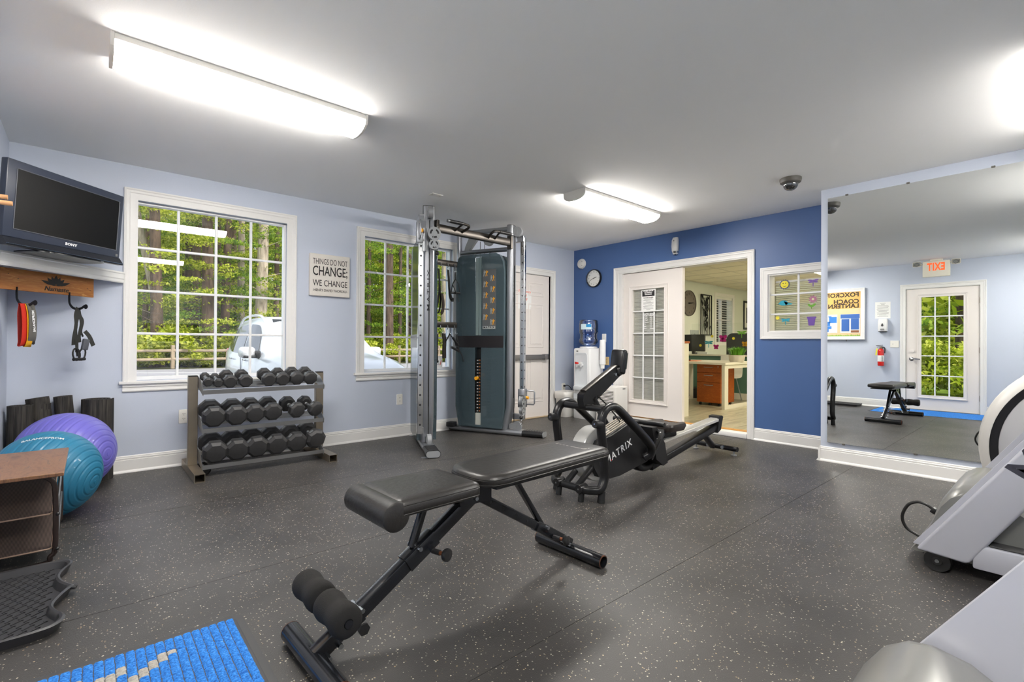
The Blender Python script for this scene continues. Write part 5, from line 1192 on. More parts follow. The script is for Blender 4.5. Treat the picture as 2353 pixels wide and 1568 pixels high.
bm = BM(); prism(bm, [(-.006,-.005),(.006,-.005),(0,.006)], 0,.001, XZP(YC-.0762) @ T(2.795,.215,0)); rp('logo_dot', bm, mat('logo_red', lin((.85,.12,.12)),.5), cv, 0)
for k in range(5):
    bm = BM(); box(bm, (2.85,YC-.05+k*.025,.415), (.36,.010,.008), RY(-.30), .002,1); rp('cover_rib', bm, mat('rower_cream', lin((.78,.74,.68)),.3,.5), cv)
bm = BM(); sweep(bm, smooth([(3.17,YC,.17),(3.20,YC,.10),(3.26,YC,.072),(3.34,YC,.075),(3.44,YC,.115)],5), rrect(.09,.055,.02,3)); rp('curved_skid', bm, RB)
bm = BM(); prism(bm, [(3.24,.40),(3.30,.40),(3.42,.26),(3.46,.10),(3.40,.085),(3.30,.15)], -.12,.12, XZP(YC)); rp('footrest_block', bm, RBM, None, 20)
# rail and beam
bm = BM(); sweep(bm, [(3.05,YC,.205),(4.50,YC,.330)], rrect(.075,.038,.008,2)); rl = rp('seat_rail', bm, RS)
for y_ in (-.043,.043): bm = BM(); sweep(bm, [(3.3,YC+y_,.228),(4.48,YC+y_,.330)], rrect(.012,.026,.003,1)); rp('rail_track', bm, mat('rail_white', lin((.86,.85,.82)),.25,.4), rl)
bm = BM(); sweep(bm, [(3.38,YC,.062),(4.47,YC,.255)], rrect(.075,.060,.012,3)); rp('lower_beam', bm, RB)
bm = BM(); prism(bm, [(4.44,.21),(4.50,.235),(4.545,.352),(4.525,.366),(4.46,.362),(4.455,.30)], -.05,.05, XZP(YC)); rp('end_cap', bm, RBM, None, 20)
bm = BM(); sweep(bm, [(4.27,YC+.01,.225),(4.53,YC+.045,.062)], rrect(.05,.05,.012,2)); rp('rear_leg', bm)
bm = BM(); cyl(bm, (4.545,YC-.185,.062),(4.585,YC+.275,.062), .023, n=14); rf = rp('rear_foot', bm)
for p in ((4.549,YC-.15),(4.580,YC+.24)):
    bm = BM(); lathe(bm, [(.0001,0),(.026,0),(.028,.008),(.008,.014),(.006,.05)], 16, T(p[0],p[1],0)); rp('levelling_pad', bm, PULL, rf)
for y_ in (-.05,.09): bm = BM(); cyl(bm, (4.52,YC+y_,.065),(4.54,YC+y_,.065),.016,n=10); rp('bolt', bm, BOLT, rf)
# seat
bm = BM(); rings = []
for w,l,z in ((.20,.24,.325),(.27,.27,.335),(.30,.285,.358),(.285,.27,.378),(.2,.18,.380)): rings.append([bm.verts.new((3.60+u,YC+v,z+(.015 if abs(v) > .08 and z > .35 else 0))) for u,v in rrect(l,w,.07,5)])
ring_faces(bm, rings); se = rp('seat', bm, mat('rower_seat', lin((.20,.18,.17)), .42), None, 50)
bm = BM(); bx(bm, 3.50,3.70, YC-.06,YC+.06, .275,.33, .01); rp('seat_carriage', bm, RBM, se)
# handle, monitor mast
bm = BM(); cyl(bm, (3.23,YC-.23,.435),(3.23,YC+.23,.435), .018, n=14); hd = rp('pull_handle', bm, RBM)
bm = BM(); box(bm, (3.19,YC,.43), (.06,.04,.03), None, .008); rp('handle_clip', bm, RBM, hd)
bm = BM(); prism(bm, [(2.545,.645),(2.56,.600),(2.62,.600),(2.985,.818),(2.955,.862),(2.93,.872),(2.57,.705),(2.548,.69)], -.028,.028, XZP(YC)); ms = rp('monitor_mast', bm, RB, None, 25)
bm = BM(); sweep(bm, [(2.575,YC,.712),(2.93,YC,.878)], rrect(.052,.012,.005,2)); rp('mast_trim', bm, RS if False else GUN, ms)
for x,z in ((2.90,.815),(2.955,.85)): bm = BM(); cyl(bm, (x,YC-.036,z),(x,YC+.036,z),.011,n=10); rp('bolt', bm, BOLT, ms)
bm = BM(); tube(bm, smooth([(2.70,YC-.03,.67),(2.80,YC-.03,.60),(2.93,YC-.02,.50),(3.0,YC,.45)],4), .005, 6); rp('data_cable', bm, CABLE, ms)
bm = BM(); sweep(bm, [(2.66,YC-.02,.66),(2.80,YC-.02,.47)], rrect(.04,.03,.008,2)); rp('mast_brace', bm)
bm = BM(); Mm = T(2.975,YC,.905) @ RY(.16); box(bm, (0,0,0), (.05,.125,.185), None, .018,3); box(bm, (-.02,0,-.075), (.05,.09,.06), None, .012); bmesh.ops.transform(bm, matrix=Mm, verts=bm.verts); mo = rp('monitor', bm, mat('monitor_black', (.011,.011,.012), .25))
bm = BM(); box(bm, (-.046,0,-.09), (.002,.05,.014)); bmesh.ops.transform(bm, matrix=Mm, verts=bm.verts); rp('monitor_label', bm, GREYP, mo)
bm = BM(); box(bm, (.0255,0,.01), (.002,.12,.12)); bmesh.ops.transform(bm, matrix=Mm, verts=bm.verts); rp('monitor_screen', bm, mat('lcd', lin((.35,.38,.34)),.3), mo)
# ================================================================== treadmills
TS = mat('treadmill_silver', lin((.76,.765,.80)), .34, .25); TG = mat('treadmill_hood', lin((.52,.52,.51)), .32, .35); TDK = mat('treadmill_dark', lin((.22,.22,.22)), .55)
def treadmill(name, label, loc, cord=True):
    """local: x across (0 near side .. .76), y forward, profile numbers from the photograph"""
    t = thing(name, label, 'treadmill', loc)
    YZ = lambda x: Matrix(((0,0,1,x),(1,0,0,0),(0,1,0,0),(0,0,0,1)))
    for k,(x0,x1) in enumerate(((0,.055),(.705,.76))):
        bm = BM(); pr = [(.471,.083),(.297,.070),(.283,.083),(-.36,1.13),(-.30,1.20),(-.245,1.17)]
        bm2 = bm; prism(bm, pr, x0, x1, YZ(0)); es = [e for e in bm.edges]; bmesh.ops.bevel(bm, geom=es, offset=.012, segments=3, profile=.5, affect='EDGES'); ma = obj('upright', bm, TS, t, 40)
        bm = BM(); xi = x1 if k == 0 else x0-.02; prism(bm, [(.490,.092),(.40 if k == 0 else .20,.08),(-.27 if k == 0 else -.44,1.10),(-.21,1.14)], xi, xi+.02, YZ(0)); obj('upright_flange', bm, TS, ma, 20)
        bm = BM(); xr = (0,.10) if k == 0 else (.66,.76); bx(bm, xr[0]+.004,xr[1]-.004, -1.50,.278, .058,.166, .010); sr = obj('side_rail', bm, TS, t)
        bm = BM(); bx(bm, xr[0]+.010,xr[1]-.010, -1.48,.225, .166,.174, .003,1); obj('foot_rail', bm, TDK, sr)
        bm = BM(); tube(bm, smooth([(xr[0]+.03,-.30,1.12),(xr[0]+.03,-.45,1.02),(xr[0]+.03,-.75,.98),(xr[0]+.03,-.95,.96)],4), .02, 10); obj('handrail', bm, TDK, t)
        xw = .02 if k == 0 else .74
        bm = BM(); Mw = T(xw,.396,.050) @ RY(PI/2); lathe(bm, [(.0001,-.014),(.018,-.016),(.020,-.013),(.040,-.013),(.047,-.015),(.050,-.008),(.050,.012),(.0001,.014)], 30, Mw); wh = obj('wheel', bm, mat('wheel_black',(.012,.012,.012),.35), t)
        bm = BM(); lathe(bm, [(.0001,-.019),(.008,-.019),(.009,-.015)], 12, Mw); obj('hub', bm, BOLT, wh)
    tx2 = text('MATRIX', .17, mat('treadmill_letter', lin((.24,.24,.28)),.4), Matrix.Identity(4), t, spacing=1.2, align='LEFT', bold=.002)
    tx2.data.transform(Matrix(((0,0,-1,-.0008),(-1,0,0,.128),(0,1,0,.478),(0,0,0,1))) @ RZ(math.radians(57)))
    bm = BM(); pr = [(.505,.050),(.47,.11),(.436,.180),(.415,.25),(.393,.31),(.36,.362),(.32,.392),(.28,.400),(.22,.390),(.12,.33),(0.,.235),(-.04,.18),(-.04,.06)]
    rings = [[bm.verts.new((x,y*1-(1-k)*.02,.05+(z-.05)*k)) for y,z in pr] for x,k in ((.078,.90),(.10,.97),(.14,1.0),(.62,1.0),(.66,.97),(.682,.90))]
    ring_faces(bm, rings); hd = obj('motor_hood', bm, TG, t, 45)
    bm = BM(); bx(bm, .10,.66, .30,.46, .04,.06); obj('belly_pan', bm, BPL, t)
    bm = BM(); bx(bm, .09,.67, -1.50,.10, .075,.150, .004,1); obj('deck', bm, BPL, t)
    bm = BM(); bx(bm, .115,.645, -1.52,.06, .150,.156, .002,1); obj('running_belt', bm, mat('belt_black', (.014,.014,.014), .7), t)
    bm = BM(); box(bm, (.38,-.36,1.20), (.80,.10,.32), RX(.5), .03); co = obj('console', bm, TDK, t)
    bm = BM(); box(bm, (.38,-.408,1.222), (.36,.004,.20), RX(.5)); obj('screen', bm, MATS['tv_screen'], co)
    bm = BM(); cyl(bm, (.03,-.30,1.10),(.73,-.30,1.10), .022, n=12); obj('front_grip', bm, TDK, t)
    for p in ((.08,-1.42),(.68,-1.42),(.09,.16),(.67,.16)): bm = BM(); cyl(bm, (p[0],p[1],0),(p[0],p[1],.07),.02,n=12); obj('levelling_foot', bm, BPL, t)
    if cord:
        bm = BM(); tube(bm, smooth([(.36,.46,.195),(.36,.49,.212),(.36,.525,.214),(.36,.562,.188),(.36,.585,.124),(.36,.570,.07),(.36,.530,.045),(.34,.47,.028),(.3,.40,.012),(.3,.2,.012)],5), .0075, 8); cd_ = obj('power_cord', bm, CABLE, t)
        bm = BM(); box(bm, (.36,.450,.185), (.035,.035,.03), RX(.5), .005); obj('plug', bm, BPL, cd_)
    return t
treadmill('treadmill','silver treadmill with grey motor hood and power cord in front of the mirror',(2.93,0,0))
treadmill('treadmill','nearest silver treadmill, cut off by the lower right corner of the picture',(.715,-.087,0), False)
# ================================================================== elliptical with round housing
EW = mat('elliptical_light', lin((.80,.79,.77)), .35); EB = mat('elliptical_black', (.02,.02,.022), .3)
t = thing('elliptical', 'light grey elliptical trainer with big round housing at the right edge', 'elliptical', (4.02,-.19,0))
Mx_ = T(0,0,.455) @ RY(PI/2); R_ = .548
bm = BM(); lathe(bm, [(R_*.90,-.075),(R_*.955,-.060),(R_*.99,-.02),(R_,.03),(R_*.985,.09),(R_*.93,.14),(R_*.90,.15)], 72, Mx_, False); obj('round_housing', bm, EW, t, 60)
bm = BM(); lathe(bm, [(R_*.905,-.074),(R_*.895,-.060),(R_*.835,-.050),(R_*.83,-.055)], 72, Mx_, False); lathe(bm, [(R_*.905,.149),(R_*.83,.13)], 48, Mx_, False); obj('black_ring', bm, EB, t, 40)
bm = BM(); lathe(bm, [(R_*.832,-.054),(R_*.80,-.062),(R_*.4,-.075),(.0001,-.078)], 72, Mx_, False); lathe(bm, [(R_*.832,.13),(.0001,.14)], 48, Mx_, False); obj('side_disc', bm, mat('elliptical_disc', lin((.76,.76,.77)),.35), t, 40)
bm = BM(); lathe(bm, [(R_*.585,-.0705),(R_*.58,-.0725)], 72, Mx_, False); obj('disc_groove', bm, EB, t)
bm = BM(); sweep(bm, [(-.10,-.02,.42),(-.10,.12,.46),(-.10,.16,.56)], rrect(.07,.12,.03,3)); obj('crank_arm', bm, mat('elliptical_grey', lin((.35,.35,.36)),.4), t)
for z_ in ():
    pass
bm = BM(); bx(bm, -.05,.12, -1.4,.30, .03,.09, .02); bx(bm, -.25,.32, .18,.26, 0,.06, .02); bx(bm, -.25,.32, -1.45,-1.37, 0,.06, .02); obj('base_frame', bm, EW, t)
bm = BM(); sweep(bm, [(.035,.05,.85),(.035,-.12,1.45)], rrect(.08,.08,.02,3)); obj('console_mast', bm, EW, t)
bm = BM(); box(bm, (.035,-.16,1.50), (.34,.08,.24), RX(.4), .03); obj('console', bm, EB, t)
for s_ in (-1,1):
    bm = BM(); tube(bm, smooth([(.035+s_*.22,-.02,.35),(.035+s_*.23,-.10,.9),(.035+s_*.24,-.22,1.3),(.035+s_*.20,-.34,1.55)],5), .02, 10); obj('arm_lever', bm, EB, t)
    bm = BM(); box(bm, (.035+s_*.16,-.85,.30), (.15,.36,.05), None, .02); obj('pedal', bm, EB, t)
    bm = BM(); sweep(bm, [(.035+s_*.16,-1.3,.12),(.035+s_*.16,-.85,.26),(.035+s_*.2,-.05,.36)], rrect(.05,.06,.012,2)); obj('pedal_arm', bm, EW, t)
# ================================================================== water cooler
CW = mat('cooler_white', lin((.90,.905,.91)), .3); CW2 = mat('cooler_recess', lin((.84,.86,.88)), .35)
t = thing('water_cooler', 'white water cooler with red and white taps in the corner', 'water cooler', (5.285,4.43,0))
bm = BM(); rings = [[bm.verts.new((u,v,z)) for u,v in rrect(.31*k,.30*k,.03,4)] for k,z in ((.96,0),(1,.01),(1,.955),(.96,.975),(.80,.982))]
ring_faces(bm, rings); bo = obj('body', bm, CW, t, 40)
bm = BM(); a = rrect(.235,.53,.03,4); r0 = [bm.verts.new((-.1555,y,.64+z)) for y,z in a]; r1 = [bm.verts.new((-.135,y*.93,.64+z*.95)) for y,z in a]
bx(bm, -.163,-.155, -.135,.135, .27,.345, .004,1); rings = [[bm.verts.new((x,y*k,.655+z*k)) for y,z in rrect(.215,.52,.035,4)] for x,k in ((-.155,1),(-.160,1),(-.160,.95),(-.1555,.90))]
ring_faces(bm, rings); obj('front_recess', bm, CW2, bo, 30)
for y_,c_,nm in ((.045,mat('tap_red', lin((.82,.12,.10)),.4),'hot_tap'),(-.03,CW,'cold_tap')):
    bm = BM(); cyl(bm, (-.155,y_,.745),(-.205,y_,.745),.013,n=12); cyl(bm, (-.195,y_,.75),(-.195,y_,.715),.011,.008,n=12); tp = obj(nm, bm, CW, t)
    bm = BM(); prism(bm, [(-.02,.0),(.02,.0),(.016,.022),(-.024,.03)], -.02,.01, Matrix(((0,0,-1,-.20),(-1,0,0,y_),(0,1,0,.760),(0,0,0,1)))); obj('tap_lever', bm, c_, tp)
bm = BM(); bx(bm, -.20,-.15, -.11,.11, .395,.455, .012); obj('drip_tray', bm, CW2, t)
bm = BM(); prism(bm, rrect(.035,.014,.006), 0,.002, Matrix(((0,0,-1,-.156),(-1,0,0,.07),(0,1,0,.938),(0,0,0,1)))); obj('maker_badge', bm, GREYM, t)
bm = BM(); lathe(bm, [(.10,.975),(.125,.985),(.12,1.0),(.08,1.003)], 28, None, True); obj('bottle_collar', bm, CW, t)
# bottle
def bottle_mat():
    M = m_glass('bottle_blue', .12, (.62,.75,.95)); n = M.node_tree
    return M
bt = thing('water_bottle', 'blue five gallon water bottle upside down on the cooler', 'water bottle', (5.285,4.43,1.0))
pr = [(.03,.003),(.05,.012),(.10,.030),(.128,.055),(.133,.085),(.131,.10),(.121,.115),(.119,.135),(.119,.175),(.128,.190),(.133,.205),(.133,.225),(.128,.235),(.132,.247),(.133,.300),(.131,.325),(.125,.338),(.128,.348),(.127,.362),(.112,.376),(.06,.380),(.0001,.374)]
bm = BM(); lathe(bm, pr, 36, None, False); obj('shell', bm, bottle_mat(), bt, 60)
bm = BM(); lathe(bm, [(r_*.965,z) for r_,z in pr if z < .30]+[(.0001,.30)], 32, None, False); obj('water', bm, m_glass('water_tint', .03, (.80,.88,.98)), bt, 60)
bm = BM(); pts = [(.1338*math.cos(a),.1338*math.sin(a)) for a in np.linspace(PI*.93,PI*1.32,12)]
r0 = [bm.verts.new((x,y,.240)) for x,y in pts]; r1 = [bm.verts.new((x,y,.315)) for x,y in pts]
for i in range(11): bm.faces.new((r0[i],r0[i+1],r1[i+1],r1[i]))
obj('label', bm, mat('bottle_label', lin((.80,.89,.93)),.5), bt, 40)
bm = BM(); pts = [(.1342*math.cos(a),.1342*math.sin(a)) for a in np.linspace(PI*1.14,PI*1.31,8)]
r0 = [bm.verts.new((x,y,.272)) for x,y in pts]; r1 = [bm.verts.new((x,y,.313)) for x,y in pts]
for i in range(7): bm.faces.new((r0[i],r0[i+1],r1[i+1],r1[i]))
obj('label_print', bm, mat('label_cyan', lin((.10,.55,.80)),.5), bt, 40)
# cup dispenser
t = thing('cup_dispenser', 'white tubular paper cup dispenser on the side of the water cooler', 'dispenser', (5.345,4.228,.70))
bm = BM(); lathe(bm, [(.036,.055),(.042,.06),(.042,.385),(.036,.395),(.0001,.396)], 24); obj('tube', bm, CW, t)
bm = BM(); lathe(bm, [(.026,0),(.030,.06),(.041,.065)], 20, None, False); obj('paper_cup', bm, PAPER, t)
bm = BM(); bx(bm, -.02,.02, .038,.052, .12,.30); obj('bracket', bm, GREYM, t)
bm = BM(); prism(bm, rrect(.03,.03,.002), .0422,.043, Matrix(((0,0,-.7,0),(-1,0,0,0),(0,1,0,.09),(0,0,0,1)))); obj('label', bm, GREYP, t)
# ================================================================== waste bin
t = thing('waste_bin', 'small white waste bin with a bin liner below the outlet', 'bin', (5.165,4.735,0))
bm = BM(); rings = [[bm.verts.new((u,v,z)) for u,v in rrect(w,d,.05,4)] for w,d,z in ((.225,.17,0),(.23,.175,.004),(.285,.225,.335),(.297,.237,.337),(.297,.237,.352),(.282,.222,.352),(.27,.21,.30))]
ring_faces(bm, rings, True, True, True); obj('bucket', bm, mat('bin_white', lin((.88,.87,.85)),.4), t, 40)
bm = BM(); rings = []
for w,d,z in ((.296,.236,.27),(.303,.243,.30),(.306,.246,.354),(.290,.230,.360),(.272,.212,.34)):
    rings.append([bm.verts.new((u+RNG.normal(0,.002),v+RNG.normal(0,.002),z+RNG.normal(0,.006 if z < .3 else .001))) for u,v in rrect(w,d,.05,6)])
ring_faces(bm, rings, True, False, False); obj('liner', bm, mat('liner_white', lin((.90,.89,.87)),.35), t, 60)
# plug and cord at the outlet
t = thing('plug_cord', 'black plug and cord running from the outlet down behind the cooler', 'cord', (5.27,D,.40))
bm = BM(); box(bm, (0,-.022,.02), (.026,.03,.026), None, .005); obj('plug', bm, BPL, t)
bm = BM(); tube(bm, smooth([(0.005,-.035,.02),(.03,-.05,.03),(.08,-.06,-.0),(.13,-.05,-.06),(.16,-.03,-.2),(.165,-.03,-.385)],5), .005, 8); obj('cord', bm, CABLE, t)
# ================================================================== dehumidifier
t = thing('dehumidifier', 'white box dehumidifier with slatted grille beside the French door', 'dehumidifier', (5.30,4.035,0))
DW = mat('dehum_white', lin((.89,.88,.86)), .35)
bm = BM(); bx(bm, -.13,.13, -.165,.165, .0,.478, .012,3); obj('case', bm, DW, t)
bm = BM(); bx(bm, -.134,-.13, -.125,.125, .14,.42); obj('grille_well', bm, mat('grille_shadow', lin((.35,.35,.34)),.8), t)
for k in range(15): bm = BM(); box(bm, (-.139,0,.150+k*.0185), (.010,.25,.0085), RY(.4)); obj('grille_slat', bm, DW, t, 0)
bm = BM(); prism(bm, rrect(.06,.014,.006), 0,.001, XZ(.045,-.1652,.445)); obj('carry_slot', bm, GREYP, t)
# ================================================================== office beyond the doorway
OW = mat('office_wall', lin((.84,.86,.82)), .6); OG = mat('office_green', lin((.36,.50,.43)), .6); OT = mat('office_ceiling_tile', lin((.86,.84,.76)), .9, bump=(120,.2)); CREAM = mat('desk_white', lin((.90,.88,.81)), .35)
OX0,OX1,OY0,OY1 = B+.14,14.2,.6,5.52
def lvt():
    M = mat('office_floor', (.5,.45,.35), .35); n,b = nodes_of(M); v = coords(n,(.9,6,1))
    n.links.new(ramp(n, noise_t(n,v,2.6,6,.6,1.), [(.25,lin((.50,.47,.40))),(.5,lin((.68,.65,.55))),(.75,lin((.80,.77,.68)))]), b.inputs['Base Color']); return M
LVT = lvt()
bm = BM(); bx(bm, OX0,OX1, OY0,OY1, -.06,-.004); of = struct('floor_office', bm, mat('slab2',(.1,.1,.1),.8))
pl = None
for i in range(9):
    for j in range(7):
        x0 = OX0+i*.96; y0_ = OY0+j*.71
        bm = BM(); bx(bm, x0+.002,min(x0+.958,OX1), y0_+.002,min(y0_+.708,OY1), -.004,.002); obj('floor_tile', bm, LVT, of, 0)
wall('wall_office_far', 'x', OX1,OX1+.14, OY0-.14,OY1+.14, -.06,2.6, [], OW)
OWN = (11.26,12.10,1.10,2.19)
wall('wall_office_left', 'y', OY1,OY1+.14, B+.14,OX1, -.06,2.6, [OWN], OW)
wall('wall_office_right', 'y', OY0-.14,OY0, B+.14,OX1, -.06,2.6, [], OW)
bm = BM(); bx(bm, B+.07,OX1+.14, OY0-.14,OY1+.14, 2.475,2.6); oc = struct('ceiling_office', bm, mat('plenum',(.25,.25,.24),.9))
for i in range(14):
    for j in range(8):
        x0,y0_ = B+.14+i*.61, OY0+j*.61
        if x0+.02 > OX1 or y0_+.02 > OY1: continue
        bm = BM(); bx(bm, x0+.006,min(x0+.604,OX1), y0_+.006,min(y0_+.604,OY1), 2.448,2.462); obj('ceiling_tile', bm, OT, oc, 0)
bm = BM()
for i in range(15): bx(bm, B+.14+i*.61-.010,B+.14+i*.61+.010, OY0,OY1, 2.444,2.470)
for j in range(9): bx(bm, OX0,OX1, OY0+j*.61-.010,OY0+j*.61+.010, 2.444,2.470)
obj('tile_grid', bm, mat('grid_white', lin((.80,.78,.72)),.6), oc, 0)
# office fluorescent panels (recessed troffers)
for x_,y_ in ((7.25,1.6),(9.8,2.9),(11.6,1.9)):
    t = thing('ceiling_panel_light', {7.25:'recessed ceiling light reflected in the small blue-wall window',9.8:'recessed office ceiling light behind the doorway header',11.6:'far recessed office ceiling light out of view'}[x_], 'ceiling light', (x_,y_,2.444))
    bm = BM(); bx(bm, -.30,.30,-.60,.60,-.012,0,.004,1); obj('frame', bm, LBODY, t)
    bm = BM(); bx(bm, -.27,.27,-.57,.57,-.016,-.011); obj('diffuser', bm, mat('office_diffuser', (1,.96,.85), .5, emit=(1,.90,.70), es=OFFICE_LAMP), t, 0)
# half wall with green panels
t = sempty('wall_half')
bm = BM(); bx(bm, 9.30,9.40, 2.6,5.18, 0,.815); obj('panel', bm, OG, t, 0)
bm = BM(); bx(bm, 9.26,9.44, 2.58,5.20, .815,.845, .004,1); obj('cap', bm, CREAM, t)
bm = BM(); bx(bm, 9.283,9.30, 2.6,5.18, 0,.12, .003,1); obj('base', bm, CREAM, t)
t = thing('clear_screen', 'clear acrylic screen standing on the green half wall', 'screen', (9.35,3.9,.845))
bm = BM(); bx(bm, -.003,.003, -1.2,1.2, 0,.62); obj('sheet', bm, m_glass('acrylic', .02, (.97,.98,.97)), t, 0)
bm = BM()
for y_ in (-1.1,-.35,.4,1.1): box(bm, (0,y_,.02), (.05,.03,.04), None, .004,1)
tag(obj('foot_clip', bm, GREYP, t), kind='stuff')
# foam stickers
def sticker(name, label, col, polys, loc, Mx, s=1.):
    o = thing(name, label, 'sticker', (0,0,0)); bm = BM()
    for p in polys: prism(bm, [(x*s,y*s) for x,y in p], 0,.003, Mx(*loc))
    obj('shape', bm, mat('foam_'+col[0], lin(col[1]), .6), o, 0); return o
def wing(a, l, w, ox=0, oy=0):
    pts = []
    for k in range(12):
        q = 2*PI*k/12; x,y = l/2+l/2*math.cos(q), w/2*math.sin(q); pts.append((ox+x*math.cos(a)-y*math.sin(a), oy+x*math.sin(a)+y*math.cos(a)))
    return pts
dfly = lambda: [wing(.15,.085,.032,.004,.02),wing(PI-.15,.085,.032,-.004,.02),wing(-.15,.075,.028,.004,.0),wing(PI+.15,.075,.028,-.004,.0),[(-.008,.035),(.008,.035),(.006,-.09),(-.006,-.09)]]
bfly = lambda: [wing(.75,.085,.06),wing(PI-.75,.085,.06),wing(-.7,.065,.05),wing(PI+.7,.065,.05),[(-.007,.05),(.007,.05),(.006,-.05),(-.006,-.05)]]
SX = lambda x,y,z: YZm(x,y,z)
PK = ('pink',(.72,.12,.50)); TQ = ('turquoise',(.15,.62,.72)); GN = ('green',(.45,.70,.25)); YL = ('yellow',(.92,.86,.25)); VI = ('violet',(.45,.32,.66)); MG = ('mauve',(.70,.45,.58)); OR = ('amber',(.80,.60,.15)); NV = ('slate',(.32,.34,.44))
sticker('butterfly_sticker','pink foam butterfly on the clear screen above the office chair',PK,bfly(),(9.345,4.439,1.155),SX,1.15)
sticker('butterfly_sticker','small dark pink butterfly on the clear screen left of the office chair',PK,bfly(),(9.345,4.578,.99),SX,.8)
sticker('dragonfly_sticker','turquoise dragonfly on the clear screen near the printer',TQ,dfly(),(9.345,4.73,1.07),SX,1.0)
sticker('dragonfly_sticker','green dragonfly on the clear screen above the potted grass',GN,dfly(),(9.345,4.079,1.26),SX,1.0)
sticker('butterfly_sticker','amber butterfly on the clear screen behind the potted grass',OR,bfly(),(9.345,4.021,1.05),SX,.8)
for y_,z_,l_ in ((4.659,1.207,'yellow dot sticker left of the office window'),(4.235,1.162,'yellow dot sticker above the right side of the office chair'),(4.904,1.024,'yellow dot sticker low beside the grey photo print')):
    sticker('dot_sticker', l_, YL, [circ(.027,12)], (9.345,y_,z_), SX)
ST = lambda x,y,z: YZm(x,y,z)
star = lambda r,n,k: [[(r*(1 if i%2==0 else k)*math.cos(PI*i/n),r*(1 if i%2==0 else k)*math.sin(PI*i/n)) for i in range(2*n)]]
xs_ = B+.036
o = sticker('sun_sticker','smiling yellow sun face with dark scalloped rim on the small window',NV,star(.054,14,.86),(xs_,1.967,1.678),ST)
bm = BM(); prism(bm, circ(.039,20), .003,.005, ST(xs_,1.967,1.678)); obj('face', bm, mat('foam_yellow', lin((.92,.86,.25)),.6), o, 0)
bm = BM(); prism(bm, circ(.005,8), .005,.006, ST(xs_,1.981,1.690)); prism(bm, circ(.005,8), .005,.006, ST(xs_,1.957,1.690)); prism(bm, [(-.018,-.006),(-.008,-.017),(.008,-.017),(.018,-.006),(.008,-.012),(-.008,-.012)], .005,.006, ST(xs_,1.967,1.672)); obj('smile', bm, INK, o, 0)
sticker('dragonfly_sticker','violet dragonfly at the top right pane of the small window',VI,dfly(),(xs_,1.700,1.683),ST,.55)
sticker('bird_sticker','turquoise bird on the left middle pane of the small window',TQ,[wing(0,.085,.055,-.045,0),[(.0,.02),(.035,.004),(.085,-.010),(.075,-.020),(.02,-.022)],[(-.045,.0),(-.060,-.004),(-.046,-.014)]],(xs_,1.975,1.482),ST)
o = sticker('flower_sticker','mauve paper flower on the right middle pane of the small window',MG,star(.046,9,.55),(xs_,1.700,1.505),ST)
bm = BM(); prism(bm, circ(.012,12), .003,.005, ST(xs_,1.700,1.505)); obj('centre', bm, mat('foam_cream', lin((.9,.88,.7)),.6), o, 0)
sticker('leaf_sticker','green leaf pair below the mauve flower on the small window',GN,[wing(.7,.05,.02),wing(2.4,.045,.02),[(-.003,-.02),(.003,-.02),(.003,.02),(-.003,.02)]],(xs_,1.714,1.428),ST)
sticker('dot_sticker','yellow dot on the lower left pane of the small window',YL,[circ(.019,12)],(xs_,2.036,1.327),ST)
sticker('dragonfly_sticker','small turquoise dragonfly on the lower left pane of the small window',TQ,dfly(),(xs_,1.957,1.296),ST,.5)
sticker('pot_sticker','violet flower pot on the lower right pane of the small window',VI,[[(-.042,.045),(.042,.045),(.042,.028),(-.042,.028)],[(-.036,.028),(.036,.028),(.026,-.045),(-.026,-.045)]],(xs_,1.714,1.283),ST)
# left wall of the office: clock, wall art, window, pictures
t = thing('office_clock','large brown numbered clock on the office wall','clock',(0,0,0))
BRN = mat('clock_brown', lin((.42,.39,.36)), .6)
wall_clock(XZ(9.98,OY1,1.955), .285, t, BRN, BRN, INK, INK, math.radians(85), math.radians(84), .03)
t = thing('metal_wall_art','black metal wall panel of leafy branches on the office wall','wall art',(10.705,OY1,1.725))
MW = mat('art_metal', (.015,.015,.016), .45, .5)
bm = BM(); w_,h_ = .49,.915
for s_ in (-1,1): bx(bm, s_*w_/2-.010,s_*w_/2+.010, -.05,-.03, -h_/2,h_/2); bx(bm, s_*.15-.006,s_*.15+.006, -.045,-.03, -h_/2,h_/2)
for z_ in (-1,1): bx(bm, -w_/2,w_/2, -.05,-.03, z_*h_/2-.010,z_*h_/2+.010)
bx(bm, -.02,.02, -.03,0, .2,.24); bx(bm, -.02,.02, -.03,0, -.24,-.2)
obj('frame', bm, MW, t, 0)
for k in range(46):
    a = RNG.uniform(.5,2.6); c = (RNG.normal(0,.07),RNG.uniform(-.40,.36)); bm = BM(); l_ = RNG.uniform(.09,.16)
    prism(bm, [(x*1+c[0],y+c[1]) for x,y in wing(a,l_,.035)], .035,.038, XZ(0,0,0)); obj('leaf', bm, MW, t, 0)
bm = BM()
for dx in (-.06,0,.06): tube(bm, smooth([(dx,-.037,-h_/2),(dx*1.5,-.037,-.1),(dx*.4,-.037,.2),(dx*1.6,-.037,h_/2-.06)],5), .006, 6)
obj('stem', bm, MW, t)
root = sempty('window_5')
bm = BM(); casing(bm, XZ(0,OY1,0), OWN[0]-.085,OWN[1]+.085,1.02,OWN[3]+.095, 'LTRB', .085); obj('casing', bm, WHITE, root, 25)
bm = BM(); bx(bm, OWN[0],OWN[1], OY1+.09,OY1+.10, OWN[2],OWN[3]); obj('pane', bm, GLASS, root, 0)
bm = BM(); bx(bm, OWN[0],OWN[1], OY1+.07,OY1+.11, 1.635,1.665); bx(bm, 11.66,11.70, OY1+.07,OY1+.11, OWN[2],OWN[3]); obj('sash', bm, MUNT, root, 0)
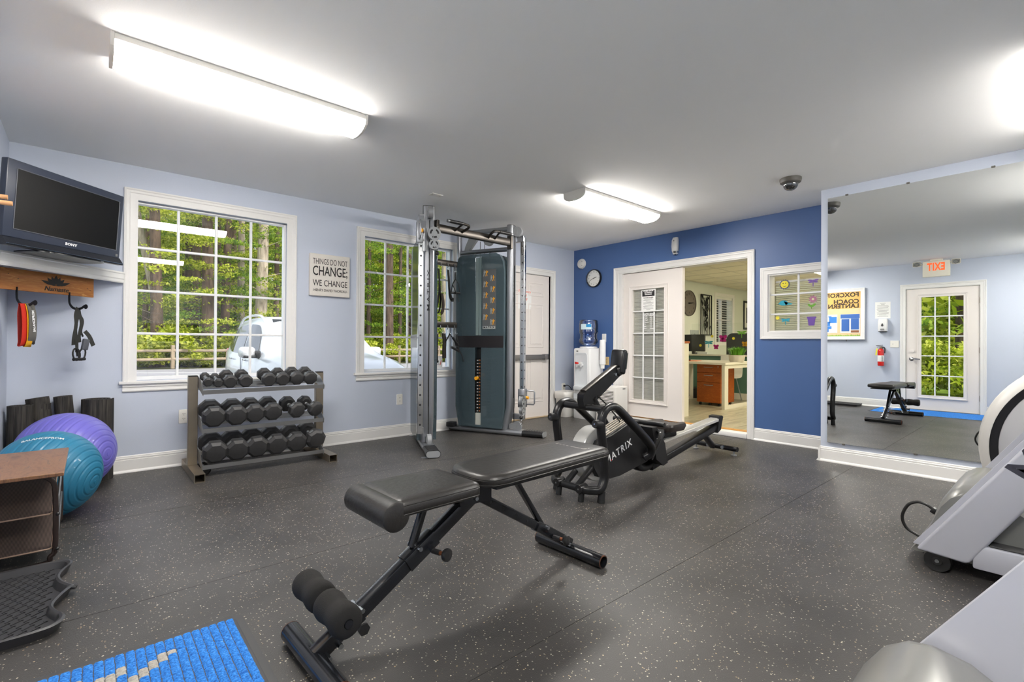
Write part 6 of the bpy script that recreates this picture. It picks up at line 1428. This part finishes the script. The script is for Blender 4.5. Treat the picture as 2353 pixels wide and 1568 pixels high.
for k in range(18): bm = BM(); box(bm, ((OWN[0]+OWN[1])/2,OY1+.035,1.13+k*.058), (.82,.048,.004), RX(-.12)); obj('blind_slat', bm, MATS['blind_white'], root, 0)
bm = BM(); bx(bm, OWN[0]+.01,OWN[1]-.01, OY1+.005,OY1+.06, 2.14,2.19); obj('blind_headrail', bm, MATS['blind_white'], root, 0)
t = thing('framed_picture','black framed picture at the right edge of the doorway view','picture',(13.05,OY1,1.81))
bm = BM(); casing(bm, XZ(0,0,0) @ T(0,0,.01), -.33,.33,-.37,.37, 'LTRB', .05); obj('frame', bm, CL, t, 25)
bm = BM(); prism(bm, rrect(.60,.68,.002), .004,.008, XZ(0,0,0)); obj('mount', bm, PAPER, t, 0)
bm = BM(); prism(bm, rrect(.34,.40,.002), .008,.010, XZ(0,0,0)); obj('print', bm, mat('photo_bw', lin((.40,.42,.44)), .5, noise=(7,.8)), t, 0)
t = thing('photo_print','grey unframed photo print beside the office clock','picture',(10.245,OY1,1.185))
bm = BM(); prism(bm, rrect(.37,.36,.002), .0,.004, XZ(0,0,0)); obj('sheet', bm, mat('photo_grey', lin((.62,.65,.66)), .5, noise=(4,.3)), t, 0)
bm = BM(); prism(bm, [(-.08,-.14),(.08,-.14),(.06,.04),(.03,.10),(-.03,.10),(-.06,.04)], .004,.006, XZ(0,0,0)); obj('print_figure', bm, mat('photo_dark', lin((.38,.42,.42)),.5), t, 0)
# desk, pedestal, chairs
t = thing('office_desk','cream office desk with panel legs seen through the doorway','desk',(0,0,0))
bm = BM(); bx(bm, 7.60,8.80, 3.57,4.80, .715,.750, .003,1); obj('top', bm, CREAM, t)
bm = BM(); bx(bm, 7.62,7.74, 3.59,3.64, .0,.715); bx(bm, 8.62,8.74, 3.59,3.64, .0,.715); bx(bm, 7.74,8.62, 3.59,3.64, .0,.06); bx(bm, 7.74,8.62, 3.59,3.64, .655,.715); obj('loop_leg', bm, CREAM, t, 0)
bm = BM(); bx(bm, 7.62,7.74, 4.73,4.78, .0,.715); bx(bm, 8.62,8.74, 4.73,4.78, .0,.715); bx(bm, 7.74,8.62, 4.73,4.78, .0,.06); obj('loop_leg', bm, CREAM, t, 0)
OAK = m_wood('cherry_veneer', lin((.72,.38,.12)), lin((.62,.30,.08)), (2,2,9), .35, lin((.78,.45,.16)))
t = thing('file_pedestal','orange wood mobile file pedestal with three drawers under the desk','filing cabinet',(7.95,4.025,0))
bm = BM(); bx(bm, .022,.50, -.21,.21, .05,.705); obj('carcass', bm, OAK, t, 0)
for z0,z1 in ((.565,.70),(.40,.56),(.055,.395)):
    bm = BM(); bx(bm, .0,.022, -.21,.21, z0,z1, .002,1); dr = obj('drawer', bm, OAK, t)
    bm = BM(); tube(bm, smooth([(.0,.075,z1-.042),(-.022,.065,z1-.045),(-.026,0,z1-.045),(-.022,-.065,z1-.045),(.0,-.075,z1-.042)],4), .006, 8); obj('handle', bm, SILV, dr)
bm = BM(); lathe(bm, [(.0001,0),(.010,0),(.010,.004)], 12, YZm(0,-.165,.665)); obj('lock', bm, SILV, t)
for x_,y_ in ((.05,-.17),(.05,.17),(.44,-.17),(.44,.17),(.05,0)): bm = BM(); cyl(bm, (x_,y_-.012,.025),(x_,y_+.012,.025),.025,n=14); obj('caster', bm, BPL, t)
def white_chair(label, loc, rot):
    t = thing('stacking_chair', label, 'chair', loc, rot, 'white stacking chairs around the office desk')
    W_ = mat('chair_white', lin((.92,.91,.87)), .35)
    bm = BM(); ribbon(bm, [(0,.20,.44),(0,.05,.43),(0,-.15,.435),(0,-.21,.47),(0,-.23,.60),(0,-.25,.84)], .42, .012, (1,0,0)); obj('shell', bm, W_, t, 50)
    for sx in (-1,1):
        for sy in (-1,1): bm = BM(); tube(bm, [(sx*.14,sy*.12,.425),(sx*.21,sy*.20,.0)], .010, 8); obj('leg', bm, SILV, t)
    return t
white_chair('white stacking chair with its back showing above the desk',(8.95,4.20,0), PI/2)
white_chair('white stacking chair behind the file pedestal, seen left of the drawers',(8.55,5.10,0), PI)
# potted grass
t = thing('potted_grass','artificial green grass in a pale pot on the desk','plant',(8.20,3.66,.75))
bm = BM(); lathe(bm, [(.0001,0),(.105,0),(.118,.03),(.128,.115),(.120,.116),(.115,.09),(.0001,.088)], 28); obj('pot', bm, mat('pot_pale', lin((.84,.81,.74)), .6, noise=(12,.08)), t)
V = []; Fc = []
for k in range(420):
    a = RNG.uniform(0,2*PI); r0 = RNG.uniform(0,.10); L_ = RNG.uniform(.12,.20); ln = RNG.uniform(.1,1.0)*.9; w_ = .006
    p0 = np.array((r0*math.cos(a),r0*math.sin(a),.088)); dr_ = np.array((math.cos(a),math.sin(a),0)); sd = np.array((-math.sin(a),math.cos(a),0))*w_
    p1 = p0+dr_*ln*L_*.35+np.array((0,0,L_*.62)); p2 = p0+dr_*ln*L_*.95+np.array((0,0,L_*(1-.25*ln)))
    i0 = len(V)*1; V += [p0-sd,p0+sd,p1-sd*.8,p1+sd*.8,p2]; Fc += [(i0,i0+1,i0+3),(i0,i0+3,i0+2),(i0+2,i0+3,i0+4)]
tag(mesh_np('grass_blades', V, Fc, mat('grass_green', lin((.42,.66,.18)), .5), t), kind='stuff')
# counter end by the door
t = thing('reception_counter','cream counter with wooden top just inside the doorway','counter',(0,0,0))
bm = BM(); bx(bm, 6.36,6.54, 3.61,5.0, 0,1.055); obj('panel', bm, CREAM, t, 0)
bm = BM(); bx(bm, 6.33,6.56, 3.60,5.02, 1.055,1.085, .004,1); obj('wood_top', bm, OAK, t)
t = thing('monitor_back','black computer monitor behind the counter','monitor',(9.72,5.25,.475))
bm = BM(); box(bm, (0,0,.60), (.05,.50,.36), None, .008); obj('screen_shell', bm, BPL, t)
bm = BM(); box(bm, (0,0,.34), (.05,.06,.2)); box(bm, (0,0,.265), (.2,.24,.015)); obj('stand', bm, BPL, t)
t = thing('back_desk','pale desk hidden behind the green half wall','desk',(0,0,0))
bm = BM(); bx(bm, 9.47,10.15, 3.3,5.50, .68,.71); obj('top', bm, CREAM, t, 0)
bm = BM(); bx(bm, 9.50,10.1, 5.44,5.47, 0,.68); bx(bm, 9.50,10.1, 3.33,3.36, 0,.68); obj('side_panel', bm, CREAM, t, 0)
t = thing('office_chair','black mesh office chair behind the half wall','chair',(10.45,4.62,0))
bm = BM(); rings = [[bm.verts.new((x,u*k,.98+v*k)) for u,v in rrect(.52,.62,.14,5)] for x,k in ((-.02,1),(.02,1),(.03,.93))]; ring_faces(bm, rings); obj('backrest', bm, mat('mesh_black', lin((.16,.17,.17)),.6), t, 40)
bm = BM(); box(bm, (.26,0,.50), (.50,.50,.09), None, .03); obj('seat', bm, MATS['mesh_black'], t)
bm = BM(); cyl(bm, (.26,0,.08),(.26,0,.46),.03); 
for k in range(5): a = 2*PI*k/5; cyl(bm, (.26,0,.10),(.26+.3*math.cos(a),.3*math.sin(a),.05),.022,.016)
obj('base', bm, BPL, t)
for k in range(5): a = 2*PI*k/5; bm = BM(); sphere(bm, (.26+.3*math.cos(a),.3*math.sin(a),.028), .028, 10, 6); obj('caster', bm, BPL, t)
t = thing('desk_photo','small framed colour photo behind the potted grass','picture',(9.62,3.92,.71))
bm = BM(); box(bm, (0,0,.20), (.02,.30,.38), RY(-.12), .004,1); obj('frame', bm, CL, t)
bm = BM(); box(bm, (-.014,0,.20), (.004,.24,.30), RY(-.12)); obj('print', bm, mat('photo_colour', lin((.55,.62,.66)), .5, noise=(6,.6)), t)
t = thing('orange_papers','orange paper sheets on the desk','paper',(8.0,4.45,.751))
bm = BM(); box(bm, (0,0,.002), (.30,.42,.003), RZ(.2)); obj('sheet', bm, mat('paper_orange', lin((.95,.50,.25)),.6), t, 0)
t = thing('computer_mouse','black computer mouse on the orange papers','mouse',(8.02,4.42,.755))
bm = BM(); sphere(bm, (0,0,.012), .045, 16, 8, (1,.6,.42)); obj('shell', bm, BPL, t)
bm = BM(); sphere(bm, (.02,0,.030), .006, 8, 6); obj('wheel', bm, GREYP, t)
t = thing('toner_box','black boxed device on the low shelf behind the pedestal','box',(8.98,4.86,0))
bm = BM(); bx(bm, -.15,.15, -.13,.13, 0,.19, .008); obj('case', bm, mat('device_black', (.02,.02,.02), .45), t)
bm = BM(); prism(bm, rrect(.09,.03,.003), 0,.001, YZm(-.1505,.02,.09)); obj('label', bm, mat('label_red', lin((.70,.15,.12)),.5), t, 0)
for y_,w_,h_ in ((4.98,.16,.13),):
    t = thing('desk_calendar','white folded card standing beside the grey photo print','card',(9.60,5.0,.71))
    bm = BM(); prism(bm, [(-.05,0),(.05,0),(.0,.18)], -.11,.11, Matrix(((1,0,0,0),(0,0,1,0),(0,1,0,0),(0,0,0,1)))); obj('card', bm, PAPER, t, 0)
    bm = BM(); box(bm, (-.03,0,.07), (.002,.03,.05), RY(.27)); obj('print', bm, GREYP, t, 0)
# ================================================================== outdoors
GZ = -.15
ASPH = mat('asphalt', lin((.56,.55,.56)), .9, noise=(3,.10), bump=(90,.3)); LEAFLITTER = mat('forest_floor', lin((.26,.27,.13)), .95, noise=(1.2,.35)); LAWN = mat('lawn', lin((.52,.62,.22)), .95, noise=(2,.25))
bm = BM(); bx(bm, -3,22, D+.16,25.5, GZ-.1,GZ); struct('ground_parking', bm, ASPH)
bm = BM(); bx(bm, -30,50, 25.5,70, GZ-.1,GZ); struct('ground_forest', bm, LEAFLITTER)
bm = BM(); bx(bm, -60,XL-.16, -40,25.5, GZ-.1,GZ); struct('ground_lawn', bm, LAWN)
bm = BM(); bx(bm, 22,60, -40,25.5, GZ-.1,GZ); bx(bm, XL-.16,22, -40,YB-.16, GZ-.1,GZ); bx(bm, -3,XL-.16, D+.16,25.5, GZ-.1,GZ-.001); struct('ground_back', bm, LAWN)
PAINTL = mat('line_paint', lin((.92,.92,.90)), .7)
t = thing('parking_lines','white painted parking lines on the asphalt outside','road marking',(0,0,GZ))
for a,b_ in (((1.2,23.2),(8.5,18.6)),((-1,16.5),(2.4,16.2)),((.85,5.4),(.85,10.6)),((4.0,5.4),(4.0,10.6)),((7.0,5.4),(7.0,10.6))):
    bm = BM(); sweep(bm, [(a[0],a[1],.003),(b_[0],b_[1],.003)], rrect(.12,.004,.001,1)); obj('line', bm, PAINTL, t, 0)
# ------------------------------------------------------------------ split rail fence
FW = mat('fence_wood', lin((.62,.55,.46)), .9, noise=(5,.2))
def kx(px): d = ray(px,784); return d.x/d.y
FY = 25.9
fn = thing('split_rail_fence','weathered two rail wooden fence along the edge of the woods','fence',(0,FY,GZ))
posts = [kx(397)*FY + 2.75*i for i in range(-3,7)]
for i,x in enumerate(posts):
    bm = BM(); box(bm, (x,0,.52), (.14,.12,1.04), RZ(.1*i), .015,1); obj('post', bm, FW, fn)
for x0,x1 in zip(posts,posts[1:]):
    for z_ in (.42,.80):
        bm = BM(); sweep(bm, [(x0-.1,.02,z_),((x0+x1)/2,.0,z_-.015),(x1+.1,-.02,z_)], [(.05*math.cos(a)+.0,.065*math.sin(a)) for a in (0,1.2,2.2,3.3,4.4,5.4)]); obj('rail', bm, FW, fn, 30)
# ------------------------------------------------------------------ trees
def bark(name, c1, c2):
    M = mat(name, c1, .95); n,b = nodes_of(M); v = coords(n,(1,1,.18)); f = noise_t(n,v,9,6,.7)
    n.links.new(ramp(n, f, [(.32,c1),(.62,c2)]), b.inputs['Base Color'])
    bp = n.nodes.new('ShaderNodeBump'); bp.inputs['Strength'].default_value = .7; bp.inputs['Distance'].default_value = .04; n.links.new(f, bp.inputs['Height']); n.links.new(bp.outputs[0], b.inputs['Normal']); return M
BKD = bark('bark_dark', lin((.24,.19,.155)), lin((.44,.36,.30))); BKL = bark('bark_light', lin((.50,.44,.38)), lin((.74,.68,.60)))
def leafm(name, c1, c2, c3):
    M = bpy.data.materials.new(name); M.use_nodes = True; MATS[name] = M; n = M.node_tree; n.nodes.clear()
    o = n.nodes.new('ShaderNodeOutputMaterial'); d = n.nodes.new('ShaderNodeBsdfDiffuse'); tr = n.nodes.new('ShaderNodeBsdfTranslucent'); mx = n.nodes.new('ShaderNodeMixShader'); mx.inputs[0].default_value = .45
    gm = n.nodes.new('ShaderNodeNewGeometry'); c = ramp(n, gm.outputs['Random Per Island'], [(0,c1),(.5,c2),(1,c3)])
    n.links.new(c, d.inputs[0]); n.links.new(c, tr.inputs[0]); n.links.new(d.outputs[0], mx.inputs[1]); n.links.new(tr.outputs[0], mx.inputs[2]); n.links.new(mx.outputs[0], o.inputs[0]); return M
LFG = leafm('leaves_green', lin((.30,.42,.14)), lin((.46,.58,.18)), lin((.68,.74,.30))); LFY = leafm('leaves_yellow', lin((.46,.54,.14)), lin((.68,.72,.20)), lin((.86,.86,.42))); LFD = leafm('leaves_deep', lin((.20,.32,.12)), lin((.32,.46,.18)), lin((.50,.60,.28)))
def leaves(n, clusters, size, seed):
    r = np.random.default_rng(seed); k = len(clusters); cl = np.array(clusters); idx = r.integers(0,k,n)
    dirs = r.normal(size=(n,3)); dirs /= np.linalg.norm(dirs,axis=1)[:,None]; rad = r.uniform(0,1,n)**.5
    c = cl[idx,:3]+dirs*rad[:,None]*cl[idx,3:6]
    nrm = r.normal(size=(n,3))+np.array((0,0,1.1)); nrm /= np.linalg.norm(nrm,axis=1)[:,None]
    a = np.cross(nrm, r.normal(size=(n,3))); a /= np.linalg.norm(a,axis=1)[:,None]; b = np.cross(nrm,a); s = size*r.uniform(.6,1.3,n)[:,None]
    V = np.stack([c-a*s, c+b*s*.42, c+a*s, c-b*s*.42],1).reshape(-1,3); F = np.arange(4*n).reshape(n,4); return V,F
FOL = {}
def foliage(kind, M):
    """a few shared foliage meshes"""
    if kind in FOL: return FOL[kind]
    r = np.random.default_rng(sum(map(ord,kind)))
    if kind[0] == 'H':      # hemlock/maple sprays hanging along the trunk
        cl = []
        for i in range(46): a = r.uniform(0,2*PI); d = r.uniform(.6,3.0); z = r.uniform(1.4,11); cl.append((d*math.cos(a),d*math.sin(a),z,r.uniform(.5,1.0),r.uniform(.5,1.0),r.uniform(.08,.24)))
        V,F = leaves(5200, cl, .085, int(r.integers(1e6)))
    elif kind[0] == 'C':    # full crown
        cl = [(r.normal(0,1.6),r.normal(0,1.6),r.uniform(3.2,12),r.uniform(.7,1.3),r.uniform(.7,1.3),r.uniform(.3,.7)) for i in range(40)]
        V,F = leaves(9000, cl, .12, int(r.integers(1e6)))
    else:                   # shrub
        cl = [(r.normal(0,.6),r.normal(0,.45),abs(r.normal(.45,.3))+.1,r.uniform(.25,.5),r.uniform(.25,.45),r.uniform(.1,.3)) for i in range(22)]
        V,F = leaves(3600, cl, .07, int(r.integers(1e6)))
    me = mesh_np('foliage', V, F, M); FOL[kind] = me.data; bpy.data.objects.remove(me); return FOL[kind]
def add_foliage(t, kind, M, rot=0, sc=1.):
    o = bpy.data.objects.new('foliage', foliage(kind,M)); COL.objects.link(o); o.parent = t; o.rotation_euler = (0,0,rot); o.scale = (sc,sc,sc); o['kind'] = 'stuff'; return o
def tree(label, x, y, r, lean=0., M=None, fol=None, h=14, group='trees in the woods outside', name='woodland_tree', lean2=0.):
    t = thing(name, label, 'tree', (x,y,GZ), 0, group)
    pts = [(0,0,-.05),(0,0,.25),(lean*.12,0,1.6),(lean*.3,lean2*.3,4),(lean*.62,lean2*.6,8),(lean,lean2,h)]
    bm = BM(); P_ = smooth(pts,3); sweep(bm, P_, circ(1,12), scale=[r*(1.25 if p.z < .1 else 1.08 if p.z < .6 else 1)*(1-.035*p.z) for p in P_]); obj('trunk', bm, M or BKD, t, 60)
    for k in range(5):
        z = 1.8+k*1.1+random.random(); a = random.uniform(0,2*PI); L_ = random.uniform(.6,1.6)
        f = z/h*lean; bm = BM(); cyl(bm, (f,0,z),(f+L_*math.cos(a),L_*math.sin(a),z+L_*.35), .028,.008, n=6); obj('branch', bm, M or BKD, t)
    if fol: add_foliage(t, *fol)
    return t
def at(px, y): return kx(px)*y
W1T = [ # px, y, radius, lean, bark, foliage, label
 (331,31,.14,.2,BKD,('H1',LFG,0,1.),'thin dark trunk at the left edge of the large window'),
 (363,28,.27,-.3,BKD,('H2',LFY,1,1.),'thick dark trunk left in the large window'),
 (386,29,.20,-2.2,BKL,None,'pale leaning trunk in the second pane column of the large window'),
 (433,33,.17,.2,BKD,('H1',LFG,2,1.1),'slim dark trunk left of the centre of the large window'),
 (449,30,.21,.1,BKD,None,'dark trunk just left of the centre muntin'),
 (480,28,.31,-.2,BKD,('H2',LFG,4,1.),'thickest dark trunk at the centre of the large window'),
 (494,31,.19,.2,BKD,None,'dark trunk hidden partly behind the centre muntin'),
 (514,28.5,.23,.3,BKD,('H3',LFG,0,1.),'dark trunk right of the centre muntin'),
 (531,38,.12,.1,BKD,None,'thin distant trunk right of the centre of the large window'),
 (553,30,.22,.0,BKL,('H3',LFY,2,1.),'pale trunk above the car roof'),
 (596,27.5,.33,.3,BKL,('H1',LFD,3,1.),'wide pale trunk directly above the car'),
 (633,31,.17,.1,BKD,('H2',LFD,5,1.),'dark trunk near the right side of the large window'),
 (846,34,.16,.1,BKD,('H3',LFG,1,1.),'dark trunk at the left of the second window'),
 (893,27,.30,.0,BKD,('H1',LFD,2,1.),'brown trunk in the middle of the second window'),
 (918,33,.15,.1,BKD,None,'thin dark trunk right of the brown one in the second window'),
 (937,36,.13,-.1,BKD,('H2',LFG,0,1.1),'slim distant trunk in the second window'),
 (957,27.5,.30,.1,BKL,None,'pale trunk beside the cable machine column'),
 (1020,30,.26,.0,BKL,('H3',LFD,4,1.),'pale trunk seen between the straps of the cable machine'),
]
for px,y,r,ln,M,fol,lb in W1T: tree(lb, at(px,y), y, r, ln, M, fol)
rr = random.Random(11)
for i in range(54):      # deeper woods
    y = rr.uniform(33,52); px = rr.uniform(270,1060); tree('distant slender tree deep in the woods behind the fence', at(px,y), y, rr.uniform(.10,.20), rr.uniform(-.5,.5), BKD, ('H%d' % rr.randint(1,3), rr.choice((LFG,LFY,LFG)), rr.uniform(0,6), rr.uniform(.9,1.3)), 15, 'distant slender trees')
for i in range(26):      # green backdrop crowns
    y = rr.uniform(50,60); px = 250+i*33; tree('far leafy tree closing the view of the woods', at(px,y), y, .2, 0, BKD, ('C%d' % (1+i%3), LFY if i%3 else LFG, rr.uniform(0,6), 1.25), 13, 'far leafy trees')
for i in range(46):      # undergrowth behind the fence
    y = rr.uniform(26.6,31); px = rr.uniform(270,1060); t = thing('woodland_shrub','leafy green shrub in the undergrowth behind the fence','shrub',(at(px,y),y,GZ),0,'shrubs behind the fence')
    add_foliage(t, 'S%d' % (1+i%3), rr.choice((LFG,LFY,LFG)), rr.uniform(0,6), rr.uniform(.9,1.7))
    bm = BM(); cyl(bm, (0,0,-.02),(.02,0,.4),.02,.01,n=6); obj('stem', bm, BKD, t)
for i in range(20):      # tall thicket far behind, closing the horizon
    y = rr.uniform(44,50); px = 255+i*42; t = thing('woodland_thicket','tall leafy thicket far back between the trunks','shrub',(at(px,y),y,GZ),0,'thicket deep in the woods'); add_foliage(t,'S%d' % (1+i%3), LFY if i%2 else LFG, rr.uniform(0,6), rr.uniform(3.4,4.6))
    bm = BM(); cyl(bm, (0,0,-.02),(.02,0,.8),.03,.01,n=6); obj('stem', bm, BKD, t)
# trees outside the entrance door (seen in the mirror)
for i,(x,y,r,k,lb) in enumerate(((-8.5,1.72,.20,'H1','dark trunk outside the entrance door, seen in the mirror'),(-12,3.2,.2,'H2','leafy tree left outside the entrance door'),(-14,2.2,.14,'H3','leafy tree right outside the entrance door'),(-8,2.8,.10,'H2','young leafy tree near the entrance door'),(-20,3.2,.25,'C1','round leafy tree far outside the entrance door'),(-21,6,.25,'C2','second round leafy tree far outside the entrance door'),(-19,-1,.25,'C3','third round leafy tree far outside the entrance door'))):
    tree(lb, x, y, r, .1, BKD, (k,LFG if i%2 else LFY,i,1.), 11, 'trees outside the entrance')
for i,(x,y) in enumerate(((-5.2,1.0),(-6.0,2.5),(-5.6,-.5),(-7.5,.7),(-8.5,-1.6),(-9,4.4),(-17,3.4),(-22,2.2),(-22,4.6),(-22,7),(-11,2.0))):
    t = thing('garden_shrub','leafy shrub on the lawn outside the entrance door','shrub',(x,y,GZ),0,'shrubs outside the entrance'); add_foliage(t,'S%d' % (1+i%3), LFG, i, 1.2 if i < 6 else 3.2)
    bm = BM(); cyl(bm, (0,0,-.02),(.02,0,.4),.02,.01,n=6); obj('stem', bm, BKD, t)
# ================================================================== white car
CARW = mat('car_white', lin((.86,.865,.88)), .22, coat=.5); CGL = mat('car_glass', (.012,.014,.012), .06, spec=.4); CBK = mat('car_black', (.02,.02,.02), .45)
car = thing('parked_car','white compact car with roof rails parked outside nose towards the building','car',(2.80,10.75,GZ),PI)
# local: +y forward (towards the building after the half turn), x across; length 4.55
HW = .90
ST_ = [ # y, zbot, zbelt, ztop, half width low, half width belt, half width top
 (.00,.50,.86,.98,.70,.72,.60),(.10,.38,.95,1.20,.80,.80,.66),(.30,.30,1.02,1.42,.86,.855,.66),(.60,.26,1.02,1.55,.89,.88,.68),(1.0,.24,1.00,1.615,.90,.89,.70),(1.6,.22,.98,1.635,.90,.895,.705),(2.1,.22,.96,1.61,.90,.895,.70),(2.5,.22,.95,1.52,.90,.895,.68),(2.85,.22,.95,1.34,.90,.89,.68),(3.15,.23,.96,1.12,.90,.885,.70),(3.35,.24,.95,1.035,.89,.88,.70),(3.8,.26,.90,.975,.88,.87,.66),(4.2,.30,.80,.885,.84,.82,.60),(4.45,.36,.68,.74,.74,.70,.50),(4.55,.42,.58,.62,.60,.56,.40)]
bm = BM(); rings = []
for y,zb,zl,zt_,w0,w1,w2 in ST_:
    half = [(w0*.86,zb),(w0,zb+.10),(w0+.012,(zb+zl)/2),(w1,zl-.03),(w1-.015,zl),(w2+.05,zl+(zt_-zl)*.72),(w2,zt_-.05),(w2*.75,zt_-.008),(0,zt_+.012)]
    ring = [(x,z) for x,z in half]+[(-x,z) for x,z in reversed(half[:-1])]
    rings.append([bm.verts.new((x,y,z)) for x,z in ring])
ring_faces(bm, rings); bd = obj('body', bm, CARW, car, 60)
def side_z(y):   # interpolate station
    for a,b_ in zip(ST_,ST_[1:]):
        if a[0] <= y <= b_[0]: k = (y-a[0])/(b_[0]-a[0]); return [p+(q-p)*k for p,q in zip(a,b_)]
def side_pt(y, f, s, off=.006):
    _,zb,zl,zt_,w0,w1,w2 = side_z(y); z0,z1 = zl+.015, zl+(zt_-zl)*.72; x0,x1 = w1-.015, w2+.05
    z1b,x1b = zt_-.05, w2
    if f <= .85: k = f/.85; z,x = z0+(z1-z0)*k, x0+(x1-x0)*k
    else: k = (f-.85)/.15; z,x = z1+(z1b-z1)*k*.6, x1+(x1b-x1)*k*.6
    return Vector((s*(x+off),y,z))
for s in (-1,1):
    for (ya,yb,fa,fb) in ((.42,.80,.62,.86),(.84,1.66,.9,.93),(1.74,2.62,.95,.93)):
        bm = BM(); n_ = 10; lo = []; hi = []
        for i in range(n_+1):
            y = ya+(yb-ya)*i/n_; k = i/n_
            f1 = fa+(fb-fa)*k
            if ya < .5: f1 = .35+.5*math.sin(k*PI/2)
            if yb > 2.6: f1 = min(f1, .93 if k < .45 else .93*(1-((k-.45)/.55)**2)+.02)
            lo.append(bm.verts.new(side_pt(y,.0 if ya > .5 else .25*(1-k),s))); hi.append(bm.verts.new(side_pt(y,max(f1,.03),s)))
        for i in range(n_): bm.faces.new((lo[i],lo[i+1],hi[i+1],hi[i]))
        obj('side_window', bm, CGL, car, 40)
    bm = BM(); tube(bm, smooth([side_pt(.45,.9,s,.02)+Vector((-s*.06,0,.08)),side_pt(.8,1,s,0)+Vector((-s*.04,0,.12)),side_pt(1.5,1,s,0)+Vector((-s*.04,0,.115)),side_pt(2.05,1,s,0)+Vector((-s*.04,0,.10)),side_pt(2.3,1,s,0)+Vector((-s*.03,0,.02))],5), .02, 8); obj('roof_rail', bm, CARW, car)
    bm = BM(); rings = [[bm.verts.new((s*(1.02+u),y,1.035+v)) for u,v in rrect(w,h,.05,4)] for y,w,h in ((2.56,.17,.12),(2.60,.22,.165),(2.67,.21,.155),(2.72,.14,.10))]; ring_faces(bm, rings); mr_ = obj('door_mirror', bm, CARW, car, 50)
    bm = BM(); box(bm, (s*.96,2.66,.965), (.24,.13,.04), None, .015); box(bm, (s*.885,2.70,1.0), (.05,.16,.12), None, .02); obj('mirror_foot', bm, CBK, mr_)
    bm = BM(); prism(bm, rrect(.18,.13,.04), 0,.003, T(s*1.02,2.557,1.035) @ RX(PI/2)); obj('mirror_glass', bm, CGL, mr_)
    for y in (1.02,2.02):
        bm = BM(); box(bm, (s*.925,y,.90), (.025,.17,.03), None, .010); obj('door_handle', bm, CHR, car)
    for y in (.82,3.62):
        bm = BM(); Mw = T(s*.83,y,.33) @ RY(s*PI/2); lathe(bm, [(.0001,.05),(.19,.05),(.22,.06),(.31,.08),(.33,.05),(.33,-.1),(.0001,-.1)], 32, Mw); wh = obj('wheel', bm, CBK, car)
        bm = BM(); lathe(bm, [(.0001,.062),(.21,.058),(.20,.07),(.05,.075),(.0001,.07)], 24, Mw); obj('rim', bm, SILV, wh)
    for y in (1.70,):
        bm = BM(); bx(bm, s*.9115-.004,s*.9115+.004, y-.006,y+.006, .33,.95); obj('door_gap', bm, mat('gap_grey', lin((.45,.46,.48)),.5), car)
    bm = BM(); prism(bm, [(.0,.82),(.02,.99),(.12,1.07),(.22,1.02),(.16,.86)], .0,.03, Matrix(((0,0,s,s*.785),(1,0,0,.02),(0,1,0,0),(0,0,0,1)))); obj('tail_light', bm, mat('tail_red', lin((.70,.10,.07)), .2, coat=1.), car)
bm = BM(); lo = []; hi = []
for i in range(9):
    k = -1+2*i/8; lo.append(bm.verts.new((k*.66,3.18-.14*k*k,1.115))); hi.append(bm.verts.new((k*.60,2.48-.12*k*k,1.558)))
for i in range(8): bm.faces.new((lo[i],lo[i+1],hi[i+1],hi[i]))
obj('windscreen', bm, CGL, car, 40)
bm = BM(); cyl(bm, (.3,.55,1.56),(.3,.40,1.70),.006,.004,n=6); obj('aerial', bm, CBK, car)
# dark car seen through the entrance door in the mirror
t = thing('distant_car','dark car parked beyond the trees outside the entrance door','car',(-15.5,2.6,GZ),.3)
bm = BM(); rings = []
for y,zt_,w in ((-2.1,.6,.6),(-2.0,.85,.8),(-1.2,.95,.85),(-.7,1.40,.70),(.6,1.45,.72),(1.3,1.0,.85),(2.0,.85,.8),(2.15,.6,.6)): rings.append([bm.verts.new((u,y,.25+(zt_-.25)/2+v)) for u,v in rrect(w*2,zt_-.25,.12,3)])
ring_faces(bm, rings); obj('body', bm, mat('car_dark', lin((.16,.18,.22)), .2, coat=1.), t, 60)
for s in (-1,1):
    for y in (-1.3,1.35): bm = BM(); Mw = T(s*.8,y,.31) @ RY(s*PI/2); lathe(bm, [(.0001,.06),(.30,.06),(.31,0),(.31,-.1),(.0001,-.1)], 24, Mw); obj('wheel', bm, CBK, t)
